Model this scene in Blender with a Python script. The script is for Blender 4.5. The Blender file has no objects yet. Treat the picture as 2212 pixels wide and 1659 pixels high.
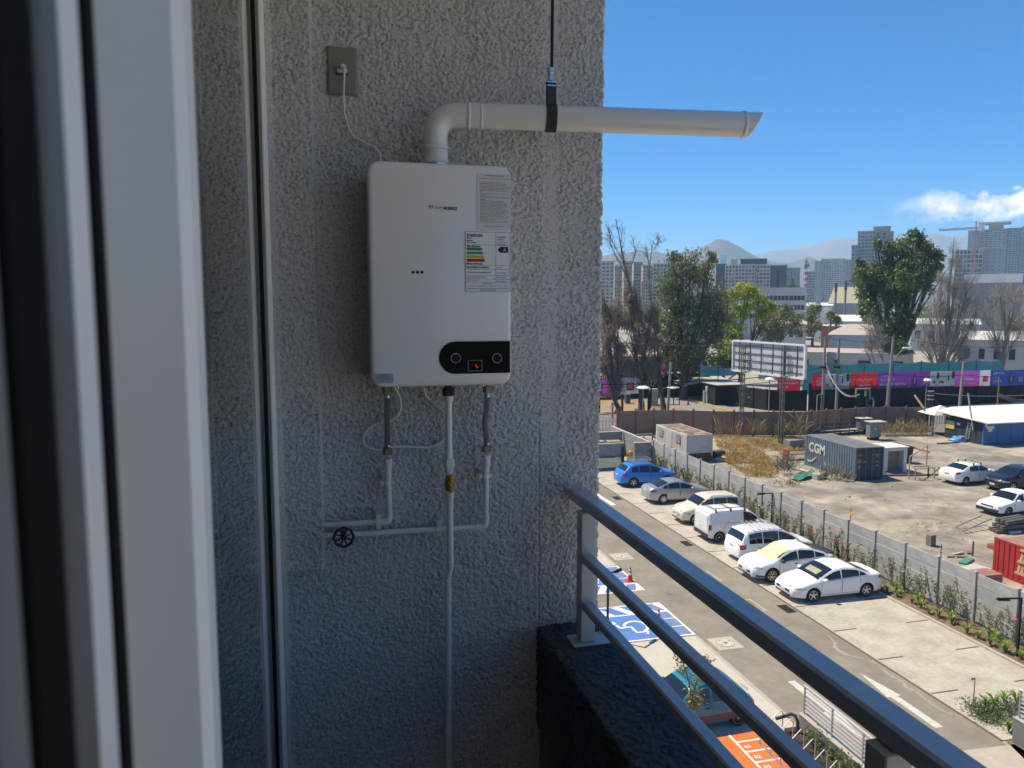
import bpy, math, random
import numpy as np
from mathutils import Vector, Matrix
R = math.radians
random.seed(7); RNG = np.random.default_rng(7)
SC = bpy.context.scene
COL = SC.collection
# ---------------------------------------------------------------- camera, sky, sun, exposure
CZ = 13.0                       # eye height above the car park: fifth floor balcony
YAW, PIT, FPX, IW, IH = R(14.0), R(5.93), 1661.0, 2212.0, 1659.0
cam = bpy.data.cameras.new('camera'); cam.lens = 36 * FPX / IW; cam.sensor_width = 36
cam.clip_start = 0.02; cam.clip_end = 20000
cam.dof.use_dof = True; cam.dof.focus_distance = 4.2; cam.dof.aperture_fstop = 18.0
camo = bpy.data.objects.new('camera', cam); COL.objects.link(camo)
camo.location = (0, 0, CZ); camo.rotation_euler = (R(90) - PIT, 0, -YAW)
SC.camera = camo
SUN_DIR = Vector((-0.75 * .5, 0.66 * .5, 0.866)).normalized()   # towards the sun
SUN_EL = math.asin(SUN_DIR.z); SUN_AZ = math.atan2(SUN_DIR.x, SUN_DIR.y)
W = bpy.data.worlds.new('World'); SC.world = W; W.use_nodes = True
nt = W.node_tree; N = nt.nodes; Lk = nt.links
bg = N['Background']; bg.inputs['Strength'].default_value = 0.102
sky = N.new('ShaderNodeTexSky'); sky.sky_type = 'NISHITA'; sky.sun_disc = False
sky.sun_elevation = SUN_EL; sky.sun_rotation = SUN_AZ % (2 * math.pi)
sky.altitude = 2000; sky.air_density = .8; sky.dust_density = .35; sky.ozone_density = 9.0
def wmath(op, a, b=None, c=None):
    n = N.new('ShaderNodeMath'); n.operation = op
    for i, v in enumerate((a, b, c)):
        if v is None: continue
        if isinstance(v, (int, float)): n.inputs[i].default_value = v
        else: Lk.new(v, n.inputs[i])
    return n.outputs[0]
tc = N.new('ShaderNodeTexCoord'); sep = N.new('ShaderNodeSeparateXYZ'); Lk.new(tc.outputs['Generated'], sep.inputs[0])
el = wmath('ARCSINE', sep.outputs[2]); az = wmath('ARCTAN2', sep.outputs[0], sep.outputs[1])
ns = N.new('ShaderNodeTexNoise'); ns.inputs['Scale'].default_value = 26; ns.inputs['Detail'].default_value = 7; ns.inputs['Roughness'].default_value = .6
mp = N.new('ShaderNodeMapping'); mp.inputs['Scale'].default_value = (1, 1, 1.5); mp.inputs['Location'].default_value = (0.3, .1, 0)
Lk.new(tc.outputs['Generated'], mp.inputs[0]); Lk.new(mp.outputs[0], ns.inputs['Vector'])
# a bank of cumulus low over the mountains, running from the north-east round to the east and south
bank = wmath('SMOOTH_MIN', wmath('MULTIPLY', wmath('SUBTRACT', az, R(39.5)), 9.0), wmath('MULTIPLY', wmath('SUBTRACT', R(170), az), 5.0), .2)
bank = wmath('MINIMUM', wmath('MAXIMUM', bank, 0.0), 1.0)
up = wmath('MULTIPLY', wmath('SUBTRACT', R(7.35), el), 60.0)       # tops
dn = wmath('MULTIPLY', wmath('SUBTRACT', el, R(4.2)), 30.0)       # base fades out
body = wmath('MINIMUM', wmath('MINIMUM', up, dn), 1.0)
dens = wmath('ADD', wmath('MULTIPLY', body, .62), wmath('MULTIPLY', wmath('SUBTRACT', ns.outputs[0], .5), 2.3))
dens = wmath('MULTIPLY', wmath('MULTIPLY', wmath('SUBTRACT', dens, .28), 2.4), bank)
dens = wmath('MINIMUM', wmath('MAXIMUM', dens, 0.0), .92)
mixw = N.new('ShaderNodeMix'); mixw.data_type = 'RGBA'
hsv = N.new('ShaderNodeHueSaturation'); hsv.inputs['Saturation'].default_value = 1.30; Lk.new(sky.outputs[0], hsv.inputs['Color'])
Lk.new(dens, mixw.inputs[0]); Lk.new(hsv.outputs[0], mixw.inputs[6]); mixw.inputs[7].default_value = (7.6, 7.7, 7.9, 1)
Lk.new(mixw.outputs[2], bg.inputs['Color'])
sl = bpy.data.lights.new('sun', 'SUN'); sl.energy = 3.05; sl.angle = R(.53); sl.color = (1, .965, .90)
so = bpy.data.objects.new('sun', sl); COL.objects.link(so)
so.rotation_euler = (-SUN_DIR).to_track_quat('-Z', 'Y').to_euler()
SC.view_settings.view_transform = 'Standard'; SC.view_settings.look = 'None'
SC.view_settings.exposure = 1.12; SC.view_settings.use_white_balance = True; SC.view_settings.white_balance_temperature = 8400; SC.view_settings.white_balance_tint = 10; SC.view_settings.gamma = 1.0; SC.view_settings.use_curve_mapping = False
SC.render.engine = 'CYCLES'
SC.cycles.max_bounces = 7; SC.cycles.diffuse_bounces = 4; SC.cycles.volume_bounces = 1
SC.cycles.transparent_max_bounces = 12
# ---------------------------------------------------------------- survey: points measured on the photograph turned into metres
_r = Vector((math.cos(YAW), -math.sin(YAW), 0)); _f = Vector((math.sin(YAW) * math.cos(PIT), math.cos(YAW) * math.cos(PIT), -math.sin(PIT)))
_u = _r.cross(_f); EYE = Vector((0, 0, CZ))
def ray(x, y): return _f + _r * ((x - IW / 2) / FPX) + _u * ((IH / 2 - y) / FPX)
def G(x, y, z=0.0):
    d = ray(x, y); return EYE + d * ((z - CZ) / d.z)
def PY(x, y, Y):
    d = ray(x, y); return EYE + d * (Y / d.y)
def PX(x, y, X):
    d = ray(x, y); return EYE + d * (X / d.x)
def atd(x, y, D): return EYE + ray(x, y) * D         # at depth D along the view axis
def hz(P, y):                                         # height above P whose image row is y
    k = (IH / 2 - y) / FPX; q = Vector((P[0], P[1], -CZ))
    a, b = q.dot(_f), q.dot(_u)                       # (b+z*uz) = k*(a+z*fz)
    return (k * a - b) / (_u.z - k * _f.z)
def Z1(a, b): return (1289.2 + a / 4.725, 438.9 + b / 4.725)
def Z2(a, b): return (1744.6 + a / 4.726, 384.0 + b / 4.726)
def Z3(a, b): return (1283.7 + a / 4.688, 735.1 + b / 4.688)
def Z4(a, b): return (1744.6 + a / 4.726, 724.2 + b / 4.726)
def Z5(a, b): return (1261.8 + a / 3.36, 976.5 + b / 3.36)
def Z6(a, b): return (1645.8 + a / 3.78, 1042.4 + b / 3.78)
def Z7(a, b): return (1206.9 + a / 4.176, 1261.8 + b / 4.176)
def Z9(a, b): return (1645.8 + a / 3.907, 1371.5 + b / 3.907)
def ZB3(a, b): return (384 + a / 3.024, b / 3.024)
def ZB4(a, b): return (768 + a / 5.041, 329.2 + b / 5.041)
def ZB5(a, b): return (768 + a / 4.32, 658.3 + b / 4.32)
def ZB6(a, b): return (603.5 + a / 3.024, 768 + b / 3.024)
def ZB7(a, b): return (987.5 + a / 3.1015, b / 3.1015)
# ---------------------------------------------------------------- materials
MAT = {}
def lin(r, g, b):
    return tuple(((c / 255) / 12.92 if c / 255 < .04045 else ((c / 255 + .055) / 1.055) ** 2.4) for c in (r, g, b))
def pm(name, col, rough=.6, metal=0.0, var=.0, vs=3.0, bump=0.0, bs=60.0, coat=0.0, col2=None, thr=None, spec=.5, trans=0.0, det=5, emit=None, randv=0.0, spots=None):
    if name in MAT: return MAT[name]
    m = bpy.data.materials.new(name); MAT[name] = m; m.use_nodes = True
    t = m.node_tree; p = t.nodes['Principled BSDF']; L = t.links
    p.inputs['Base Color'].default_value = (*col, 1); p.inputs['Roughness'].default_value = rough
    p.inputs['Metallic'].default_value = metal; p.inputs['Coat Weight'].default_value = coat; p.inputs['Coat Roughness'].default_value = .03
    p.inputs['Specular IOR Level'].default_value = spec
    if emit: p.inputs['Emission Color'].default_value = (*emit[0], 1); p.inputs['Emission Strength'].default_value = emit[1]
    if var or col2 or bump or randv:
        tcn = t.nodes.new('ShaderNodeTexCoord'); src = tcn.outputs['Object']
        out = None
        if var or col2:
            n = t.nodes.new('ShaderNodeTexNoise'); n.inputs['Scale'].default_value = vs; n.inputs['Detail'].default_value = det; n.inputs['Roughness'].default_value = .6
            L.new(src, n.inputs['Vector'])
            r = t.nodes.new('ShaderNodeValToRGB'); L.new(n.outputs[0], r.inputs[0])
            a, b = thr if thr else (.3, .7)
            r.color_ramp.elements[0].position = a; r.color_ramp.elements[1].position = b
            c2 = col2 if col2 else tuple(c * (1 + var) for c in col)
            c1 = col if col2 else tuple(c * (1 - var) for c in col)
            if col2 and var:
                n2 = t.nodes.new('ShaderNodeTexNoise'); n2.inputs['Scale'].default_value = vs * 6; n2.inputs['Detail'].default_value = 4; L.new(src, n2.inputs['Vector'])
            r.color_ramp.elements[0].color = (*c1, 1); r.color_ramp.elements[1].color = (*c2, 1)
            out = r.outputs[0]
            if col2 and var:
                mm = t.nodes.new('ShaderNodeMath'); mm.operation = 'MULTIPLY_ADD'; L.new(n2.outputs[0], mm.inputs[0]); mm.inputs[1].default_value = 2 * var * 2; mm.inputs[2].default_value = 1 - 2 * var
                mx = t.nodes.new('ShaderNodeVectorMath'); mx.operation = 'SCALE'; L.new(out, mx.inputs[0]); L.new(mm.outputs[0], mx.inputs['Scale']); out = mx.outputs[0]
        if randv:
            oi = t.nodes.new('ShaderNodeObjectInfo'); mm = t.nodes.new('ShaderNodeMath'); mm.operation = 'MULTIPLY_ADD'
            L.new(oi.outputs['Random'], mm.inputs[0]); mm.inputs[1].default_value = 2 * randv; mm.inputs[2].default_value = 1 - randv
            mx = t.nodes.new('ShaderNodeVectorMath'); mx.operation = 'SCALE'; L.new(mm.outputs[0], mx.inputs['Scale'])
            if out: L.new(out, mx.inputs[0])
            else: mx.inputs[0].default_value = col
            out = mx.outputs[0]
        if spots and out:                                                # drips, oil spots and scuffs
            sc, rad, k, sm = spots; dn_ = t.nodes.new('ShaderNodeTexNoise'); dn_.inputs['Scale'].default_value = sc * 3; L.new(src, dn_.inputs['Vector'])
            av = t.nodes.new('ShaderNodeVectorMath'); av.operation = 'MULTIPLY_ADD'; L.new(dn_.outputs['Color'], av.inputs[0]); av.inputs[1].default_value = (.5 / sc,) * 3; L.new(src, av.inputs[2])
            vo = t.nodes.new('ShaderNodeTexVoronoi'); vo.inputs['Scale'].default_value = sc; L.new(av.outputs[0], vo.inputs['Vector'])
            mr_ = t.nodes.new('ShaderNodeMapRange'); mr_.interpolation_type = 'SMOOTHSTEP'; L.new(vo.outputs['Distance'], mr_.inputs[0]); mr_.inputs[1].default_value = rad * (1 - sm); mr_.inputs[2].default_value = rad; mr_.inputs[3].default_value = k; mr_.inputs[4].default_value = 1.0
            mx = t.nodes.new('ShaderNodeVectorMath'); mx.operation = 'SCALE'; L.new(out, mx.inputs[0]); L.new(mr_.outputs[0], mx.inputs['Scale']); out = mx.outputs[0]
        if out: L.new(out, p.inputs['Base Color'])
        if bump:
            n = t.nodes.new('ShaderNodeTexNoise'); n.inputs['Scale'].default_value = bs; n.inputs['Detail'].default_value = 4; L.new(src, n.inputs['Vector'])
            bn = t.nodes.new('ShaderNodeBump'); bn.inputs['Strength'].default_value = bump; bn.inputs['Distance'].default_value = .02; L.new(n.outputs[0], bn.inputs['Height'])
            L.new(bn.outputs[0], p.inputs['Normal'])
    if trans:
        tr = t.nodes.new('ShaderNodeBsdfTranslucent'); mx = t.nodes.new('ShaderNodeMixShader'); mx.inputs[0].default_value = trans
        if p.inputs['Base Color'].links: L.new(p.inputs['Base Color'].links[0].from_socket, tr.inputs[0])
        else: tr.inputs[0].default_value = (*col, 1)
        o = t.nodes['Material Output']; L.new(p.outputs[0], mx.inputs[1]); L.new(tr.outputs[0], mx.inputs[2]); L.new(mx.outputs[0], o.inputs[0])
    return m
# ---------------------------------------------------------------- mesh builder
class MB:
    def __init__(s): s.v = []; s.f = []; s.mi = []; s.m = 0
    def add(s, vs, fs):
        o = len(s.v); s.v += [tuple(v) for v in vs]; s.f += [tuple(i + o for i in f) for f in fs]; s.mi += [s.m] * len(fs); return s
    def box(s, x0, x1, y0, y1, z0, z1, M=None):
        vs = [Vector((x, y, z)) for z in (z0, z1) for y in (y0, y1) for x in (x0, x1)]
        if M is not None: vs = [M @ v for v in vs]
        return s.add(vs, [(0, 2, 3, 1), (4, 5, 7, 6), (0, 1, 5, 4), (2, 6, 7, 3), (0, 4, 6, 2), (1, 3, 7, 5)])
    def rbox(s, x0, x1, y0, y1, z0, z1, b=.003, M=None):       # box with chamfered edges
        import itertools
        cx, cy, cz = (x0 + x1) / 2, (y0 + y1) / 2, (z0 + z1) / 2; hx, hy, h = (x1 - x0) / 2, (y1 - y0) / 2, (z1 - z0) / 2
        b = min(b, hx * .98, hy * .98, h * .98); vs = []; idx = {}
        for sx, sy, sz in itertools.product((-1, 1), repeat=3):
            for k in range(3):
                d = [hx - b, hy - b, h - b]; d[k] += b
                idx[(sx, sy, sz, k)] = len(vs); vs.append(Vector((cx + sx * d[0], cy + sy * d[1], cz + sz * d[2])))
        fs = []
        for k in range(3):
            a, c = (k + 1) % 3, (k + 2) % 3
            for sg in (-1, 1):
                q = []
                for (p, r_) in ((-1, -1), (1, -1), (1, 1), (-1, 1)):
                    t = [0, 0, 0]; t[k] = sg; t[a] = p; t[c] = r_; q.append(idx[(*t, k)])
                fs.append(q if sg > 0 else q[::-1])
        for k in range(3):                                       # edges along axis k
            a, c = (k + 1) % 3, (k + 2) % 3
            for p in (-1, 1):
                for r_ in (-1, 1):
                    def ix(e, ax):
                        t = [0, 0, 0]; t[k] = e; t[a] = p; t[c] = r_; return idx[(*t, ax)]
                    q = [ix(-1, a), ix(1, a), ix(1, c), ix(-1, c)]
                    fs.append(q if p * r_ < 0 else q[::-1])
        for sx, sy, sz in itertools.product((-1, 1), repeat=3):
            q = [idx[(sx, sy, sz, k)] for k in range(3)]; fs.append(q if sx * sy * sz > 0 else q[::-1])
        if M is not None: vs = [M @ v for v in vs]
        return s.add(vs, fs)
    def quad(s, *p): return s.add(p, [tuple(range(len(p)))])
    def tube(s, pts, r, n=8, caps=True):
        pts = [Vector(p) for p in pts]; rr = r if isinstance(r, (list, tuple)) else [r] * len(pts)
        vs = []; prev = None
        for i, p in enumerate(pts):
            d = (pts[min(i + 1, len(pts) - 1)] - pts[max(i - 1, 0)])
            d = d.normalized() if d.length > 1e-9 else Vector((0, 0, 1))
            if prev is None: a = d.orthogonal().normalized()
            else:
                a = prev - d * prev.dot(d); a = a.normalized() if a.length > 1e-6 else d.orthogonal().normalized()
            prev = a; b = d.cross(a)
            for k in range(n):
                t = 2 * math.pi * k / n; vs.append(p + (a * math.cos(t) + b * math.sin(t)) * rr[i])
        fs = [(i * n + k, i * n + (k + 1) % n, (i + 1) * n + (k + 1) % n, (i + 1) * n + k) for i in range(len(pts) - 1) for k in range(n)]
        if caps: fs += [tuple(range(n))[::-1], tuple(range((len(pts) - 1) * n, len(pts) * n))]
        return s.add(vs, fs)
    def bar(s, a, b, w, h=None):                                 # square bar
        a, b = Vector(a), Vector(b); d = b - a; h = h or w
        q = d.to_track_quat('Z', 'Y') if abs(d.normalized().z) < .99 else Matrix.Identity(3).to_quaternion()
        if abs(d.normalized().z) >= .99: return s.box(a.x - w / 2, a.x + w / 2, a.y - h / 2, a.y + h / 2, min(a.z, b.z), max(a.z, b.z))
        M = Matrix.Translation(a) @ q.to_matrix().to_4x4()
        return s.box(-w / 2, w / 2, -h / 2, h / 2, 0, d.length, M)
    def lathe(s, prof, n=16, M=None):                            # prof [(r,z)]
        vs = []; 
        for r, z in prof:
            for k in range(n):
                t = 2 * math.pi * k / n; v = Vector((r * math.cos(t), r * math.sin(t), z)); vs.append(M @ v if M is not None else v)
        fs = [(i * n + k, i * n + (k + 1) % n, (i + 1) * n + (k + 1) % n, (i + 1) * n + k) for i in range(len(prof) - 1) for k in range(n)]
        fs += [tuple(range(n))[::-1], tuple(range((len(prof) - 1) * n, len(prof) * n))]
        return s.add(vs, fs)
    def prism(s, poly, d0, d1, M=None):                          # poly (x,y) extruded in z
        n = len(poly); vs = [Vector((x, y, d0)) for x, y in poly] + [Vector((x, y, d1)) for x, y in poly]
        if M is not None: vs = [M @ v for v in vs]
        return s.add(vs, [tuple(range(n))[::-1], tuple(range(n, 2 * n))] + [(i, (i + 1) % n, n + (i + 1) % n, n + i) for i in range(n)])
    def mesh(s, name, mats, smooth=False):
        me = bpy.data.meshes.new(name); me.from_pydata([tuple(v) for v in s.v], [], s.f)
        for m in (mats if isinstance(mats, (list, tuple)) else [mats]): me.materials.append(m)
        if any(s.mi): me.polygons.foreach_set('material_index', s.mi)
        if smooth: shade(me, smooth)
        me.update(); return me
    def build(s, name, mats, parent=None, smooth=False, local=False, **kw):
        if parent is not None and not local:
            o = parent_origin(parent); s.v = [(v[0] - o.x, v[1] - o.y, v[2] - o.z) for v in s.v]
        return link(name, s.mesh(name, mats, smooth), parent, **kw)
def parent_origin(p):
    o = Vector((0, 0, 0))
    while p is not None: o += p.location; p = p.parent
    return o
def shade(me, ang=40):
    me.polygons.foreach_set('use_smooth', [True] * len(me.polygons))
    if ang is not True and ang < 180: me.set_sharp_from_angle(angle=R(ang))
def link(name, me, parent=None, label=None, cat=None, group=None, kind=None, loc=None, rz=None):
    o = bpy.data.objects.new(name, me); COL.objects.link(o)
    if parent is not None: o.parent = parent
    if loc is not None: o.location = loc
    if rz is not None: o.rotation_euler = (0, 0, rz)
    return tag(o, label, cat, group, kind)
def tag(o, label=None, cat=None, group=None, kind=None):
    for k, v in (('label', label), ('category', cat), ('group', group), ('kind', kind)):
        if v: o[k] = v
    return o
def thing(name, label, cat, loc=(0, 0, 0), rz=0.0, group=None):
    o = bpy.data.objects.new(name, None); COL.objects.link(o); o.location = loc; o.rotation_euler = (0, 0, rz); o.empty_display_size = .2
    return tag(o, label, cat, group)
def kids(o): return [c for c in ALLC.get(o.name, [])] if False else list(o.children)
def dup(root, loc, rz=None, label=None, group=None, scale=None):
    r = root.copy(); COL.objects.link(r); r.location = loc
    if rz is not None: r.rotation_euler = (0, 0, rz)
    if scale: r.scale = (scale,) * 3
    if label: r['label'] = label
    if group: r['group'] = group
    for ch in list(root.children):
        c = ch.copy(); COL.objects.link(c); c.parent = r
        for g in list(ch.children):
            d = g.copy(); COL.objects.link(d); d.parent = c
    return r
def npmesh(name, V, Q, mat, smooth=False, mi=None):
    me = bpy.data.meshes.new(name); V = np.asarray(V, dtype=np.float32); Q = np.asarray(Q, dtype=np.int32)
    k = Q.shape[1]; me.vertices.add(len(V)); me.vertices.foreach_set('co', V.ravel())
    me.loops.add(Q.size); me.loops.foreach_set('vertex_index', Q.ravel())
    me.polygons.add(len(Q)); me.polygons.foreach_set('loop_start', np.arange(0, Q.size, k, dtype=np.int32))
    for m in (mat if isinstance(mat, (list, tuple)) else [mat]): me.materials.append(m)
    if mi is not None: me.polygons.foreach_set('material_index', np.asarray(mi, dtype=np.int32))
    me.update(calc_edges=True)
    if smooth: me.polygons.foreach_set('use_smooth', [True] * len(Q))
    return me
# value noise
_LAT = np.random.default_rng(3).random((256, 256)).astype(np.float32)
def vnoise(x, y):
    xi = np.floor(x).astype(int); yi = np.floor(y).astype(int); fx = x - xi; fy = y - yi
    fx = fx * fx * (3 - 2 * fx); fy = fy * fy * (3 - 2 * fy)
    a = _LAT[xi % 256, yi % 256]; b = _LAT[(xi + 1) % 256, yi % 256]; c = _LAT[xi % 256, (yi + 1) % 256]; d = _LAT[(xi + 1) % 256, (yi + 1) % 256]
    return (a * (1 - fx) + b * fx) * (1 - fy) + (c * (1 - fx) + d * fx) * fy
def fbm(x, y, o=4, g=.5):
    s = 0; a = 1; t = 0
    for i in range(o):
        s = s + a * vnoise(x * 2 ** i + 17.3 * i, y * 2 ** i + 9.1 * i); t += a; a *= g
    return s / t
def sst(x, a, b):
    t = np.clip((x - a) / (b - a), 0, 1); return t * t * (3 - 2 * t)
# lettering: outlines of the built-in font turned to flat mesh
def text_mesh(s, bold=0.0, spacing=1.0, align='LEFT', line=1.0):
    c = bpy.data.curves.new('lettering', 'FONT'); c.body = s; c.align_x = align; c.offset = bold; c.space_character = spacing; c.space_line = line; c.resolution_u = 3
    o = bpy.data.objects.new('lettering', c); COL.objects.link(o)
    dg = bpy.context.evaluated_depsgraph_get(); me = bpy.data.meshes.new_from_object(o.evaluated_get(dg))
    vs = [v.co.copy() for v in me.vertices]; fs = [tuple(p.vertices) for p in me.polygons]
    bpy.data.objects.remove(o); bpy.data.curves.remove(c); bpy.data.meshes.remove(me)
    return vs, fs
def put_text(mb, s, M, width=None, height=None, bold=0.0, spacing=1.0, align='LEFT', line=1.0, shear=0.0):
    """lettering laid into mb; M maps text x (right), y (up) into place; scaled to the given width and/or height"""
    vs, fs = text_mesh(s, bold, spacing, 'LEFT', line)
    if not vs: return
    x0, x1 = min(v.x for v in vs), max(v.x for v in vs); y0, y1 = min(v.y for v in vs), max(v.y for v in vs)
    if height: sy = height / max(y1 - y0, 1e-6)
    if width: sx = width / max(x1 - x0, 1e-6)
    if not height: sy = sx
    if not width: sx = sy
    ox = {'LEFT': x0, 'CENTER': (x0 + x1) / 2, 'RIGHT': x1}[align]
    mb.add([M @ Vector(((v.x - ox) * sx + shear * (v.y - y0) * sy, (v.y - y0) * sy, 0)) for v in vs], fs)
def frame(o, right, upv):                                       # matrix with x=right, y=up, z=right x up
    r_, u_ = Vector(right).normalized(), Vector(upv).normalized(); n_ = r_.cross(u_).normalized(); u_ = n_.cross(r_)
    M = Matrix.Identity(4)
    for i in range(3): M[i][0] = r_[i]; M[i][1] = u_[i]; M[i][2] = n_[i]; M[i][3] = Vector(o)[i]
    return M
# ================================================================ the balcony
YW = 2.1; ZF = CZ - 1.5; ZC = CZ + 1.0
stucco = pm('stucco_paint', (.73, .70, .655), .9, vs=165, bump=.55, bs=480, spec=.2, det=3, col2=(.33, .315, .29), thr=(.51, .68))  # dark specks put the shade of the pits into the colour
plaster = pm('smooth_plaster', (.62, .575, .505), .8, var=.05, vs=9, bump=.1, bs=200)
navy = pm('dark_parapet_paint', (.085, .088, .095), .8, var=.25, vs=14, bump=.5, bs=500, spec=.35)
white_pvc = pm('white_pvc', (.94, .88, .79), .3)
dim_pvc = pm('dimmed_white_pvc', (.58, .53, .46), .45, var=.03, vs=5)  # same white profile; its dimmer light is put into the colour
shade_pvc = pm('dark_grey_pvc', (.13, .127, .12), .5)
gasket = pm('black_rubber', (.008, .008, .008), .8, spec=.1)
white_enamel = pm('white_enamel', (.85, .815, .75), .28, coat=.2)
duct_white = pm('white_duct_enamel', (.79, .765, .71), .2, coat=.3)
pipe_paint = pm('white_pipe_paint', (.77, .73, .65), .4, var=.06, vs=25, bump=.1, bs=120)
chrome = pm('nickel', (.55, .53, .5), .25, 1.0); brass = pm('brass', (.27, .225, .16), .4, .8)
dark_metal = pm('dark_iron', (.02, .02, .022), .45, .3)
rail_paint = pm('grey_blue_rail_paint', (.42, .45, .49), .35, var=.08, vs=30, coat=.2)
rail_post_paint = pm('grey_post_paint', (.46, .48, .465), .4, var=.06, vs=25)
print_black = pm('black_print', (.015, .015, .015), .6); print_grey = pm('grey_print', (.18, .18, .18), .6)
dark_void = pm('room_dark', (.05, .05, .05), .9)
def struct(name, mb, m, smooth=False): return mb.build(name, m, None, smooth, kind='structure')
struct('balcony_floor', MB().box(-.137, .60, -2.29, YW - .04, ZF - .15, ZF), pm('balcony_tile', (.55, .52, .47), .5, var=.1))
struct('balcony_ceiling', MB().box(-.137, .80, -2.29, YW + .25, ZC, ZC + .3), pm('ceiling_white', (.88, .85, .79), .9))
b = MB().box(-.30, .79, -2.5, -2.3, ZF - .15, ZC + .2); b.box(-.30, -.15, -2.3, -.75, ZF, ZC); struct('facade_and_blocker', b, stucco)  # end wall behind the camera is added to block frontal light
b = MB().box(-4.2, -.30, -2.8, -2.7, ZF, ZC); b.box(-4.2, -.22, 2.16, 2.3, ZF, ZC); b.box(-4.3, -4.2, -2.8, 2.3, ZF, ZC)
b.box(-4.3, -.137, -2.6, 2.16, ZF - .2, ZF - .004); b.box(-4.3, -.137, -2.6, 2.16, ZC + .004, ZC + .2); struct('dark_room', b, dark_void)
struct('lower_storeys', MB().box(-9, .55, -14, 2.25, -.3, ZF - .75), stucco)
# --- stucco end wall: real relief, 3 mm grid
wall = thing('stucco_wall', 'grey stucco end wall of the balcony carrying the water heater', 'wall', (0, YW, ZF))
X_EDGE = PY(1292, 830, YW).x
xj = PY(593, 830, YW).x; xs = PY(611, 830, YW).x; xc = PY(687, 700, YW).x; zc = PY(690, 1224, YW).z
xb0, xb1, zb = PY(1174, 300, YW).x, PY(1207, 300, YW).x, PY(1190, 985, YW).z; xg, zg = PY(1163, 1100, YW).x, PY(1163, 925, YW).z
def grains(nu, nv, st, dens, seed, r0, r1, h0, h1):                   # thrown render: overlapping lumps on a grid
    g = np.zeros((nu, nv), np.float32); rng = np.random.default_rng(seed); n = int(nu * nv * st * st * dens)
    ci, cj = rng.integers(0, nu, n), rng.integers(0, nv, n); rr = rng.uniform(r0, r1, n) / st; hh = rng.uniform(h0, h1, n); el = rng.uniform(.6, 1.5, n); an = rng.uniform(0, math.pi, n)
    for i, j, r, h, e, a in zip(ci, cj, rr, hh, el, an):
        k = int(r * 1.5) + 1; i0, i1, j0, j1 = max(0, i - k), min(nu, i + k + 1), max(0, j - k), min(nv, j + k + 1)
        y, x = np.ogrid[i0 - i:i1 - i, j0 - j:j1 - j]; c_, s_ = math.cos(a), math.sin(a); d = ((x * c_ + y * s_) / (r * e)) ** 2 + ((y * c_ - x * s_) * e / r) ** 2
        p = g[i0:i1, j0:j1]; np.maximum(p, h * np.clip(1.15 - d, 0, .8), out=p)
    return g
def relief(x, z):
    n2 = fbm(x * 14 + 7, z * 13, 3)
    h = GR * (.45 + 1.1 * n2) + fbm(x * 340, z * 340, 2) * .0006 + .003 * fbm(x * 9, z * 9, 2)
    band = sst(x, xb0 - .004, xb0 + .002) * (1 - sst(x, xb1 - .002, xb1 + .004)) * sst(z, zb - .03, zb + .01 + .02 * vnoise(x * 60, z * 0))
    h = h * (1 - .97 * band) + .0035 * band
    chase = (1 - sst(x, xc - .0025, xc + .0025)) * sst(z, zc - .008, zc + .006)
    h = h + .034 * chase
    ledge = 1 - sst(x, xj + .002, xs)                              # reveal beside the window frame
    h = h + ledge * (.030 + .018 * fbm(x * 60, z * 55, 3))
    groove = np.exp(-((x - xg) / .0022) ** 2) * (z < zg)
    return h - .004 * groove
st = .0022
us = np.arange(-.137, X_EDGE + .1, st); zs = np.arange(ZF + .1, ZC - .04, st)
U, Zg = np.meshgrid(us, zs, indexing='ij'); GR = grains(*U.shape, st, 23000, 4, .0032, .0078, .0010, .0072); H = relief(U, Zg)
ang = np.clip((U - (X_EDGE - .004)) / .010, 0, 1) * math.pi / 2; over = np.maximum(U - X_EDGE, 0)
Xg = np.minimum(U, X_EDGE) + np.sin(ang) * H * 1.1; Yg = over - np.cos(ang) * H
V = np.stack([Xg, Yg, Zg - ZF], -1).reshape(-1, 3); nu, nv = U.shape
I = np.arange(nu * nv).reshape(nu, nv); Q = np.stack([I[:-1, :-1], I[1:, :-1], I[1:, 1:], I[:-1, 1:]], -1).reshape(-1, 4)
link('stucco_face', npmesh('stucco_face', V, Q, stucco, True), wall)
MB().box(-.30, X_EDGE - .004, YW + .05, YW + .2, ZF - .2, ZC - .002).build('masonry_core', plaster, wall)
# --- parapet
par = thing('parapet', 'low parapet in rough dark navy paint under the balcony railing', 'wall', (.69, 0, ZF))
xp0, xp1, zp = PY(1161, 1350, YW).x, PY(1290, 1357, YW).x, PY(1161, 1350, YW).z
us = np.arange(-.30, xp1 - xp0 + .30, .0035); ys = np.arange(.35, YW + .0, .0035); U, Yg = np.meshgrid(us, ys, indexing='ij')
Hh = grains(*U.shape, .0035, 11000, 8, .005, .010, .0016, .0080) + fbm(U * 330, Yg * 330, 2) * .0016
w_ = xp1 - xp0; a1 = np.clip((-U + .006) / .012, 0, 1) * math.pi / 2; a2 = np.clip((U - w_ + .006) / .012, 0, 1) * math.pi / 2
Xq = xp0 + np.clip(U, 0, w_) - np.sin(a1) * Hh + np.sin(a2) * Hh; Zq = zp - np.maximum(-U, 0) - np.maximum(U - w_, 0) + np.cos(a1) * np.cos(a2) * Hh - .004
nu, nv = U.shape; I = np.arange(nu * nv).reshape(nu, nv); Q = np.stack([I[:-1, :-1], I[1:, :-1], I[1:, 1:], I[:-1, 1:]], -1).reshape(-1, 4)
V = np.stack([Xq - .69, Yg, Zq - ZF], -1).reshape(-1, 3)
link('rough_face', npmesh('rough_face', V, Q, navy, True), par)
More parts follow.
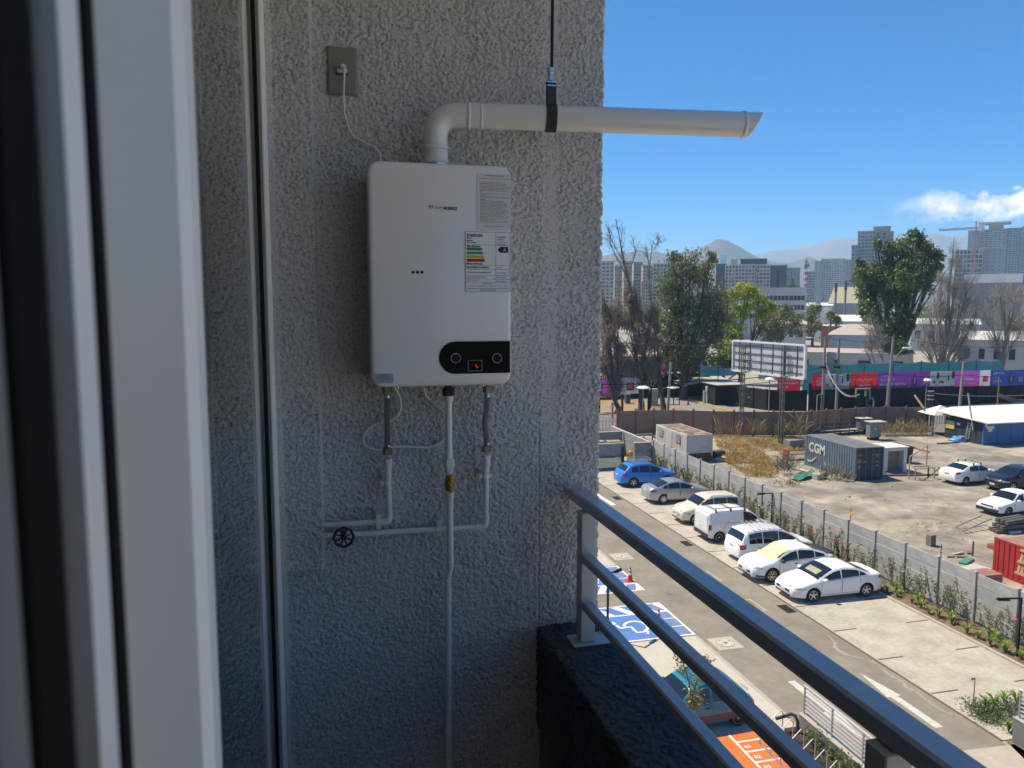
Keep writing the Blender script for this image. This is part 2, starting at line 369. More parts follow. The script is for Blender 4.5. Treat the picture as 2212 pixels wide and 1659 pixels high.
MB().box(xp0 + .006, xp1 - .006, -2.29, YW - .001, ZF - .75, zp - .012).build('parapet_core', navy, par)
# --- sliding door
door = thing('sliding_door', 'white sliding balcony door standing open at the left edge', 'door', (-.06, .25, ZF))
def vstrip(name, x0, x1, y0, y1, m, bev=.004): MB().rbox(x0, x1, y0, y1, ZF + .01, ZC - .01, bev).build(name, m, door, 30)
vstrip('stile', -.075, -.040, .1652, .253, dim_pvc, .002)
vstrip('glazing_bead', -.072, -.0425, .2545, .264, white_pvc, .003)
vstrip('glazing_bead', -.072, -.046, .2655, .274, dim_pvc, .002)
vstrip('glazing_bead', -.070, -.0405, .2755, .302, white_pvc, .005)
vstrip('gasket', -.085, -.0395, .1580, .1645, gasket, .0005)
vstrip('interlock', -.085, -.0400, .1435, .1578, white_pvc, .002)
vstrip('track_cover', -.085, -.0395, .1335, .1432, shade_pvc, .001)
vstrip('gasket', -.09, -.0405, .1185, .1332, gasket, .0005)
vstrip('track_cover', -.10, -.0415, .1095, .1180, pm('mid_grey_pvc', (.2, .195, .185), .5), .001)
vstrip('gasket', -.11, -.0435, .085, .110, gasket, .0005)
fix = thing('fixed_window', 'fixed glass pane mirroring the stucco wall and socket beside the door', 'window', (-.137, 1.2, ZF))
glass = bpy.data.materials.new('window_glass'); glass.use_nodes = True; gp = glass.node_tree.nodes['Principled BSDF']
gp.inputs['Base Color'].default_value = (.80, .88, .84, 1); gp.inputs['Roughness'].default_value = 0; gp.inputs['IOR'].default_value = 1.5; gp.inputs['Transmission Weight'].default_value = 1
MB().box(-.145, -.137, .30, 2.085, ZF + .02, ZC - .01).build('pane', glass, fix)
MB().rbox(-.1368, -.1325, 2.012, 2.06, ZF, ZC, .001).build('gasket', pm('grey_rubber', (.03, .033, .037), .6), fix)
b = MB(); b.rbox(-.132, -.113, 2.008, 2.075, ZF, ZC, .003); b.rbox(-.126, -.118, 2.000, 2.0075, ZF, ZC, .002); b.build('jamb', white_pvc, fix, 30)
lip = []                                                             # lumpy sealant between frame and render
zz = np.arange(ZF, ZC, .012)
b = MB(); b.tube([(-.111 + .003 * vnoise(np.array([z * 25.]), np.array([1.]))[0], 2.055 - .008 * vnoise(np.array([z * 31.]), np.array([5.]))[0], z) for z in zz], [.003 + .005 * float(vnoise(np.array([z * 40.]), np.array([9.]))[0]) for z in zz], 7)
b.build('sealant', pm('cream_sealant', (.55, .52, .48), .6, var=.1, vs=60), fix, 60)
# --- railing
rl = thing('balcony_railing', 'blue grey steel balcony railing along the parapet', 'railing', (.73, 2.0, zp))
def rail(name, x0, x1, y0, y1, z0, z1, m, bev): MB().rbox(x0, x1, y0, y1, z0, z1, bev).build(name, m, rl, 30)
zt = PY(1243, 1051, YW).z
rail('top_rail', PY(1226, 1051, YW).x, PY(1259.5, 1051, YW).x, -2.29, YW - .012, zt - .035, zt, rail_paint, .005)
for (x, y) in ((1262, 1184), (1262, 1283)):
    p = PY(x, y, 2.0); rail('lower_rail', p.x - .025, p.x + .006, -2.29, 2.0, p.z - .026, p.z, rail_paint, .004)
pxl, pxr = PY(1253, 1250, 1.95).x, PY(1283.5, 1250, 1.95).x
rail('post', pxl, pxr, 1.94, 1.98, zp + .007, zt - .0355, rail_post_paint, .002)
rail('post', pxl, pxr, .775, .815, zp + .007, zt - .0355, rail_post_paint, .002)
rail('post', pxl, pxr, -.40, -.36, zp + .007, zt - .0355, rail_post_paint, .002)
for y in (1.925, .758): rail('base_plate', xp0 + .055, xp1 - .003, y, y + .075, zp + .001, zp + .0065, rail_post_paint, .002)
for (x, y) in ((xp0 + .075, 1.96), (xp1 - .03, 1.985), (xp0 + .075, .795)):
    MB().lathe([(.0075, 0), (.0075, .006), (.004, .006), (.004, .012)], 6, Matrix.Translation((x, y, zp + .0065))).build('bolt', rail_post_paint, rl)
# --- water heater
YH = 1.93
def hp(x, y): p = PY(x, y, YH); return p.x, p.z
hx0, hx1 = hp(798.5, 590)[0], hp(1104.5, 590)[0]; hz1, hz0 = hp(950, 352.5)[1], hp(950, 834)[1]
heater = thing('water_heater', 'white wall mounted gas water heater with black control panel', 'water heater', ((hx0 + hx1) / 2, YW, hz0))
def rrect(x0, x1, z0, z1, r, n=6, only=None):
    o = []
    for (cx, cz, a0, k) in ((x1 - r, z1 - r, 0, 'tr'), (x0 + r, z1 - r, 90, 'tl'), (x0 + r, z0 + r, 180, 'bl'), (x1 - r, z0 + r, 270, 'br')):
        if only and k not in only: o.append(({'tr': x1, 'tl': x0, 'bl': x0, 'br': x1}[k], {'tr': z1, 'tl': z1, 'bl': z0, 'br': z0}[k])); continue
        o += [(cx + r * math.cos(R(a0 + 90 * i / n)), cz + r * math.sin(R(a0 + 90 * i / n))) for i in range(n + 1)]
    return o
def wallM(Y): return Matrix(((1, 0, 0, 0), (0, 0, -1, Y), (0, 1, 0, 0), (0, 0, 0, 1)))    # x right, y up, z towards the viewer
def layered(b, polyf, ins, Y):                                       # stack of outlines [(inset, out)] joined
    rings = [polyf(i) for i, _ in ins]; n = len(rings[0]); vs = []
    for (i, d), r_ in zip(ins, rings): vs += [(x, Y - d, z) for x, z in r_]
    fs = [(k * n + j, k * n + (j + 1) % n, (k + 1) * n + (j + 1) % n, (k + 1) * n + j) for k in range(len(ins) - 1) for j in range(n)]
    fs += [tuple(range(n))[::-1], tuple(range((len(ins) - 1) * n, len(ins) * n))]; b.add(vs, fs)
b = MB(); layered(b, lambda i: rrect(hx0 + i, hx1 - i, hz0 + i, hz1 - i, .028 - i * .5, 8), [(0, 0), (0, .042), (.0015, .0465), (.005, .049), (.010, .050)], YH + .05)
b.build('front_cover', white_enamel, heater, 35)
MB().rbox(hx0 + .004, hx1 - .004, YH + .052, YW - .008, hz0 + .006, hz1 - .006, .01).build('back_case', pm('case_paint', (.62, .63, .63), .4), heater, 35)
FY = YH - .0006
def on(y_off=0.0): return wallM(FY - y_off)
# control panel
a, c = hp(*ZB5(778, 345)), hp(*ZB5(1441, 634)); r_ = (a[1] - c[1]) / 2
cp = MB().prism(rrect(a[0], c[0], c[1], a[1], r_ - .0005, 10, ('tl', 'bl')), 0, .0012, on()).build('control_panel', pm('black_gloss_panel', (.004, .004, .0045), .5, spec=.15), heater)
for cx, cy, dx, dz in ((927, 495, 0, 1), (1309, 495, .75, .62)):
    k = hp(*ZB5(cx, cy)); rr = .0125
    M = Matrix.Translation((k[0], FY - .001, k[1])) @ Matrix.Rotation(R(90), 4, 'X')
    MB().lathe([(rr, 0), (rr, .012), (rr * .9, .0135), (rr * .9, .013)], 28, M).build('knob', pm('knob_black', (.006, .006, .0065), .5, spec=.2), cp, 40)
    MB().lathe([(rr + .0001, .0122), (rr + .0001, .0142), (rr - .0011, .0142), (rr - .0011, .0122)], 32, M).build('knob_ring', pm('knob_ring', (.30, .34, .33), .35, .6), cp, 60)
    MB().bar((k[0] + dx * .008, FY - .0147, k[1] + dz * .008), (k[0] + dx * .0115, FY - .0147, k[1] + dz * .0115), .0009).build('pointer', pm('pointer_white', (.5, .5, .5), .5), cp)
b = MB(); put_text(b, '\u00b0C', Matrix.Translation((hp(*ZB5(900, 608))[0], 0, hp(*ZB5(900, 608))[1])) @ on(.0016), height=.003)
b.build('scale_print', print_grey, cp)
a, c = hp(*ZB5(1047, 518)), hp(*ZB5(1179, 618))
b = MB(); 
for q in ((a[0], c[0], a[1] - .0014, a[1]), (a[0], c[0], c[1], c[1] + .0014), (a[0], a[0] + .0014, c[1] + .0014, a[1] - .0014), (c[0] - .0014, c[0], c[1] + .0014, a[1] - .0014)):
    b.box(q[0], q[1], FY - .0035, FY - .0012, q[2], q[3])
dsp = b.build('display_frame', pm('display_frame', (.22, .23, .23), .4), cp)
led = pm('red_led', (.3, .02, .01), .5, emit=((1, .08, .02), .55))
sx, sz = hp(*ZB5(1119, 549))[0], hp(*ZB5(1119, 587))[1]; w, h = .0045, .0078; b = MB()
for (x0, z0, x1, z1) in ((.05, 1, .95, 1), (0, .55, 0, .95), (.05, .5, .95, .5), (1, .05, 1, .45), (.05, 0, .95, 0)):
    b.bar((sx + x0 * w, FY - .0022, sz + z0 * h), (sx + x1 * w, FY - .0022, sz + z1 * h), .0009, .0004)
b.build('digit', led, cp)
# logo: triangle emblem and name, the left half worn to grey
a, c = hp(*ZB4(790, 576)), hp(*ZB4(1105, 634)); lh = a[1] - c[1]
b = MB(); tx0, tx1 = a[0], hp(*ZB4(854, 600))[0]; m_ = (tx0 + tx1) / 2
b.prism([(tx0, a[1]), (m_ - .0014, a[1]), (m_ - .0014, c[1] + .001)], 0, .0004, on()); b.prism([(m_ + .0014, a[1]), (tx1, a[1]), (m_ + .0014, c[1] + .001)], 0, .0004, on())
b.build('emblem', print_grey, heater)
x1_ = hp(*ZB4(975, 600))[0]; b = MB(); T0 = Matrix.Translation((hp(*ZB4(858, 600))[0], 0, c[1] + .001))
put_text(b, 'JUN', T0 @ on(.0004), width=.0225, height=lh * .72, bold=.02, shear=.2); b.build('lettering', pm('worn_print', (.30, .30, .30), .6), heater)
b = MB(); put_text(b, 'KERS', Matrix.Translation((hp(*ZB4(962, 600))[0], 0, c[1] + .001)) @ on(.0004), width=hp(*ZB4(1103, 600))[0] - hp(*ZB4(962, 600))[0], height=lh * .72, bold=.03, shear=.2); b.build('lettering', print_black, heater)
for cx in (627, 675, 723):
    k = hp(*ZB4(cx, 1305)); MB().lathe([(.0037, 0), (.0037, .0006)], 18, Matrix.Translation((k[0], FY, k[1])) @ Matrix.Rotation(R(90), 4, 'X')).build('sight_hole', gasket, heater)
# safety sticker
a, c = hp(*ZB4(1322, 224)), hp(*ZB4(1689, 852)); sw = c[0] - a[0]; shh = a[1] - c[1]
stk = MB().box(a[0], c[0], FY - .0004, FY, c[1], a[1]).build('safety_sticker', pm('sticker_grey', (.72, .70, .66), .5), heater)
b = MB(); mx = a[0] + sw / 2
put_text(b, 'ADVERTENCIAS DE SEGURIDAD', Matrix.Translation((mx, 0, a[1] - .05 * shh)) @ on(.0009), width=sw * .57, bold=.03, align='CENTER')
put_text(b, 'DE ACUERDO CON LA RESOLUCION EX. N\u00ba 1.489 DE 1997', Matrix.Translation((mx, 0, a[1] - .1 * shh)) @ on(.0009), width=sw * .94, align='CENTER')
lines = ['La instalaci\u00f3n, reparaci\u00f3n, mantenci\u00f3n o uso', 'inadecuado de este artefacto puede causar graves', 'da\u00f1os a las personas y/o sus bienes materiales.', 'Verifique el sello de certificaci\u00f3n de este artefacto.', 'La instalaci\u00f3n, modificaci\u00f3n y retiro del artefacto debe', 'realizarlo un Instalador de Gas autorizado por la', 'Superintendencia de Electricidad y Combustibles', '(SEC).', 'Est\u00e1 prohibido instalar este artefacto en ba\u00f1os o', 'dormitorios.', 'El volumen m\u00ednimo de un recinto para instalar este', 'artefacto es de 7 m\u00b3 y debe contar con ventilaciones', 'adecuadas.', 'Este artefacto debe estar permanentemente', 'conectado a un conducto de evacuaci\u00f3n de gases', 'producto de la combusti\u00f3n conectado al exterior.', 'Si el artefacto se instala en el exterior, deber\u00e1', 'protegerse con materiales incombustibles, de la acci\u00f3n', 'de factores clim\u00e1ticos y ambientales.', 'La mantenci\u00f3n y reparaci\u00f3n del artefacto debe ser', 'efectuada por el Servicio T\u00e9cnico autorizado de la', 'marca o por un Instalador de Gas autorizado por SEC.', 'Este artefacto debe ser sometido a mantenci\u00f3n', 'preventiva al menos una vez al a\u00f1o.', 'En caso de mal funcionamiento del artefacto, suspenda', 'inmediatamente su uso hasta que sea revisado por', 'personal t\u00e9cnico autorizado.', 'Bajo condiciones normales de uso y mantenimiento,', 'se recomienda reemplazar este artefacto a 10 a\u00f1os.']
for i, s in enumerate(lines):
    f = len(s) / 54
    put_text(b, s, Matrix.Translation((a[0] + sw * .08, 0, a[1] - shh * (.165 + .0252 * i))) @ on(.0009), width=sw * min(.9, .92 * f), height=shh * .018, bold=.012)
put_text(b, 'Providencia, Santiago de Chile', Matrix.Translation((mx, 0, a[1] - shh * .945)) @ on(.0009), width=sw * .55, align='CENTER')
b.build('print', pm('sticker_print', (.06, .06, .06), .6), stk)
# energy label
a, c = hp(*ZB4(1190, 855)), hp(*ZB4(1688, 1524)); sw = c[0] - a[0]; shh = a[1] - c[1]
lab = MB().box(a[0], c[0], FY - .0009, FY - .0005, c[1], a[1]).build('energy_label', pm('label_white', (.86, .84, .80), .45), heater)
def lp(u, v): return a[0] + sw * u, a[1] - shh * v                    # u right, v down, 0..1
def E4(x, y): q = hp(*ZB4(x, y)); return (q[0] - a[0]) / sw, (a[1] - q[1]) / shh
b = MB()
def hl(v, u0=.012, u1=.985): p, q = lp(u0, v), lp(u1, v); b.box(p[0], q[0], FY - .0013, FY - .0009, p[1] - .0003, p[1] + .0003)
def vl(u, v0, v1): p, q = lp(u, v0), lp(u, v1); b.box(p[0] - .0003, p[0] + .0003, FY - .0013, FY - .0009, q[1], p[1])
for v in (.012, .225, .555, .620, .722, .782, .838, .985): hl(v)
vl(.012, .012, .985); vl(.985, .012, .985); vl(.672, .012, .838)
def lt(s, u, v, wu=None, hv=None, bold=.0, al='LEFT'):
    p = lp(u, v); put_text(b, s, Matrix.Translation((p[0], 0, p[1])) @ on(.0014), width=sw * wu if wu else None, height=shh * hv if hv else None, bold=bold, align=al)
lt('ENERG\u00cdA', .04, .095, .35, .062, .03); lt('Marca:', .04, .125, .11, None, .03); lt('Modelo:', .04, .165, .13, None, .03); lt('Tipo de Gas:', .04, .203, .21, None, .03)
lt('CALEF\u00d3N', .70, .105, .195, None, .02); lt('JUNKERS', .70, .15, .155, None, .02); lt('WRD10 KM E23 S6389', .70, .187, .23, None, .02); lt('Gas Natural', .70, .222, .18, None, .02)
lt('M\u00e1s eficiente', .04, .262, .29, None, .03); lt('Menos eficiente', .03, .545, .35, None, .03)
lt('RENDIMIENTO MEDIO', .03, .605, .49, None, .03); lt('94,7%', .69, .61, .11); lt('Consumo de combustible(m\u00b3/h)', .03, .69, .53, None, .02); lt('2,12 (m\u00b3/h)', .69, .70, .21)
lt('Capacidad del Calef\u00f3n, (l/min)', .03, .765, .43); lt('10 (l/min)', .69, .772, .19); lt('Tipo de encendido', .03, .815, .26); lt('Automatico', .69, .828, .21)
lt('IMPORTANTE', .49, .865, .2, None, .0, 'CENTER'); lt('El consumo real puede variar dependiendo de las condiciones de uso del artefacto y su instalaci\u00f3n', .5, .89, .85, None, .0, 'CENTER')
lt('y su localizaci\u00f3n. La etiqueta debe permanecer en el artefacto hasta ser retirada por el usuario', .5, .915, .85, None, .0, 'CENTER')
lt('Ensayos basados en el protocolo PC N\u00ba 6/1-2 de la Superintendencia de', .5, .953, .9, None, .02, 'CENTER'); lt('Electricidad y Combustibles.', .5, .978, .36, None, .02, 'CENTER')
b.build('print', print_black, lab)
for (y0, y1, x1, col) in ((1036, 1069, 1382, (.02, .20, .085)), (1079, 1111, 1392, (.045, .27, .075)), (1120, 1153, 1402, (.50, .44, .02)), (1158, 1193, 1412, (.42, .015, .02))):
    p0, p1 = lp(*E4(1211, y0)), lp(*E4(x1, y1)); hh = (p0[1] - p1[1])
    MB().prism([(p0[0], p1[1]), (p1[0] - hh * .4, p1[1]), (p1[0], (p0[1] + p1[1]) / 2), (p1[0] - hh * .4, p0[1]), (p0[0], p0[1])], 0, .0003, on(.0010)).build('rating_arrow', pm('arrow%d' % y0, col, .5), lab)
p0, p1 = lp(*E4(1545, 1028)), lp(*E4(1660, 1095)); hh = p0[1] - p1[1]
MB().prism([(p0[0], (p0[1] + p1[1]) / 2), (p0[0] + hh * .45, p1[1]), (p1[0], p1[1]), (p1[0], p0[1]), (p0[0] + hh * .45, p0[1])], 0, .0003, on(.0010)).build('rating_arrow', print_black, lab)
b = MB(); q = lp(*E4(1605, 1080)); put_text(b, 'A', Matrix.Translation((q[0], 0, q[1])) @ on(.0016), height=hh * .55, bold=.0)
q = lp(*E4(1370, 1147)); b.build('rating_letter', pm('label_white', 0), lab)
a, c = hp(*ZB5(183, 646)), hp(*ZB5(353, 731)); nl = MB().box(a[0], c[0], FY - .0005, FY, c[1], a[1]).build('notice_label', pm('notice_grey', (.36, .40, .44), .5), heater)
b = MB(); w = c[0] - a[0]
for i, s in enumerate(('Antes de usar', 'purgar cuidadosa', 'Manual no quitar', 'lea el uso en casa')):
    put_text(b, s, Matrix.Translation((a[0] + w * .5, 0, a[1] - .0042 - .0038 * i - (.0016 if i > 1 else 0))) @ on(.0010), width=w * .5, height=.0022, bold=.01, align='CENTER')
b.box(a[0] + .0006, c[0] - .0006, FY - .0009, FY - .0005, (a[1] + c[1]) / 2 - .0002, (a[1] + c[1]) / 2 + .0002); b.build('print', print_black, nl)
for (x, y) in ((855, 346), (1048, 354)): k = hp(x, y); MB().lathe([(.003, -.004), (.003, .002), (.0015, .003)], 8, Matrix.Translation((k[0], YH + .03, k[1]))).build('screw', chrome, heater, 40)
for (x, y) in ((861, 838), (1047, 833)): k = hp(x, y); MB().lathe([(.003, -.004), (.003, .004)], 8, Matrix.Translation((k[0], YH + .02, k[1]))).build('screw', chrome, heater, 40)
# --- flue
fr = .0322; A = PY(942.5, 348, 2.0); H0, H1 = PY(1010, 249.5, 2.0), PY(1637, 270, 1.86); d = (H1 - H0).normalized()
flue = thing('flue_pipe', 'white exhaust flue elbowing from the heater out past the wall', 'pipe', A)
C = H0 - d * (H0.x - A.x) / d.x; q = .062
pa, pb = C - Vector((0, 0, q)), C + d * q; pts = [Vector((A.x, A.y, hz1 - .006 + .012)), pa]
pts += [pa * (1 - t) ** 2 + C * 2 * t * (1 - t) + pb * t * t for t in [i / 12 for i in range(1, 13)]]; pts.append(H0 - d * .002)
MB().tube(pts, fr * .97, 28).build('elbow', duct_white, flue, 50)
MB().lathe([(fr * .93, -.004), (fr * .93, .014)], 28, Matrix.Translation((A.x, A.y, hz1))).build('collar', chrome, flue, 50)
b = MB()
for zz in (.014, .05): b.lathe([(fr * .97, zz - .004), (fr * 1.03, zz), (fr * .97, zz + .004)], 28, Matrix.Translation((A.x, A.y, hz1)))
Md = Matrix.Translation(H0) @ d.to_track_quat('Z', 'Y').to_matrix().to_4x4(); Lf = (H1 - H0).length
def ringat(t, r0, r1, w): b.lathe([(r0, t - w), (r1, t - w * .4), (r1, t + w * .4), (r0, t + w)], 28, Md)
b.build('collar_bead', duct_white, flue, 50)
for t, r1, w in ((.004, 1.06, .004), (.036, 1.05, .004), (Lf - .040, 1.075, .006)): b = MB(); ringat(t, fr * .99, fr * r1, w); b.build('bead', duct_white, flue, 50)
up_ = Vector((0, 0, 1)); b = MB(); n = 28; vs = []
sd = d.cross(up_).normalized(); uu = sd.cross(d)
for i, (t, sh) in enumerate(((0, 0), (.3, 0), (Lf - .01, .55), (Lf - .01, .55), (.4, 0))):
    rr = fr if i < 3 else fr - .0015
    for k in range(n):
        an = 2 * math.pi * k / n; vs.append(H0 + d * (t + sh * fr * math.sin(an)) + (sd * math.cos(an) + uu * math.sin(an)) * rr)
b.add(vs, [(i * n + k, i * n + (k + 1) % n, (i + 1) * n + (k + 1) % n, (i + 1) * n + k) for i in range(4) for k in range(n)] + [tuple(range(4 * n, 5 * n))]); b.build('duct', duct_white, flue, 50)
t0 = PY(*ZB7(632, 745), 1.95); t = (t0 - H0).dot(d); Pc = H0 + d * t
hang = thing('pipe_hanger', 'dark strap and hanging rod holding up the flue', 'pipe hanger', (Pc.x, Pc.y, Pc.z))
b = MB(); Mh = Md @ Matrix.Translation((0, 0, t)); b.lathe([(fr + .0005, -.0135), (fr + .003, -.0135), (fr + .003, .0135), (fr + .0005, .0135)], 28, Mh)
b.rbox(Pc.x - .0135, Pc.x + .0135, Pc.y - .006, Pc.y + .002, Pc.z + fr - .002, Pc.z + fr + .056, .002); b.build('strap', pm('dark_strap', (.035, .036, .034), .5, .2), hang, 40)
zs_ = Pc.z + fr + .056; b = MB()
for k in range(2): b.rbox(Pc.x - .0155 + .003 * k, Pc.x + .0155 - .003 * k, Pc.y - .008, Pc.y + .006, zs_ + .001 - .009 * k - .002, zs_ + .002 - .009 * k + .001, .0005)
b.lathe([(.0095, zs_ - Pc.z + .004), (.0095, zs_ - Pc.z + .021), (.008, zs_ - Pc.z + .0215), (.0095, zs_ - Pc.z + .024), (.0115, zs_ - Pc.z + .025), (.0115, zs_ - Pc.z + .036)], 6, Matrix.Translation(Pc)); b.build('coupling_nut', chrome, hang, 30)
MB().tube([(Pc.x + .001, Pc.y - .002, zs_ + .03), (Pc.x + .004, Pc.y - .002, ZC)], .0042, 10).build('threaded_rod', dark_metal, hang, 50)
# --- socket and cord
k0, k1 = PY(704, 101, YW), PY(774, 210, YW)
sock = thing('wall_socket', 'taupe wall socket plate with a white plug in it', 'socket', ((k0.x + k1.x) / 2, YW, (k0.z + k1.z) / 2))
b = MB(); layered(b, lambda i: rrect(k0.x + i, k1.x - i, k1.z + i, k0.z - i, .004, 3), [(0, .001), (0, .007), (.006, .0125), (.0065, .0128)], YW); b.build('plate', pm('taupe_plate', (.25, .215, .185), .45), sock, 25)
pc = PY(*ZB3(1073, 470), YW - .015)
b = MB(); b.prism([(x + pc.x, z + pc.z) for x, z in ((-.0155, -.006), (.0155, -.006), (.0155, .003), (.009, .006), (-.009, .006), (-.0155, .003))], 0, .003, wallM(YW - .0125)); b.build('insert', gasket, sock)
cord = thing('power_cord', 'white power cord drooping from the wall socket to the heater', 'cord', pc); pv = pm('cord_white', (.82, .79, .70), .45)
b = MB(); b.rbox(pc.x - .0135, pc.x + .0135, pc.y - .016, pc.y - .0005, pc.z - .0045, pc.z + .003, .0015); b.lathe([(.0075, 0), (.0075, .016), (.006, .022)], 14, Matrix.Translation((pc.x + .003, pc.y - .008, pc.z + .006)) @ Matrix.Rotation(R(90), 4, 'X')); b.build('plug', pm('plug_white', (.66, .65, .61), .4), cord, 40)
def spline(P, n=6):
    P = [Vector(p) for p in P]; o = []
    for i in range(len(P) - 1):
        p0, p1, p2, p3 = P[max(i - 1, 0)], P[i], P[i + 1], P[min(i + 2, len(P) - 1)]
        for k in range(n):
            t = k / n; o.append(.5 * ((2 * p1) + (p2 - p0) * t + (2 * p0 - 5 * p1 + 4 * p2 - p3) * t * t + (3 * p1 - p0 - 3 * p2 + p3) * t ** 3))
    return o + [P[-1]]
cy = [(1085, 438, 2.052), (1089, 470, 2.045), (1085, 560, 2.06), (1084, 660, 2.075), (1098, 775, 2.08), (1140, 880, 2.08), (1220, 930, 2.08), (1285, 962, 2.075), (1318, 1005, 2.06), (1325, 1050, 2.04), (1325, 1110, 2.02)]
MB().tube(spline([PY(*ZB3(x, y), Y) for x, y, Y in cy]), .0026, 8).build('cable', pv, cord, 60)
# --- pipework under the heater
def p6(x, y, Y): return PY(*ZB6(x, y), Y)
def nut(b, P, r, h, dz=0): b.lathe([(r * .92, -h / 2 + dz), (r, -h / 2 + .001 + dz), (r, h / 2 - .001 + dz), (r * .92, h / 2 + dz)], 6, Matrix.Translation(P))
braid = pm('braided_steel', (.30, .29, .27), .4, .85, var=.35, vs=420, bump=.6, bs=700)
def hose(label, pts, Y):
    P = [p6(x, y, Y) for x, y in pts]; t = thing('braided_hose', label, 'hose', P[-1], group='braided hoses under the water heater')
    L_ = spline(P[1:-1], 8); MB().tube(L_, .0076, 12).build('braid', braid, t, 60)
    b = MB(); nut(b, P[0] - Vector((0, 0, .006)), .0135, .018); b.build('nut', brass, t, 30); b = MB(); nut(b, P[-1] + Vector((0, 0, .006)), .0135, .017); b.build('nut', brass, t, 30)
    for e, s in ((P[1], 1), (P[-2], -1)): MB().lathe([(.0088, -.011), (.0088, -.003), (.0080, -.002), (.0080, .002), (.0088, .003), (.0088, .011)], 14, Matrix.Translation(e + Vector((0, 0, .008 * s)))).build('ferrule', chrome, t, 40)
    return t
hose('straight braided steel hose under the left end of the heater', [(704, 212), (705, 268), (704, 360), (705, 460), (706, 590), (706, 640)], 2.03)
hose('bent braided steel hose under the right end of the heater', [(1360, 206), (1357, 262), (1355, 340), (1342, 430), (1352, 525), (1355, 575), (1352, 622)], 2.03)
def arcpts(a, c, b_, r, n=7):                                        # rounded corner a-c-b
    a, c, b_ = Vector(a), Vector(c), Vector(b_); u, v = (a - c).normalized() * r, (b_ - c).normalized() * r
    return [a] + [(c + u) * (1 - t) ** 2 + c * 2 * t * (1 - t) + (c + v) * t * t for t in [i / n for i in range(n + 1)]] + [b_]
def waterpipe(label, top, corner, end, Y):
    a, c, e = p6(*top, Y), p6(*corner, Y), p6(*end, Y + .025); t = thing('water_pipe', label, 'pipe', c, group='white water pipes on the stucco wall')
    MB().tube(arcpts(a, c, e, .016), .0079, 12).build('tube', pipe_paint, t, 60)
    b = MB(); u, v = (a - c).normalized(), (e - c).normalized(); b.tube(arcpts(c + u * .030, c, c + v * .026, .016), .0098, 12); b.build('elbow', pipe_paint, t, 40)
    b = MB(); nut(b, a - Vector((0, 0, .004)), .0118, .011); b.lathe([(.0102, -.03), (.0102, -.008), (.009, -.008)], 12, Matrix.Translation(a)); b.build('connector', pipe_paint, t, 30); return t
wp1 = waterpipe('white water pipe dropping from the left hose and turning left', (709, 676), (717, 1083), (276, 1110), 2.045)
wp2 = waterpipe('long white water pipe from the right hose crossing the wall low', (1352, 652), (1347, 1118), (280, 1178), 2.045)
def clamp(P, vertical, label):
    t = thing('pipe_clamp', label, 'clamp', P, group='pipe clamps on the wall')
    b = MB(); M = Matrix.Translation(P) if vertical else Matrix.Translation(P) @ Matrix.Rotation(R(90), 4, 'Y')
    b.lathe([(.0082, -.006), (.0105, -.006), (.0105, .006), (.0082, .006)], 14, M); b.build('ring', pipe_paint, t, 40)
    b = MB()
    if vertical: b.rbox(P.x - .019, P.x + .019, P.y - .0045, P.y + .001, P.z - .006, P.z + .006, .001); b.rbox(P.x - .013, P.x + .013, P.y + .008, YW, P.z + .002, P.z + .014, .001)
    else: b.rbox(P.x - .0065, P.x + .0065, P.y - .004, P.y + .001, P.z - .018, P.z + .019, .001); b.rbox(P.x - .006, P.x + .010, P.y + .006, YW, P.z + .008, P.z + .02, .001)
    b.build('bracket', pipe_paint, t, 30)
clamp(p6(705, 833, 2.043), True, 'clamp on the upright pipe under the left hose'); clamp(p6(1347, 785, 2.043), True, 'clamp on the upright pipe under the right hose')
clamp(p6(647, 1088, 2.047), False, 'clamp on the short horizontal pipe near the elbow'); clamp(p6(1040, 1136, 2.052), False, 'clamp on the long horizontal pipe left of the gas pipe')
gas = thing('gas_pipe', 'white gas pipe running down the wall below the heater centre', 'pipe', p6(1100, 1640, 2.02))
gy = 2.005; gp_ = [p6(1105, 262, gy), p6(1107, 700, gy), p6(1112, 900, gy), p6(1117, 1340, gy), p6(1118, 1372, gy), p6(1112, 1405, gy + .005), p6(1102, 1440, gy + .012), p6(1100, 1475, gy + .014), p6(1103, 1659, gy + .014), p6(1108, 2760, gy + .014)]
MB().tube(gp_, .0089, 14).build('tube', pipe_paint, gas, 60)
b = MB(); 
for (x, y, r0, h0) in ((1106, 275, .0125, .02), (1107, 655, .0103, .03), (1113, 905, .0122, .014), (1113, 930, .0112, .012), (1117, 1355, .0103, .012), (1100, 1470, .0103, .01), (1101, 1590, .0098, .012)):
    b.lathe([(r0 * .95, -h0 / 2), (r0, -h0 / 2 + .001), (r0, h0 / 2 - .001), (r0 * .95, h0 / 2)], 14, Matrix.Translation(p6(x, y, gy if y < 1400 else gy + .014)))
nut(b, p6(1107, 700, gy), .0155, .020); nut(b, p6(1108, 738, gy), .0118, .014); b.build('fitting', pipe_paint, gas, 30)['kind'] = 'stuff'
b = MB(); nut(b, p6(1104, 235, gy), .0165, .022); nut(b, p6(1104, 212, gy), .010, .02); b.build('inlet_nut', dark_metal, gas, 30)
vl_ = thing('gas_valve', 'yellow lever ball valve on the central gas pipe', 'valve', p6(1113, 830, gy)); yel = pm('valve_yellow', (.50, .26, .03), .45, .2)
vp = p6(1113, 828, gy); b = MB(); b.lathe([(.009, -.024), (.012, -.019), (.014, -.006), (.014, .006), (.011, .018), (.009, .024)], 12, Matrix.Translation(vp)); b.build('valve_body', yel, vl_, 40)
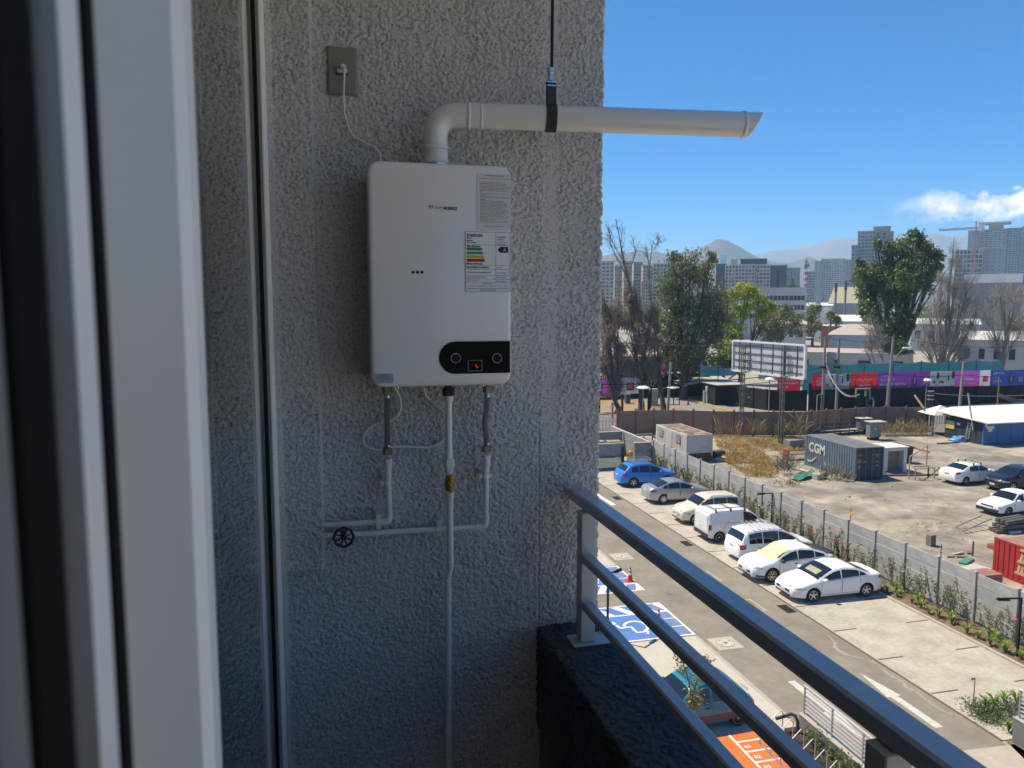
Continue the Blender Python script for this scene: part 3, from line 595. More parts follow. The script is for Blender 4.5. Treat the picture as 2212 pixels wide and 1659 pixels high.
b = MB(); b.rbox(vp.x - .004, vp.x + .004, vp.y - .025, vp.y - .019, vp.z - .024, vp.z + .026, .002); b.lathe([(.0075, 0), (.0075, .013)], 10, Matrix.Translation(vp + Vector((0, -.010, 0))) @ Matrix.Rotation(R(90), 4, 'X')); b.build('lever', yel, vl_, 30)
MB().lathe([(.0042, 0), (.0042, .003)], 6, Matrix.Translation(vp + Vector((0, -.025, 0))) @ Matrix.Rotation(R(90), 4, 'X')).build('lever_nut', chrome, vl_)
hw = p6(420, 1187, 2.005); wh = thing('valve_handwheel', 'black scalloped valve handwheel on the lower water pipe', 'valve', hw)
Mw = Matrix.Translation(hw) @ Matrix.Rotation(R(90), 4, 'X'); b = MB(); pts = []
for k in range(48):
    an = 2 * math.pi * k / 48; rr = .0235 + .0018 * abs(math.cos(4 * an)); pts.append(Mw @ Vector((rr * math.cos(an), rr * math.sin(an), 0)))
b.tube(pts + [pts[0]], .0035, 8, False); b.build('rim', dark_metal, wh, 50)
for k in range(8):
    an = 2 * math.pi * (k + .5) / 8; MB().bar(Mw @ Vector((.006 * math.cos(an), .006 * math.sin(an), -.002)), Mw @ Vector(((.023) * math.cos(an), .023 * math.sin(an), 0)), .0045, .003).build('spoke', dark_metal, wh)
MB().lathe([(.008, -.04), (.008, .002), (.005, .004)], 12, Mw).build('hub', dark_metal, wh, 40)
cb = thing('cable_loop', 'loose white cable looping behind the pipes below the heater', 'cable', p6(700, 617, 2.07))
cl = [(742, 195, 2.03), (785, 270, 2.06), (792, 340, 2.075), (768, 395, 2.075), (720, 425, 2.075), (640, 445, 2.078), (572, 488, 2.078), (546, 548, 2.078), (575, 598, 2.078), (650, 617, 2.076), (745, 597, 2.072), (850, 595, 2.075), (950, 602, 2.078), (1030, 582, 2.078), (1085, 530, 2.076), (1120, 470, 2.07), (1115, 410, 2.06), (1070, 368, 2.055), (1000, 310, 2.06), (955, 255, 2.05), (938, 200, 2.03)]
MB().tube(spline([p6(*c) for c in cl]), .0031, 8).build('cable', pv, cb, 60)
a, c = p6(975, 292, 2.058), p6(1075, 372, 2.055); MB().tube([a, a + (c - a) * .15, a + (c - a) * .6, a + (c - a) * .7, c], [.004, .0062, .0062, .0045, .003], 8).build('connector', pm('connector_cream', (.55, .48, .33), .5), cb, 50)
# ================================================================ ground, car park
def sheet(name, poly, z, m, kind='structure', **kw):
    return MB().add([(x, y, z) for x, y in poly], [tuple(range(len(poly)))]).build(name, m, None, kind=kind, **kw)
def rectp(x0, x1, y0, y1): return [(x0, y0), (x1, y0), (x1, y1), (x0, y1)]
conc = pm('parking_concrete', (.32, .295, .25), .85, vs=.9, col2=(.44, .41, .355), var=.14, bump=.2, bs=30, det=9, thr=(.32, .66), spots=(.32, .16, .80, .6))
conc_l = pm('light_concrete', (.40, .37, .31), .85, vs=1.3, col2=(.48, .45, .39), var=.08, bump=.2, bs=30, det=9)
asph = pm('worn_asphalt', (.175, .157, .125), .9, vs=.55, col2=(.255, .23, .19), var=.10, bump=.3, bs=60, det=8, spots=(.28, .12, .74, .7))
road = pm('street_asphalt', (.12, .12, .12), .9, vs=.4, col2=(.17, .17, .165), var=.1, det=8)
dirt = pm('lot_gravel', (.165, .153, .132), .95, vs=.19, col2=(.36, .325, .265), var=.26, bump=.6, bs=14, det=12, thr=(.40, .62), spots=(.9, .13, .72, .5))
soil = pm('planting_soil', (.11, .078, .05), .95, vs=1.6, col2=(.21, .15, .095), var=.2, bump=.6, bs=25)
far_g = pm('city_ground', (.25, .235, .20), .95, vs=.012, col2=(.35, .33, .28), var=.15, det=8)
kerbm = pm('kerb_concrete', (.36, .335, .29), .85, var=.1, vs=4, bump=.2, bs=40)
line_w = pm('road_paint_white', (.62, .61, .57), .7, vs=3.5, col2=(.72, .71, .68), var=.06)
line_b = pm('road_paint_blue', (.055, .155, .42), .6, vs=1.2, col2=(.085, .20, .50), var=.06)
line_lb = pm('road_paint_pale_blue', (.10, .175, .33), .6, vs=1.2, col2=(.15, .22, .37), var=.06)
line_o = pm('floor_paint_orange', (.62, .135, .032), .6, vs=1.5, col2=(.70, .17, .045), var=.04)
mark_d = pm('dark_joint', (.09, .082, .072), .8)
sheet('ground', rectp(-6000, 6000, -6000, 6000), -.02, far_g)
sheet('vacant_lot', [(25.6, 10), (85, 10), (85, 68), (55, 68.5), (46, 66), (33, 71), (25.6, 74)], 0, dirt)
sheet('driveway', rectp(14.14, 19.45, 6, 62), 0, asph)
sheet('parking_apron', rectp(19.55, 24.15, 17.6, 56.2), .004, conc)
MB().box(19.45, 19.55, 17.6, 56.2, -.05, .006).build('joint_strip', mark_d, None, kind='structure')
sheet('side_parking', rectp(9.2, 14.0, 6, 26.5), .004, conc_l); sheet('side_lane', rectp(9.2, 14.14, 26.5, 34.95), .0, asph); sheet('side_strip', rectp(9.2, 14.0, 34.95, 45), .004, conc_l)
b = MB().rbox(14.0, 14.14, 20.3, 26.5, -.05, .012, .004); b.rbox(14.0, 14.14, 34.95, 45, -.05, .012, .004); b.build('lane_edge', kerbm, None, kind='structure')
MB().rbox(24.15, 24.27, 17.6, 56.2, -.1, .10, .015).build('kerb', kerbm, None, kind='structure')
b = MB(); nx, ny = 8, 160; x0, x1, y0, y1 = 24.27, 25.62, 17.5, 56.6
vs = [(x0 + (x1 - x0) * i / nx, y0 + (y1 - y0) * j / ny, .03 + .07 * float(fbm(np.array([i * .7]), np.array([j * .9]), 3)[0]) + .05 * math.sin(math.pi * i / nx)) for j in range(ny + 1) for i in range(nx + 1)]
b.add(vs, [(j * (nx + 1) + i, j * (nx + 1) + i + 1, (j + 1) * (nx + 1) + i + 1, (j + 1) * (nx + 1) + i) for j in range(ny) for i in range(nx)]); b.build('planting_bed', soil, None, True, kind='structure')
sheet('front_garden', [(17.2, 10), (26, 10), (26, 17.45), (19.6, 17.55)], .006, soil); 
sheet('ramp_slab', [(13.95, 4), (19.7, 4), (19.7, 17.35), (18.0, 17.45), (13.95, 16.6)], .006, pm('ramp_concrete', (.33, .30, .25), .85, vs=1.5, col2=(.40, .365, .31), var=.08))
sheet('bounce_forecourt', rectp(.6, 70, -60, 3.9), .002, conc)  # unseen concrete added to bounce light into the balcony
# bay ticks: short dark grooves at both ends of each bay
NTH = 'nearest second third fourth fifth sixth seventh eighth ninth tenth eleventh twelfth thirteenth fourteenth fifteenth'.split()
gt = thing('bay_mark', 'dark bay groove at the lane side, nearest', 'road marking', (19.9, 20.0, 0), group='grooves between the parking bays')
MB().box(-.02, 1.05, -.035, .035, .005, .009).build('groove', mark_d, gt, local=True); k = 0
for y in np.arange(20.45, 56, 2.55):
    for x in (19.62, 23.05):
        if k == 0: gt.location = (x, y, 0)
        else: dup(gt, (x, y, 0), None, 'dark bay groove at the %s side, %s' % ('kerb' if x > 22 else 'lane', NTH[k // 2] + (' from the near end' if k > 1 else '')))
        k += 1
# painted bays
def marking(name, label, cat='road marking', loc=(0, 0, 0), group=None): return thing(name, label, cat, loc, 0, group)
def flat(b, poly, z): b.add([(x, y, z) for x, y in poly], [tuple(range(len(poly)))])
def bay(label, y0, y1, hatch_lo):
    t = marking('accessible_bay', label, loc=(12.4, y0, 0), group='blue bays for wheelchair users'); x0, x1, xm = 9.7, 14.12, 13.55
    hy0, hy1 = (y0, y0 + .98) if hatch_lo else (y1 - .98, y1); by0, by1 = (y0 + .98, y1) if hatch_lo else (y0, y1 - .98)
    b = MB(); flat(b, rectp(x0, xm, by0, by1), .010); flat(b, rectp(x0, xm, hy0, hy1), .010); b.build('blue_field', line_b, t)
    b = MB(); flat(b, rectp(xm, x1, y0, y1), .010); b.build('pale_strip', line_lb, t)
    b = MB(); w = .10; z = .0142
    for q in (rectp(x0, x1, y0, y0 + w), rectp(x0, x1, y1 - w, y1), rectp(x1 - w, x1, y0 + w, y1 - w), rectp(x0, x1 - w, (hy1 if hatch_lo else hy0) - w / 2, (hy1 if hatch_lo else hy0) + w / 2)): flat(b, q, z)
    for yy in np.linspace(y0 + .9, y1 - .9, 3): flat(b, rectp(xm - .02, x1 - w, yy - .03, yy + .03), z)
    b.build('border_line', line_w, t)
    h0, h1 = hy0 + w * .6, hy1 - w * .6
    for x in np.arange(x0 + .2, xm + .3, .95):
        p = [(x, h0), (x + .36, h0), (x + .86, h1), (x + .5, h1)] if hatch_lo else [(x + .5, h0), (x + .86, h0), (x + .36, h1), (x, h1)]
        p = [(min(a, x1 - w - .01), c) for a, c in p]
        b = MB(); flat(b, p, .0142); b.build('hatch_stripe', line_w, t)
    # wheelchair user symbol: open wheel ring and seated figure, drawn as painted strips
    b = MB(); W0 = lambda a, c_: G((2300 + a / 2.07) / 1.8228, (2100 + c_ / 2.07) / 1.8228)
    sh_ = W0(112, 375) - W0(515, 772) if hatch_lo else Vector((0, 0, 0)); zk = .0142
    for P_ in (((322, 758), (338, 736), (372, 723), (420, 719), (468, 728), (503, 748), (518, 772), (508, 790), (488, 797)), ((300, 778), (345, 767), (385, 766), (404, 786), (432, 811), (478, 806), (522, 801), (519, 822)), ((262, 752), (300, 778))):
        L_ = [W0(*q) + sh_ for q in P_]; L_ = spline(L_, 5) if len(P_) > 8 else L_; zk += .0004
        E1, E2 = [], []
        for i, p in enumerate(L_):
            d = L_[min(i + 1, len(L_) - 1)] - L_[max(i - 1, 0)]; d.z = 0; d.normalize(); nn = Vector((-d.y, d.x, 0)) * .058; E1.append((p + nn).xy); E2.append((p - nn).xy)
        b.add([(q.x, q.y, zk) for q in E1 + E2], [(i, i + 1, len(L_) + i + 1, len(L_) + i) for i in range(len(L_) - 1)])
    hd = W0(235, 738) + sh_; flat(b, [(hd.x + .13 * math.cos(R(a_)), hd.y + .13 * math.sin(R(a_))) for a_ in range(0, 360, 24)], .0142); b.build('wheelchair_symbol', line_w, t)
bay('nearer blue wheelchair bay seen between the railing bars', 26.58, 30.0, False)
bay('farther blue wheelchair bay beside the upright traffic cone', 31.46, 34.85, True)
def arrow(label, xc, ytip, yhead, ytail, hw, sw):
    t = marking('lane_arrow', label, loc=(xc, (ytip + ytail) / 2, 0), group='white arrows painted on the lane')
    b = MB(); flat(b, [(xc, ytip), (xc - hw, yhead), (xc - sw, yhead), (xc - sw, ytail), (xc + sw, ytail), (xc + sw, yhead), (xc + hw, yhead)], .006); b.build('arrow_paint', pm('worn_arrow_white', (.40, .385, .35), .8, vs=5, col2=(.60, .585, .55), var=.08), t)
arrow('white lane arrow pointing away, beside the bare bays', 18.25, 22.3, 20.6, 18.65, .27, .14)
arrow('white lane arrow pointing nearer, behind the metal ramp railing', 15.55, 18.6, 20.3, 22.35, .27, .14)
far_arrow = marking('lane_arrow', 'distant white arrow paint beside the railing top end', loc=(16, 43, 0), group='white arrows painted on the lane')
p_, q_ = G(*Z5(85, 305)), G(*Z5(215, 385)); b = MB(); flat(b, [(p_.x - .16, p_.y), (q_.x - .16, q_.y), (q_.x + .16, q_.y), (p_.x + .16, p_.y)], .006); b.build('arrow_paint', line_w, far_arrow)
# manholes, hatches and drains
cov = pm('manhole_concrete', (.40, .36, .29), .85, var=.1, vs=5)
def manhole(x, y, label):
    t = thing('manhole', label, 'manhole', (x, y, 0), 0, 'round manhole lids on the lane')
    MB().rbox(-.52, .52, -.52, .52, -.03, .012, .01).build('surround', cov, t, local=True)
    MB().lathe([(.33, .0125), (.33, .0205), (.30, .022)], 28).build('lid', conc_l, t, 30, local=True)
    b = MB(); b.lathe([(.345, .0122), (.345, .0150), (.331, .0150), (.331, .0122)], 28); b.build('ring', mark_d, t, local=True)
    for k in range(4): MB().box(.25, .28, -.04, .04, .0225, .026, Matrix.Rotation(R(90 * k + 30), 4, 'Z')).build('lifting_slot', mark_d, t, local=True)
    MB().lathe([(.07, .0225), (.07, .025)], 14).build('centre_plate', mark_d, t, local=True)
manhole(14.86, 25.6, 'round manhole in a pale square, nearest the teal car'); manhole(14.86, 36.15, 'round manhole in a pale square, beyond the traffic cone')
def hatch(x0, x1, y0, y1, label):
    t = thing('floor_hatch', label, 'hatch', ((x0 + x1) / 2, (y0 + y1) / 2, 0), 0, 'rectangular frames set in the lane'); w = .07
    for q in (rectp(x0, x1, y0, y0 + w), rectp(x0, x1, y1 - w, y1), rectp(x0, x0 + w, y0 + w, y1 - w), rectp(x1 - w, x1, y0 + w, y1 - w)):
        MB().box(q[0][0], q[1][0], q[0][1], q[2][1], -.02, .009).build('frame', cov, t)
    MB().box(x0 + w, x1 - w, y0 + w, y1 - w, -.02, .005).build('cover', asph, t)
for (a, c_, l) in (((885, 870), (1005, 938), 'pale framed hatch in the lane, farther one'), ((1175, 1070), (1328, 1152), 'pale framed hatch in the lane, nearer one')):
    p, q = G(*Z5(*a)), G(*Z5(*c_)); hatch(q.x - .75, q.x, q.y, q.y + 2.1 if False else p.y, l)
def drain(p, label):
    t = thing('drain_grate', label, 'drain', (p.x, p.y, 0), 0, 'iron drain grates along the lane edge')
    MB().box(-.21, .21, -.42, .42, -.05, .0075).build('pit', gasket, t, local=True)
    m = pm('cast_iron', (.055, .05, .045), .6, .4)
    for k in range(9): MB().box(-.20, .20, -.40 + .095 * k, -.36 + .095 * k, .008, .013).build('bar', m, t, local=True)
    for s in (-1, 1): MB().box(s * .21 - .015, s * .21 + .015, -.43, .43, .006, .014).build('frame', m, t, local=True)
for (x, y, l) in ((258, 333, 'drain grate level with the silver sedan'), (765, 662, 'drain grate level with the white van'), (1497, 1135, 'drain grate just before the white sedan')):
    p = G(*Z5(x, y)); p.x = 19.12; drain(p, l)
# dried cement splash running along the lane
sp = pm('cement_splash', (.30, .28, .235), .9, var=.1, vs=6)
P = [(555, 0), (610, 60), (620, 110), (700, 160), (850, 200), (960, 240), (1000, 270), (1080, 340), (1190, 400), (1210, 440), (1300, 480), (1400, 560), (1530, 640), (1690, 690)]
pts = spline([G(*Z9(*p), .004) for p in P], 8); b = MB(); L1, R1 = [], []
for i, p in enumerate(pts):
    d = (pts[min(i + 1, len(pts) - 1)] - pts[max(i - 1, 0)]); d.z = 0; d.normalize(); nn = Vector((-d.y, d.x, 0)); w = .025 + .06 * random.random() ** 2 + (.08 if 8 < i < 30 else 0) * random.random()
    L1.append(p + nn * w); R1.append(p - nn * w * random.uniform(.3, 1))
b.add(L1 + R1, [(i, i + 1, len(pts) + i + 1, len(pts) + i) for i in range(len(pts) - 1)]); tag(b.build('cement_splash', sp), 'pale wavy cement splash dried on the dark lane', 'stain')
# cones
def cone(p, label):
    t = thing('traffic_cone', label, 'traffic cone', p, 0, 'orange traffic cones'); o = pm('cone_orange', (.62, .03, .02), .45); wv = pm('cone_white', (.7, .7, .7), .4)
    MB().rbox(-.19, .19, -.19, .19, 0, .035, .012).build('base', o, t, local=True)
    def cr(z): return .135 - .105 * (z - .035) / .66
    for z0, z1, m, nm in ((.035, .33, o, 'body'), (.33, .44, wv, 'reflective_band'), (.44, .52, o, 'body'), (.52, .60, wv, 'reflective_band'), (.60, .70, o, 'body')):
        MB().lathe([(cr(z0), z0), (cr(z1), z1)], 18).build(nm, m, t, 50, local=True)
cone(G(1361, 1256), 'upright traffic cone standing on the farther blue bay'); cone(G(*Z7(900, 375)), 'traffic cone half hidden by the railing on the nearer blue bay')
# slim black lamp posts
lampm = pm('lamp_black', (.015, .015, .016), .4, .3)
def lamppost(p, h, label, rz):
    t = thing('lamp_post', label, 'lamp post', p, rz, 'slim black lamp posts')
    MB().box(-.035, .035, -.035, .035, 0, h).build('pole', lampm, t, local=True); MB().rbox(-.12, .12, -.12, .12, 0, .03, .01).build('base_plate', kerbm, t, local=True)
    MB().box(-.9, .035, -.03, .03, h, h + .05).build('arm', lampm, t, local=True); MB().rbox(-.9, -.45, -.09, .09, h - .045, h - .003, .01).build('lamp_head', lampm, t, local=True)
p = G(*Z5(1358, 532)); lamppost(p, hz(p, Z5(0, 302)[1]), 'black lamp post in the bed behind the white van', R(-12))
p = G(*Z6(2082, 1440)); lamppost(p, hz(p, Z6(0, 950)[1]), 'black lamp post in the bed at the right edge', R(-12))
p = G(1312, 1382); lamppost(p, 2.6, 'black lamp post seen through the lower railing bars', R(215))
p = G(*Z3(582, 1272)); lamppost(p, hz(p, Z3(0, 965)[1]), 'thin black post where the concrete fence begins', R(80))
# faucet post near the garden
p = G(*Z9(1783, 603)); t = thing('tap_post', 'thin grey tap standpipe beside the corner garden', 'tap', p)
MB().tube([(0, 0, 0), (0, 0, .95)], .018, 8).build('pipe', pm('zinc', (.35, .35, .34), .4, .7), t, local=True); MB().tube([(0, 0, .93), (-.09, 0, .96), (-.12, 0, .9)], .022, 8).build('tap', dark_metal, t, local=True)
# ---------------------------------------------------------------- precast concrete fence: post and four planks per bay
fc = pm('precast_concrete', (.27, .27, .265), .85, vs=2.2, col2=(.38, .375, .36), var=.10, bump=.25, bs=30, det=9, randv=.06)
fence = thing('concrete_fence', 'long precast concrete fence of stacked grey planks between the lots', 'fence', (25.7, 39, 0))
FX = 25.68; ph = .505; me_pl = MB().rbox(-.02, .02, 0.08, 1.875, .012, ph - .004, .012).mesh('plank', fc); me_po = MB().rbox(-.085, .085, -.075, .075, 0, 2.20, .015).mesh('post', fc); 
for k in range(22):
    y = 17.05 + 1.955 * k
    o = link('post', me_po, fence); o.location = (FX - 25.7, y - 39, 0)
    if k < 21:
        for j in range(4):
            o = link('plank', me_pl, fence); o.location = (FX - 25.7 + random.uniform(-.008, .008), y - 39, .10 + j * ph); o.rotation_euler = (0, random.uniform(-.01, .01), 0)
# thin rods with yellow tags standing at the fence (electric fence wire holders)
for (x, y0_, y1_, tagd, l) in ((711, 312, 212, 1, 'rod with yellow tag above the fence behind the two white cars'), (1447, 618, 498, 0, 'notched wire rod above the fence opposite the bare bays'), ((1365 / 4.688 + 1283.7 - 1645.8) * 3.78, 0, 0, 1, 'rod with yellow tag above the fence by the dry grass')):
    if y0_: q = PX(*Z6(x, y0_), FX); h = PX(*Z6(x, y1_), FX).z - q.z
    else: q = PX(*Z3(1365, 1320), FX); h = PX(*Z3(1365, 1240), FX).z - q.z
    t = thing('wire_rod', l, 'rod', (FX, q.y, 1.6), group='rods holding fence wires'); MB().tube([(0.075, 0, 0), (0.075, 0, q.z - 1.6 + h)], .014, 5).build('rod', dark_metal, t, local=True)
    for k in range(4): MB().box(-.01 + .075, .05 + .075, -.015, .015, q.z - 1.6 + h * (.15 + .22 * k), q.z - 1.6 + h * (.15 + .22 * k) + .03).build('insulator', dark_metal, t, local=True)
    if tagd: MB().rbox(-.01, .02, -.28, -.02, q.z - 1.6 + h * .55, q.z - 1.6 + h * .78, .004).build('warning_tag', pm('tag_yellow', (.6, .36, .03), .5), t, local=True)
# ================================================================ cars
tyre_m = pm('tyre_rubber', (.018, .018, .018), .8); rim_m = pm('alloy', (.55, .55, .56), .3, .8); rim_d = pm('rim_shadow', (.03, .03, .03), .6)
cglass = pm('car_glass', (.012, .016, .019), .06, spec=.7); seam = pm('panel_gap', (.012, .012, .012), .7); trim = pm('black_trim', (.022, .022, .023), .55)
lampc = pm('headlamp', (.45, .47, .48), .08, .3, coat=.6); lampr = pm('tail_lamp', (.30, .012, .012), .12, coat=.6); platem = pm('number_plate', (.6, .6, .57), .5)
def paint(n, c, metal=0.0, rough=.28): return pm('car_paint_' + n, c, rough, metal, coat=.35, spec=.35)
def car(name, label, S, col, loc, rz):
    L, W_, H_ = S['L'], S['W'], S['H']; hw = W_ / 2; top = np.array(S['top']); belt = np.array(S['belt']); gc = S.get('gc', .19)
    wx, wr = S['wx'], S['wr']; ws, rw = S['ws'], S['rw']; tum = S.get('tumble', .30)
    NX = 72; xs = np.unique(np.concatenate([np.linspace(0, L, NX), [ws[0], ws[1], rw[0], rw[1]]]))
    def smooth(f, k=.05):
        g = lambda x: sum(np.interp(x + d * k, f[:, 0], f[:, 1]) * w for d, w in ((-1.5, .15), (-.7, .22), (0, .26), (.7, .22), (1.5, .15)))
        return g
    ft, fb = smooth(top), smooth(belt)
    fe, re = S.get('fe', .62), S.get('re', .45); ef, er = S.get('ef', .22), S.get('er', .14)
    def hwid(x):
        a = max(0, 1 - x / fe); c = max(0, 1 - (L - x) / re); return hw * (1 - ef * a ** 2.4 - er * c ** 2.6)
    def zb_(x): return gc + .05 * max(0, 1 - x / .5) ** 1.5 + .09 * max(0, 1 - (L - x) / .6) ** 1.5
    def section(x):
        w = hwid(x); zt = float(ft(x)); zs = min(float(fb(x)), zt - .03); zb = zb_(x); h = zt - zs
        wr_ = max(w * .5, w * .965 - tum * h - (0 if h > .15 else .03))
        return [(0, zb), (w * .82, zb), (w * .955, zb + .04), (w * .985, zb + .16), (w, zb + .5 * (zs - zb)), (w * .995, zs - .08), (w * .965, zs), (wr_, zt - min(.075, .5 * h)), (wr_ - min(.045, .4 * h), zt - min(.03, .22 * h)), (wr_ * .6, zt - .004), (0, zt + .008)]
    SEC = [section(x) for x in xs]; npt = 11; vs = []; fs = []
    rows = []
    for x, s in zip(xs, SEC):
        r = [(x, -y, z) for y, z in s[1:][::-1]][1:] if False else None
        ring = [(x, y, z) for y, z in s] + [(x, -y, z) for y, z in s[-2:0:-1]]; rows.append(ring)
    for e, x in ((0, -.035), (-1, L + .035)):                          # rounded nose and tail
        ring = rows[e]; cz_ = .5 * (min(p[2] for p in ring) + max(p[2] for p in ring)); ring2 = [(x, p[1] * .90, cz_ + (p[2] - cz_) * .86) for p in ring]
        rows = [ring2] + rows if e == 0 else rows + [ring2]
    n = len(rows[0])
    for r in rows: vs += r
    for i in range(len(rows) - 1):
        for k in range(n): fs.append((i * n + k, i * n + (k + 1) % n, (i + 1) * n + (k + 1) % n, (i + 1) * n + k))
    fs += [tuple(range(n))[::-1], tuple(range((len(rows) - 1) * n, len(rows) * n))]
    t = thing(name, label, S.get('cat', 'car'), loc, rz, S.get('group'))
    X0 = L / 2
    def sh(b): b.v = [(v[0] - X0, v[1], v[2]) for v in b.v]; return b
    bm_ = MB().add(vs, fs); sh(bm_); me = bm_.mesh('body', [col, seam], False)
    import bmesh
    q = bmesh.new(); q.from_mesh(me); bmesh.ops.recalc_face_normals(q, faces=q.faces); q.to_mesh(me); q.free()
    body = link('body', me, t)
    for x in wx:                                                        # wheel arches cut out
        cb_ = MB(); cb_.m = 1; cb_.lathe([(wr + .055, -hw - .3), (wr + .055, hw + .3)], 28, Matrix.Translation((x - X0, 0, wr)) @ Matrix.Rotation(R(90), 4, 'X'))
        cm = cb_.mesh('cut', [col, seam]); co = bpy.data.objects.new('cut', cm); COL.objects.link(co)
        md = body.modifiers.new('arch', 'BOOLEAN'); md.operation = 'DIFFERENCE'; md.object = co; md.solver = 'EXACT'
        tm = body.matrix_basis.copy(); body.parent = None
        me2 = bpy.data.meshes.new_from_object(body.evaluated_get(bpy.context.evaluated_depsgraph_get()))
        body.modifiers.clear(); old = body.data; body.data = me2; bpy.data.meshes.remove(old); bpy.data.objects.remove(co); bpy.data.meshes.remove(cm); body.parent = t
    body.data.name = 'body'; shade(body.data, 38)
    def sec_y(x, z):
        s = section(min(max(x, 0), L))
        for a, c in zip(s[1:], s[2:]):
            if a[1] <= z <= c[1] and c[1] > a[1]: return a[0] + (c[0] - a[0]) * (z - a[1]) / (c[1] - a[1])
        return s[-2][0] if z > s[-2][1] else s[1][0]
    def sec_z(x, y):
        s = section(min(max(x, 0), L)); pts = s[6:]
        for a, c in zip(pts, pts[1:]):
            if c[0] <= y <= a[0] and a[0] > c[0]: return a[1] + (c[1] - a[1]) * (a[0] - y) / (a[0] - c[0])
        return s[-1][1]
    def side_patch(b, x0, x1, zf0, zf1, off, nx_=8, nz=4):             # zf: functions of x
        for sd in (1, -1): patch(b, x0, x1, zf0, zf1, off, sd, nx_, nz)
    def patch(b, x0, x1, zf0, zf1, off, sd, nx_=8, nz=4):
        vv = []; dx = (x1 - x0) / nx_
        for i in range(nx_ + 1):
            x = x0 + dx * i; a, c = zf0(x), max(zf1(x), zf0(x) + .001)
            for j in range(nz + 1):
                z = a + (c - a) * j / nz; vv.append((x, sd * (sec_y(x, z) + off), z))
        m_ = nz + 1; ff = [(i * m_ + j, (i + 1) * m_ + j, (i + 1) * m_ + j + 1, i * m_ + j + 1) for i in range(nx_) for j in range(nz)]
        b.add(vv, ff if sd < 0 else [f[::-1] for f in ff])
    def cpatch(b, xa, xb, ka, kb, off, nx_=6, ny=10):                   # screens: from x a to x b, half width factors
        vv = []
        for i in range(nx_ + 1):
            x = xa + (xb - xa) * i / nx_; s = section(x); w = s[8][0] * (ka + (kb - ka) * i / nx_)
            for j in range(ny + 1):
                y = w * (2 * j / ny - 1); vv.append((x, y, sec_z(x, abs(y)) + off))
        m_ = ny + 1; b.add(vv, [(i * m_ + j, (i + 1) * m_ + j, (i + 1) * m_ + j + 1, i * m_ + j + 1) for i in range(nx_) for j in range(ny)])
    bz = lambda x: min(float(fb(x)), float(ft(x)) - .03)
    tz = lambda x: float(ft(x)) - min(.075, .5 * (float(ft(x)) - bz(x)))
    part = lambda nm, b, m, sm=60, par=t: sh(b).build(nm, m, par, sm, local=True)
    if 'wsx' not in S: 
        b = MB(); cpatch(b, ws[0] + .04, ws[1] - .03, 1.02, .98, .007); part('windscreen', b, cglass)
        if rw[1] > rw[0] + .02: b = MB(); cpatch(b, rw[0] + .03, rw[1] - .05, .98, .98, .007); part('rear_window', b, cglass)
    for (x0, x1) in S['win']:
        for sd in (1, -1):
            b = MB(); patch(b, x0, x1, lambda x: bz(x) + .025, lambda x: max(bz(x) + .028, tz(x) - .035), .007, sd, 10, 3); part('side_window', b, cglass)
    for (x0, x1) in S['doors']:
        for sd in (1, -1):
            lo, hi = gc + .13, lambda x: bz(x) - .012
            b = MB(); patch(b, x0, x1, lambda x: lo - .012, lambda x: hi(x) + .012, .0025, sd, 8, 6); part('door_gap', b, seam)
            b = MB(); patch(b, x0 + .014, x1 - .014, lambda x: lo, hi, .0055, sd, 8, 6); dr = part('door', b, col)
            hx = x1 - .24; hzz = bz(hx) - .12; y = sec_y(hx, hzz)
            b = MB(); b.rbox(hx, hx + .17, sd * y - .02, sd * y + .02, hzz - .018, hzz + .018, .008)
            b.v = [(v[0], v[1] + sd * .012, v[2]) for v in b.v]; part('handle', b, S.get('handle', col), 40, dr)
    for sd in (1, -1):                                                  # mirrors and lamps
        mx = ws[0] + .33; y = sec_y(mx, bz(mx)); b = MB(); b.rbox(mx - .09, mx + .09, sd * (y + .10) - .10, sd * (y + .10) + .10, bz(mx) + .0, bz(mx) + .15, .04); part('mirror', b, S.get('mirror', col), 60)
        hl = S.get('hl', (.03, .50, .63, .75)); b = MB(); patch(b, hl[0], hl[1], lambda x: hl[2], lambda x: hl[2] + (hl[3] - hl[2]) * (1 - .55 * (x - hl[0]) / (hl[1] - hl[0])), .008, sd, 7, 3); part('headlight', b, lampc)
        tl = S.get('tl', (.40, .02, .78, .95)); b = MB(); patch(b, L - tl[0], L - tl[1], lambda x: tl[2] + .3 * (tl[3] - tl[2]) * (1 - (x - L + tl[0]) / tl[0]), lambda x: tl[3], .008, sd, 6, 3); part('tail_light', b, lampr)
    if S.get('clad'):
        b = MB(); side_patch(b, .1, L - .1, lambda x: zb_(x) + .03, lambda x: zb_(x) + S['clad'], .010, 24, 3)
        part('sill_cladding', b, trim)
    gz = S.get('grille', (.42, .52, .7)); w = hwid(0)
    MB().rbox(-X0 - .052, -X0 - .01, -w * gz[2], w * gz[2], gz[0], gz[1], .01).build('grille', trim, t, local=True)
    MB().rbox(-X0 - .047, -X0 - .01, -w * .8, w * .8, gc + .06, gc + .14, .01).build('bumper_intake', trim, t, local=True)
    for s, x in ((-1, -X0 - .057), (1, X0 + .040)): MB().rbox(x, x + .016, -.2, .2, S.get('pz', .42) + (0 if s < 0 else S.get('rpz', .35)), S.get('pz', .42) + .12 + (0 if s < 0 else S.get('rpz', .35)), .004).build('number_plate', platem, t, local=True)
    if S.get('bumper'): MB().rbox(X0 - .15, X0 + .075, -hw * .9, hw * .9, gc + .10, gc + .34, .04).build('rear_bumper', S['bumper'], t, 40, local=True)
    if S.get('fbumper'): MB().rbox(-X0 - .09, -X0 + .12, -hw * .88, hw * .88, gc + .06, gc + .27, .03).build('front_bumper', S['fbumper'], t, 40, local=True)
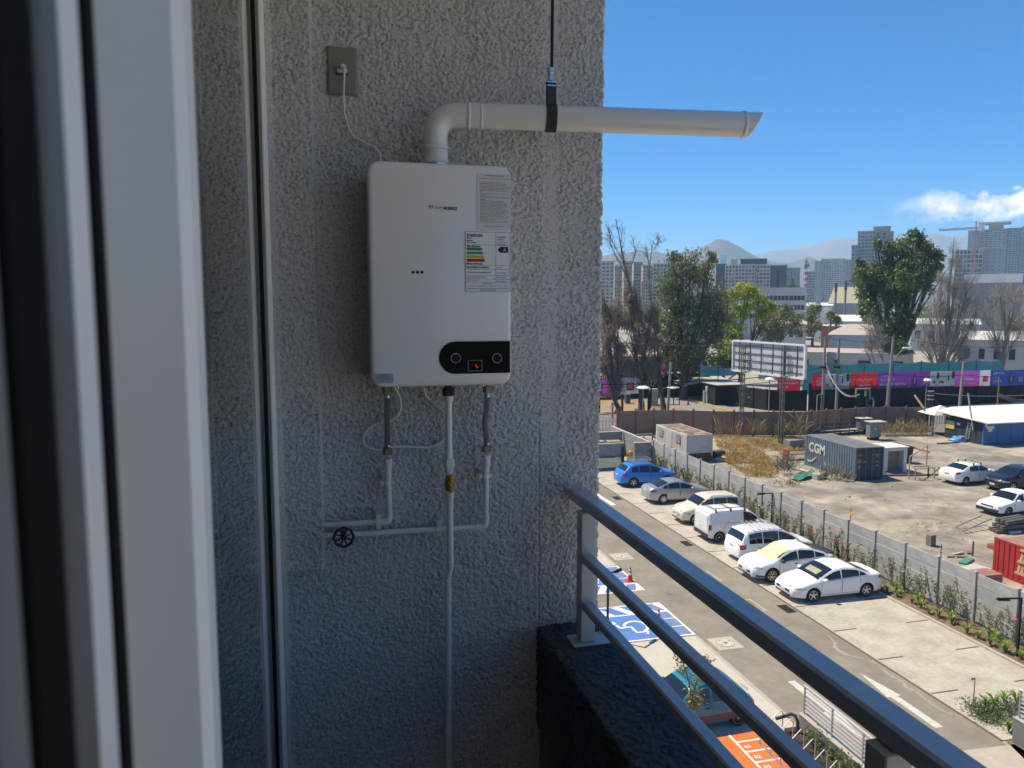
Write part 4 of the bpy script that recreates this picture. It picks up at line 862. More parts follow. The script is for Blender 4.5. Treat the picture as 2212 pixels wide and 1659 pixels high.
    # wheels
    prof = [(wr * .62, -.095), (wr * .93, -.10), (wr, -.07), (wr, .07), (wr * .93, .10), (wr * .62, .095)]
    mt = MB().lathe(prof, 28).mesh('wheel', tyre_m, 35); ns = S.get('spokes', 5); b = MB(); b.m = 1
    b.lathe([(wr * .64, .05), (wr * .64, .072)], 24); b.m = 0; b.lathe([(wr * .66, .070), (wr * .68, .099), (wr * .63, .102), (wr * .61, .075)], 28); b.lathe([(wr * .16, .07), (wr * .16, .099), (wr * .1, .104)], 12)
    if ns:
        for k in range(ns): b.prism([(.04, -wr * .10), (wr * .63, -wr * .075), (wr * .63, wr * .075), (.04, wr * .10)], .086, .100, Matrix.Rotation(2 * math.pi * k / ns + .3, 4, 'Z'))
    else: b.lathe([(wr * .62, .073), (wr * .5, .09), (wr * .3, .086), (wr * .16, .095)], 20)
    mr = b.mesh('rim', [S.get('rim', rim_m), rim_d], 30)
    for x in wx:
        for sd in (1, -1):
            o = link('wheel', mt, t); o.location = (x - X0, sd * (hw - .115), wr); o.rotation_euler = (R(-90) if sd > 0 else R(90), 0, 0)
            r_ = link('rim', mr, o)
    return t, dict(sec_z=sec_z, section=section, hw=hw, X0=X0, ft=ft, fb=fb, cpatch=cpatch, part=part, patch=patch, col=col, L=L)
def bars(t, I, xs_, m, lift=.09, over=.08, feet=True):
    for x in xs_:
        s = I['section'](x); y = s[7][0]; z = s[7][1]; zt = s[-1][1]
        b = MB(); b.rbox(x - I['X0'] - .025, x - I['X0'] + .025, -y - over, y + over, zt + lift - .03, zt + lift, .008); b.build('roof_bar', m, t, local=True)
        for sd in ((1, -1) if feet else ()): MB().rbox(x - I['X0'] - .04, x - I['X0'] + .04, sd * (y - .02) - .04, sd * (y - .02) + .04, z - .02, zt + lift + .004, .01).build('bar_foot', trim, t, local=True)
def rails(t, I, x0, x1, m):
    for sd in (1, -1):
        P = []
        for i in range(9):
            x = x0 + (x1 - x0) * i / 8; s = I['section'](x); P.append((x - I['X0'], sd * (s[8][0] - .02), s[8][1] + (.055 if 0 < i < 8 else .01)))
        MB().tube(P, .016, 6).build('roof_rail', m, t, 60, local=True)
SED = dict(L=4.5, W=1.76, H=1.43, wx=(.92, 3.62), wr=.315, ws=(1.12, 2.0), rw=(3.1, 3.92), top=[(0, .60), (.06, .68), (.35, .80), (1.1, .97), (1.55, 1.20), (2.0, 1.37), (2.5, 1.435), (3.1, 1.37), (3.6, 1.18), (3.95, 1.055), (4.4, 1.04), (4.5, .92)], belt=[(0, .55), (.5, .76), (1.1, .88), (3.2, .99), (4.1, 1.0), (4.5, .84)],
    win=[(1.42, 2.30), (2.36, 3.22), (3.26, 3.55)], doors=[(1.30, 2.33), (2.34, 3.28)], hl=(.02, .55, .60, .72), tl=(.30, .0, .80, .96), spokes=5)
WHT = paint('white', (.82, .82, .81)); LW = pm('plain_white_rim', (.6, .6, .6), .35, .5)
def carpos(px, S, facing, wheel, lift=0):
    """centre of a car parked across the lane from one near wheel's contact point; facing -1 front to the left"""
    p = G(*px); x = p.x + facing * -0 ; wxx = S['wx'][wheel]; cx = p.x + (S['L'] / 2 - wxx if facing < 0 else wxx - S['L'] / 2)
    return (cx, p.y + S['W'] / 2 - .1, 0)
GRP = 'cars parked along the concrete fence'
S7 = dict(SED, group=GRP)
t7, I7 = car('parked_car', 'white sedan parked last in the row, nearest the bare bays', S7, WHT, carpos(Z5(1655, 1088), S7, -1, 0), 0)
b = MB(); I7['cpatch'](b, 1.32, 1.62, .55, .6, .0095, 4, 6); I7['part']('sunshade', b, pm('sunshade_green', (.28, .30, .18), .5))
S6 = dict(SED, L=4.36, W=1.80, H=1.52, wx=(.90, 3.57), wr=.345, ws=(1.08, 1.92), rw=(3.05, 4.02), gc=.22, top=[(0, .70), (.06, .82), (.45, .92), (1.05, 1.02), (1.5, 1.28), (1.95, 1.47), (2.45, 1.53), (3.05, 1.47), (3.6, 1.30), (4.02, 1.14), (4.25, 1.08), (4.36, .9)], belt=[(0, .62), (.5, .85), (1.1, .93), (3.2, 1.02), (4.1, 1.06), (4.36, .85)],
    win=[(1.40, 2.25), (2.31, 3.15), (3.2, 3.7)], doors=[(1.27, 2.28), (2.30, 3.2)], clad=.16, hl=(.02, .42, .70, .80), tl=(.35, .0, .86, 1.0), handle=trim, mirror=trim, group=GRP, spokes=8)
t6, I6 = car('parked_car', 'white crossover with a beige sunshade over its windscreen', S6, WHT, carpos(Z5(1357, 945), S6, -1, 0), 0)
b = MB(); I6['cpatch'](b, .95, 1.98, 1.12, 1.02, .022, 6, 8); I6['part']('sunshade', b, pm('sunshade_beige', (.58, .50, .34), .6))
b = MB(); b.rbox(4.05, 4.42, -.66, .66, 1.10, 1.14, .015); I6['part']('spoiler', b, trim)
b = MB(); I6['cpatch'](b, 3.72, 4.30, 1.02, 1.0, .012, 5, 8); I6['part']('tailgate_panel', b, trim)
S5 = dict(SED, L=4.36, W=1.735, H=1.66, wx=(.86, 3.48), wr=.32, ws=(.98, 1.80), rw=(4.0, 4.28), tumble=.22, re=.3, top=[(0, .66), (.06, .80), (.4, .93), (.95, 1.06), (1.4, 1.36), (1.85, 1.58), (2.4, 1.67), (3.5, 1.64), (4.0, 1.56), (4.28, 1.08), (4.34, .98), (4.36, .8)], belt=[(0, .6), (.5, .86), (1.0, .94), (3.9, 1.0), (4.25, .98), (4.36, .7)],
    win=[(1.25, 2.15), (2.21, 3.05), (3.12, 3.85)], doors=[(1.15, 2.18), (2.19, 3.1)], tl=(.30, .02, .72, .98), group=GRP)
t5, I5 = car('parked_car', 'white people carrier with silver roof rack, tail towards the lane', S5, WHT, carpos(Z5(1240, 805), S5, 1, 1), math.pi)
rails(t5, I5, 1.9, 3.9, pm('rack_silver', (.5, .5, .5), .3, .7)); bars(t5, I5, np.linspace(2.1, 3.5, 6), pm('rack_silver', 0), .12, -.02, False)
S4 = dict(SED, cat='van', L=3.96, W=1.72, H=1.74, wx=(.80, 3.31), wr=.30, ws=(.72, 1.38), rw=(3.93, 3.94), tumble=.10, re=.2, er=.06, top=[(0, .66), (.06, .82), (.4, .98), (.7, 1.12), (1.05, 1.42), (1.4, 1.66), (1.9, 1.75), (3.3, 1.75), (3.86, 1.70), (3.93, 1.62), (3.96, 1.5)], belt=[(0, .6), (.5, .9), (.8, 1.0), (2, 1.05), (3.7, 1.1), (3.9, 1.1), (3.96, .95)],
    win=[(1.02, 1.85)], doors=[(.95, 1.92), (1.98, 3.0)], tl=(.16, .0, .66, 1.02), group=GRP, spokes=0, bumper=trim)
t4, I4 = car('parked_van', 'white panel van with black roof bars, windowless rear doors to the lane', S4, paint('van_white', (.74, .74, .735)), carpos(Z5(975, 655), S4, 1, 1), math.pi)
bars(t4, I4, (1.75, 2.6, 3.5), trim, .10, .02)
for sd in (1, -1): MB().box(1.75 - 1.98, 3.6 - 1.98, sd * .66 - .015, sd * .66 + .015, 1.86, 1.89).build('roof_rail', trim, t4, local=True)
b = MB()
for (y0, y1, z0, z1) in ((.012, .72, .62, 1.52), (-.72, -.012, .62, 1.52)): MB().rbox(1.98 + .020, 1.98 + .047, y0, y1, z0, z1, .03).build('rear_door', paint('van_white', 0), t4, 40, local=True)
S3 = dict(SED, L=4.10, W=1.785, H=1.61, wx=(.80, 3.35), wr=.325, ws=(.98, 1.5), rw=(3.72, 3.98), tumble=.2, re=.3, er=.1, top=[(0, .70), (.05, .84), (.3, .95), (.95, 1.06), (1.22, 1.32), (1.52, 1.52), (2.0, 1.62), (3.0, 1.61), (3.6, 1.57), (3.85, 1.35), (4.0, 1.02), (4.1, .8)], belt=[(0, .62), (.4, .87), (1.0, .95), (3.6, 1.06), (3.95, 1.0), (4.1, .7)],
    win=[(1.16, 1.95), (2.02, 2.82), (2.88, 3.55)], doors=[(1.08, 1.98), (2.0, 2.85)], hl=(.02, .46, .66, .84), clad=.10, group=GRP, tl=(.22, .02, .9, 1.3), grille=(.5, .56, .6))
t3, I3 = car('parked_car', 'cream boxy hatchback between the silver sedan and the van', S3, paint('cream', (.62, .58, .47)), carpos(Z5(805, 527), S3, -1, 0), 0)
rails(t3, I3, 1.8, 3.3, trim)
S2 = dict(SED, L=4.4, W=1.74, wx=(.90, 3.50), ws=(1.15, 2.0), top=[(0, .62), (.06, .74), (.4, .86), (1.15, 1.0), (1.6, 1.25), (2.05, 1.40), (2.5, 1.45), (3.05, 1.40), (3.5, 1.25), (3.9, 1.10), (4.28, 1.07), (4.4, .9)], tl=(.38, .02, .80, .95), group=GRP, win=[(1.45, 2.28), (2.34, 3.15), (3.2, 3.5)], spokes=9)
t2, I2 = car('parked_car', 'silver sedan with its tail to the lane beside the blue car', S2, paint('silver', (.42, .43, .44), .55, .3), carpos(Z5(573, 375), S2, 1, 1), math.pi)
S1 = dict(SED, L=4.31, W=1.81, H=1.62, wx=(.86, 3.44), wr=.345, ws=(1.05, 1.78), rw=(3.72, 4.12), tumble=.26, re=.35, gc=.2, top=[(0, .72), (.06, .86), (.4, .98), (1.02, 1.08), (1.4, 1.34), (1.8, 1.54), (2.4, 1.62), (3.3, 1.58), (3.72, 1.50), (4.12, 1.12), (4.24, 1.04), (4.31, .85)], belt=[(0, .62), (.5, .88), (1.05, .97), (3.4, 1.06), (4.1, 1.06), (4.31, .8)],
    win=[(1.28, 2.12), (2.18, 2.98), (3.04, 3.55)], doors=[(1.18, 2.14), (2.16, 3.05)], clad=.14, tl=(.34, .02, .82, 1.0), group=GRP)
t1, I1 = car('parked_car', 'bright blue crossover with a roof basket, farthest in the row', S1, paint('blue', (.012, .20, .62), .1), carpos(Z3(393, 1487), S1, 1, 1), math.pi)
rails(t1, I1, 1.8, 3.5, pm('rack_silver', 0)); bars(t1, I1, (2.15, 3.1), pm('rack_silver', 0), .11, -.02, False)
b = MB(); zt = 1.80; x0, x1 = 1.95 - I1['X0'], 3.35 - I1['X0']
for z in (zt, zt + .12): b.tube([(x0, -.52, z), (x1, -.52, z), (x1, .52, z), (x0, .52, z), (x0, -.52, z)], .018, 5)
for k in range(7): b.bar((x0 + (x1 - x0) * k / 6, -.52, zt), (x0 + (x1 - x0) * k / 6, .52, zt), .03)
b.build('roof_basket', pm('rack_silver', 0), t1, local=True)['kind'] = 'stuff'
# cars on the vacant lot
GL = 'cars on the gravel lot'
SY = dict(SED, L=4.3, W=1.69, wx=(.85, 3.40), wr=.30, ws=(1.0, 1.85), rw=(3.0, 3.72), top=[(0, .62), (.06, .74), (.4, .88), (1.0, 1.02), (1.45, 1.28), (1.9, 1.43), (2.4, 1.46), (3.0, 1.40), (3.4, 1.23), (3.75, 1.09), (4.2, 1.07), (4.3, .88)], belt=[(0, .56), (.5, .8), (1.1, .92), (3.2, 1.0), (4.1, 1.0), (4.3, .84)], win=[(1.3, 2.15), (2.21, 3.05)], doors=[(1.18, 2.18), (2.2, 3.1)], tl=(.32, .0, .80, .98), group=GL)
p = carpos(Z4(1590, 1527), SY, 1, 1); ty, Iy = car('parked_car', 'white sedan with dark roof bars beside the pipe table frame', SY, WHT, p, math.pi + R(4)); bars(ty, Iy, (1.9, 2.6), trim, .11, .04)
SB = dict(S1, L=4.25, W=1.80, group=GL, clad=.12, hl=(.0, .5, .72, .84)); p = G(*Z4(2090, 1598)); tb, Ib = car('parked_car', 'dark navy hatchback cut off by the right edge, nose left', SB, paint('navy', (.012, .018, .035), .2), (p.x + SB['L'] / 2 - .86 - .15, p.y + .8, 0), R(3))
SO = dict(SED, L=4.2, W=1.66, H=1.38, wx=(.80, 3.23), wr=.29, ws=(1.18, 1.78), rw=(2.95, 3.45), fe=.35, ef=.10, tumble=.33, top=[(0, .66), (.05, .74), (.4, .80), (1.15, .90), (1.5, 1.14), (1.8, 1.34), (2.3, 1.385), (2.95, 1.34), (3.25, 1.12), (3.5, .94), (4.1, .92), (4.2, .8)], belt=[(0, .58), (.4, .74), (1.2, .84), (3.4, .88), (4.0, .86), (4.2, .72)], win=[(1.42, 2.12), (2.18, 2.85)], doors=[(1.28, 2.14), (2.16, 2.9)], hl=(.0, .2, .58, .70), fbumper=trim, bumper=trim, group=GL, spokes=0, grille=(.58, .66, .55), pz=.36)
p = G(*Z6(1978, 272)); to_, Io = car('parked_car', 'old boxy white sedan with black bumper on the gravel, right edge', SO, WHT, (p.x + SO['L'] / 2 - .8, p.y + .72, 0), R(6))
# the small teal hatchback below the balcony
SK = dict(SED, L=3.6, W=1.60, H=1.42, wx=(.70, 2.99), wr=.27, ws=(.92, 1.42), rw=(2.9, 3.42), fe=.35, ef=.12, re=.3, tumble=.26, top=[(0, .66), (.05, .76), (.4, .84), (.92, .93), (1.15, 1.15), (1.45, 1.36), (1.9, 1.43), (2.7, 1.40), (2.95, 1.33), (3.25, 1.08), (3.45, .88), (3.6, .72)], belt=[(0, .58), (.4, .77), (1.0, .87), (2.9, .90), (3.3, .86), (3.6, .66)], win=[(1.08, 2.0), (2.1, 2.85)], doors=[(1.0, 2.05)], hl=(.0, .24, .58, .70), tl=(.22, .02, .62, .8), bumper=trim, fbumper=trim, handle=trim, mirror=trim, rim=pm('steel_wheel', (.42, .41, .38), .4, .4), spokes=0)
teal = paint('teal', (.008, .20, .29), .1); p = G(*Z7(1612, 1282)); tk, Ik = car('parked_car', 'small teal hatchback with faded pink side panels below the balcony', SK, teal, (p.x - (2.99 - 1.8), p.y + .72, 0), R(2))
b = MB()
for sd in (1, -1): Ik['patch'](b, .16, 3.3, lambda x: .30, lambda x: .52, .0075, sd, 26, 3)
I = b; Ik['part']('faded_panel', b, pm('faded_pink', (.13, .085, .08), .7))
for k in range(9):
    y = -.48 + .12 * k; b = MB(); b.tube([(x - 1.8, y, Ik['sec_z'](x, abs(y)) + .008) for x in np.linspace(1.6, 2.85, 6)], .014, 5); b.build('roof_rib', teal, tk, 60, local=True)
for x in (1.55,): b = MB(); b.tube([(x - 1.8, y, Ik['sec_z'](x, abs(y)) + .03) for y in np.linspace(-.6, .6, 9)], .014, 5); b.build('roof_strap', trim, tk, local=True)
for sd in (1, -1): b = MB(); b.tube([(x - 1.8, sd * (Ik['section'](x)[8][0] - .0), Ik['section'](x)[8][1] + .03) for x in np.linspace(1.5, 2.85, 6)], .012, 5); b.build('roof_gutter', trim, tk, local=True)
# ================================================================ planting
leaf_o = pm('oleander_leaf', (.075, .125, .040), .5, vs=2.0, col2=(.13, .19, .065), var=.1, trans=.25, randv=.15)
leaf_a = pm('strap_leaf', (.085, .17, .025), .45, vs=2.5, col2=(.17, .27, .05), var=.1, trans=.25, randv=.12)
leaf_g = pm('grey_green_leaf', (.11, .14, .085), .6, vs=2.0, col2=(.17, .20, .12), var=.1, trans=.2)
stem_m = pm('green_stem', (.12, .10, .05), .7)
fl = {'pink': pm('pink_petal', (.62, .07, .12), .5, trans=.2), 'white': pm('white_petal', (.72, .70, .66), .5, trans=.2), 'red': pm('red_petal', (.52, .035, .035), .5, trans=.2)}
def leafquads(P, D, ln, wd, rng, bend=0.0):
    """one slim rhombic leaf (2 quads bent) per point P along direction D"""
    P = np.asarray(P); D = np.asarray(D); D = D / np.linalg.norm(D, axis=1, keepdims=True); n = len(P)
    r = rng.normal(size=(n, 3)); S = np.cross(D, r); S /= np.linalg.norm(S, axis=1, keepdims=True) + 1e-9
    L_ = ln * rng.uniform(.7, 1.3, (n, 1)); w = wd * rng.uniform(.7, 1.2, (n, 1))
    M_ = P + D * L_ * .5; T = P + D * L_ + np.array([0, 0, -1.0]) * L_ * bend
    V = np.stack([P, M_ + S * w, T, M_ - S * w], 1).reshape(-1, 3); Q = np.arange(4 * n).reshape(n, 4); return V, Q
def oleander(rng, h, n_st=8, ln=.17):
    st_ = MB(); P = []; D = []; tips = []
    for k in range(n_st):
        a = rng.uniform(0, 2 * math.pi); t = rng.uniform(.15, .42); hh = h * rng.uniform(.6, 1.0); b0 = Vector((.06 * math.cos(a), .06 * math.sin(a), 0))
        e = b0 + Vector((math.cos(a) * t * hh, math.sin(a) * t * hh, hh)); mid = (b0 + e) / 2 + Vector((0, 0, .06 * hh)); st_.tube([b0, mid, e], [.012, .009, .004], 4, False); tips.append(e)
        m = int(rng.integers(18, 30))
        for s in rng.uniform(.25, 1.0, m):
            p = b0 * (1 - s) ** 2 + mid * 2 * s * (1 - s) + e * s * s; an = rng.uniform(0, 2 * math.pi)
            P.append(p); D.append((math.cos(an) + .5 * math.cos(a), math.sin(an) + .5 * math.sin(a), rng.uniform(.4, 1.5)))
    V, Q = leafquads(P, D, ln, .022, rng, .15); return st_, V, Q, tips
OL = []
for i in range(5):
    rng = np.random.default_rng(40 + i); st_, V, Q, tips = oleander(rng, [1.35, 1.6, 1.2, 1.75, 1.45][i], 7 + i % 3)
    OL.append((st_.mesh('stem', stem_m), npmesh('foliage', V, Q, leaf_o), tips))
def blossom(tips, m, rng, n=3):
    P = []; D = []
    for t in tips[:n]:
        for k in range(16): P.append(Vector(t) + Vector(rng.normal(size=3)) * .055); D.append(rng.normal(size=3))
    V, Q = leafquads(P, D, .06, .035, rng); return npmesh('blossom', V, Q, m)
def tuft(rng, n=26, ln=.5, w=.022):
    V = []; Q = []
    for k in range(n):
        a = rng.uniform(0, 6.28); l = ln * rng.uniform(.6, 1.1); out = rng.uniform(.35, .9); d = np.array([math.cos(a), math.sin(a), 0]); s = np.array([-d[1], d[0], 0]) * w
        for j, (u, z, ww) in enumerate(((0, 0, .7), (.35 * out, .62, 1), (.75 * out, .78, .8), (1.05 * out, .62, .15))):
            c = d * u * l + np.array([0, 0, z * l]); V += [c - s * ww, c + s * ww]
        b0 = len(V) - 8; Q += [(b0 + 2 * j, b0 + 2 * j + 1, b0 + 2 * j + 3, b0 + 2 * j + 2) for j in range(3)]
    return np.array(V), np.array(Q)
TU = [npmesh('leaves', *tuft(np.random.default_rng(70 + i), 24 + 3 * i), leaf_a) for i in range(4)]
ROW = [(17.0, 20.2, 'by the right end of the fence'), (20.2, 22.6, 'near the right hand lamp post'), (22.6, 25.0, 'opposite the nearest bare bays'), (25.0, 27.4, 'opposite the middle of the bare bays'), (27.4, 30.4, 'behind the white sedan'), (30.4, 33.6, 'behind the crossover with the sunshade'), (33.6, 36.5, 'behind the people carrier'), (36.5, 39.5, 'behind the white van'), (39.5, 43.3, 'behind the cream hatchback'), (43.3, 48.4, 'behind the silver sedan'), (48.4, 53.5, 'behind the blue crossover'), (53.5, 60, 'at the far end of the bed')]
ORD = ['first', 'second', 'third', 'fourth', 'fifth', 'sixth', 'seventh', 'eighth', 'ninth', 'tenth', 'eleventh', 'twelfth']
def place(y, cnt, key):
    for a, c, s in ROW:
        if a <= y < c: k = cnt.setdefault((key, s), 0); cnt[(key, s)] += 1; return s, ORD[k]
cnt = {}
flw = {23.9: 'pink', 22.85: 'pink', 25.2: 'pink', 28.2: 'white', 31.5: 'red', 32.8: 'red', 34.1: 'pink', 38.9: 'white', 45.2: 'pink', 27.9: 'white', 21.6: 'pink', 36.4: 'pink'}
ys = []; y = 17.5
while y < 56: ys.append(y); y += random.uniform(.72, 1.05)
for y in ys:
    fcol = None
    for fy, c_ in flw.items():
        if abs(fy - y) < .5: fcol = c_
    i = random.randrange(5); s, o_ = place(y, cnt, 'o' + str(fcol))
    t = thing('oleander_shrub', '%soleander %s, %s from the near side' % ((fcol + ' flowering ') if fcol else 'green ', s, o_), 'shrub', (25.12 + random.uniform(-.25, .25), y, .10), random.uniform(0, 6.28), 'oleander shrubs along the fence')
    t.scale = (random.uniform(.8, 1.12),) * 3
    link('stem', OL[i][0], t); link('foliage', OL[i][1], t)
    if fcol: link('blossom', blossom(OL[i][2], fl[fcol], np.random.default_rng(int(y * 10)), 3), t)
for y in np.arange(17.9, 33.5, .62):
    for k in range(2 if random.random() < .45 else 1):
        yy = y + random.uniform(-.2, .2); s, o_ = place(max(17.0, yy), cnt, 'a'); o = link('strap_leaf_tuft', TU[random.randrange(4)], None, 'strap leaf tuft %s, %s from the near side' % (s, o_), 'plant', 'strap leaf tufts along the kerb')
        o.location = (24.5 + .42 * k + random.uniform(-.08, .12), yy, .09); o.rotation_euler = (0, 0, random.uniform(0, 6.28)); sc = random.uniform(.75, 1.15); o.scale = (sc,) * 3
for y in (41.3, 44.0, 46.6, 48.2, 50.5, 53):
    s, o_ = place(y, cnt, 'a'); o = link('strap_leaf_tuft', TU[random.randrange(4)], None, 'strap leaf tuft %s, %s from the near side' % (s, o_), 'plant', 'strap leaf tufts along the kerb'); o.location = (24.7, y, .09); o.scale = (.8,) * 3
# corner garden at the right
for i, (x, y, k) in enumerate(((1800, 640, 0), (1850, 650, 0), (1905, 640, 1), (1955, 620, 1), (2045, 585, 1), (2150, 590, 1), (1830, 700, 0), (1890, 700, 2), (1960, 740, 2), (2050, 660, 0), (2120, 660, 0), (2185, 640, 0), (2080, 820, 1), (1990, 690, 0), (2120, 720, 0))):
    p = G(*Z9(x, y), .0); nm, ds = [('juniper_bush', 'low blue green bush'), ('agave_tuft', 'spiky agave tuft'), ('young_shrub', 'yellow green leafy shrub')][k]
    if k == 1: me = TU[i % 4]
    else:
        rng = np.random.default_rng(i); n = 260; a = rng.normal(size=(n, 3)) * np.array([.33, .33, .16]) + np.array([0, 0, .22]); V, Q = leafquads(a, rng.normal(size=(n, 3)) + np.array([0, 0, .8]), .16, .03, rng); me = npmesh('foliage', V, Q, leaf_g if k == 0 else leaf_o)
    o = link(nm, me, None, '%s in the corner garden, %s counted from its left' % (ds, (ORD + ['thirteenth', 'fourteenth', 'fifteenth'])[i]), 'plant', 'corner garden plants'); o.location = (p.x, p.y, .02); o.rotation_euler = (0, 0, i * 1.3); o.scale = (1.0 if k == 1 else .62,) * 3
# ================================================================ vacant lot
rust = pm('rusty_sheet', (.24, .13, .07), .8, vs=1.3, col2=(.46, .38, .31), var=.18, det=8, thr=(.42, .58)); cream_w = pm('old_white_paint', (.52, .49, .45), .7, vs=2.5, col2=(.60, .575, .54), var=.08)
def corr_wall(b, o, ux, ln, z0, z1, out, pitch=.28, dep=.036):      # corrugated sheet from o along ux, ridges towards out
    ux, out = Vector(ux), Vector(out); pts = []; n = int(ln / pitch)
    for k in range(n):
        s = ln * k / n; w = ln / n
        pts += [(s, 0), (s + w * .25, 0), (s + w * .35, dep), (s + w * .75, dep), (s + w * .85, 0)]
    pts.append((ln, 0)); vs = []
    for s, d in pts: q = Vector(o) + ux * s + out * d; vs += [(q.x, q.y, z0), (q.x, q.y, z1)]
    b.add(vs, [(2 * i, 2 * i + 2, 2 * i + 3, 2 * i + 1) for i in range(len(pts) - 1)])
def container(name, label, x0, x1, y0, y1, z0, z1, m, mroof, cat='container', rz=0):
    t = thing(name, label, cat, ((x0 + x1) / 2, (y0 + y1) / 2, z0)); e = .06
    b = MB(); corr_wall(b, (x0 + .02, y1 - e, 0), (0, -1, 0), y1 - y0 - 2 * e, z0 + .12, z1 - .08, (-1, 0, 0)); corr_wall(b, (x1 - .02, y0 + e, 0), (0, 1, 0), y1 - y0 - 2 * e, z0 + .12, z1 - .08, (1, 0, 0)); corr_wall(b, (x1 - e, y1 - .02, 0), (-1, 0, 0), x1 - x0 - 2 * e, z0 + .12, z1 - .08, (0, 1, 0)); b.build('corrugated_wall', m, t)
    for (a, c_) in ((x0, x0 + .12), (x1 - .12, x1)):
        for (d, f) in ((y0, y0 + .12), (y1 - .12, y1)): MB().box(a, c_, d, f, z0, z1).build('corner_post', m, t)
    for (z, h) in ((z0 + .001, .14), (z1 - .10, .095)):
        for x in (x0 + .002, x1 - .082): MB().box(x, x + .08, y0 + .12, y1 - .12, z, z + h).build('side_rail', m, t)
    b = MB(); nr = 22
    b.box(x0 + .01, x1 - .01, y0 + .01, y1 - .01, z1 - .03, z1 - .006)
    for k in range(nr): yy = y0 + .2 + (y1 - y0 - .5) * k / (nr - 1); b.box(x0 + .14, x1 - .14, yy, yy + .13, z1 - .0065, z1 + .012)
    b.build('roof', mroof, t); return t
blue_c = pm('container_blue', (.085, .125, .165), .6, vs=1.5, col2=(.125, .17, .21), var=.12, det=8); dark_c = pm('container_door_blue', (.022, .034, .048), .6, vs=2, col2=(.04, .055, .07), var=.15); grey_r = pm('container_roof_grey', (.17, .18, .185), .7, vs=1, col2=(.26, .265, .26), var=.1)
cx0, cx1, cy0, cy1, cz1 = 38.02, 40.47, 47.95, 54.05, 2.48
bc = container('shipping_container', 'blue grey shipping container with white letters on its side', cx0, cx1, cy0, cy1, .0, cz1, blue_c, grey_r)
for s, (a, c_) in enumerate(((cx0 + .13, (cx0 + cx1) / 2 - .012), ((cx0 + cx1) / 2 + .012, cx1 - .13))):
    dr = MB().box(a, c_, cy0 + .05, cy0 + .09, .16, cz1 - .12).build('door', dark_c, bc)
    for f in (.22, .72): MB().tube([(a + (c_ - a) * f, cy0 + .02, .08), (a + (c_ - a) * f, cy0 + .02, cz1 - .04)], .018, 6).build('lock_bar', pm('lock_bar_grey', (.25, .27, .28), .5, .4), dr)
    for f in (.25, .5, .75): MB().box(a, c_, cy0 + .035, cy0 + .05, cz1 * f - .03, cz1 * f + .03).build('panel_rib', dark_c, dr)
MB().box(cx0 + .12, cx1 - .12, cy0 + .02, cy0 + .12, cz1 - .1, cz1 - .005).build('door_header', pm('rust_edge', (.16, .09, .05), .8, var=.2, vs=4), bc); MB().box(cx0 + .12, cx1 - .12, cy0 + .02, cy0 + .12, .0, .15).build('door_sill', dark_c, bc)
lw = pm('faded_letter_white', (.52, .50, .44), .7, var=.1, vs=3); F0 = lambda Y, z: frame((cx0 - .022, Y, z), (0, -1, 0), (0, 0, 1))
pA, pB = PX(*Z4(14, 1200), cx0), PX(*Z4(176, 1250), cx0); b = MB(); put_text(b, 'CGM', F0(pA.y, 1.22), width=pA.y - pB.y, height=.80, bold=.035); b.build('lettering', lw, bc)
b = MB(); P = [(0, 1265), (20, 1282), (50, 1280), (75, 1262), (92, 1242)]
b.tube(spline([Vector((cx0 - .03, PX(*Z4(*p), cx0).y, PX(*Z4(*p), cx0).z)) for p in P], 4), [.02 + .05 * math.sin(math.pi * i / 16) for i in range(17)], 4); b.build('swoosh_mark', lw, bc)
FD = lambda x, z: frame((x, cy0 + .012, z), (1, 0, 0), (0, 0, 1)); b = MB()
def dz(x, y): q = PY(*Z4(x, y), cy0); return q.x, q.z
for s, x, y, w in (('CMA CGM', 508, 1228, .42), ('LAR', 565, 1295, .25), ('HAMU 2', 660, 1218, .30), ('4173 1', 702, 1218, .34), ('22G1', 700, 1232, .2), ('MGW 30480', 655, 1282, .22), ('KGS', 700, 1290, .22), ('TARE 2280', 648, 1335, .25), ('LBS', 700, 1330, .2), ('CU.CAP.', 650, 1362, .25)):
    q = dz(x, y); put_text(b, s, FD(q[0], q[1] - .05), width=w, bold=.02)
b.build('door_lettering', lw, bc)
for (x, y, w, h) in ((508, 1290, .36, .28), (512, 1348, .28, .28)): q = dz(x, y); MB().box(q[0], q[0] + w, cy0 + .028, cy0 + .034, q[1] - h / 2, q[1] + h / 2).build('faded_sign', pm('faded_sign', (.25, .19, .12), .8), bc)
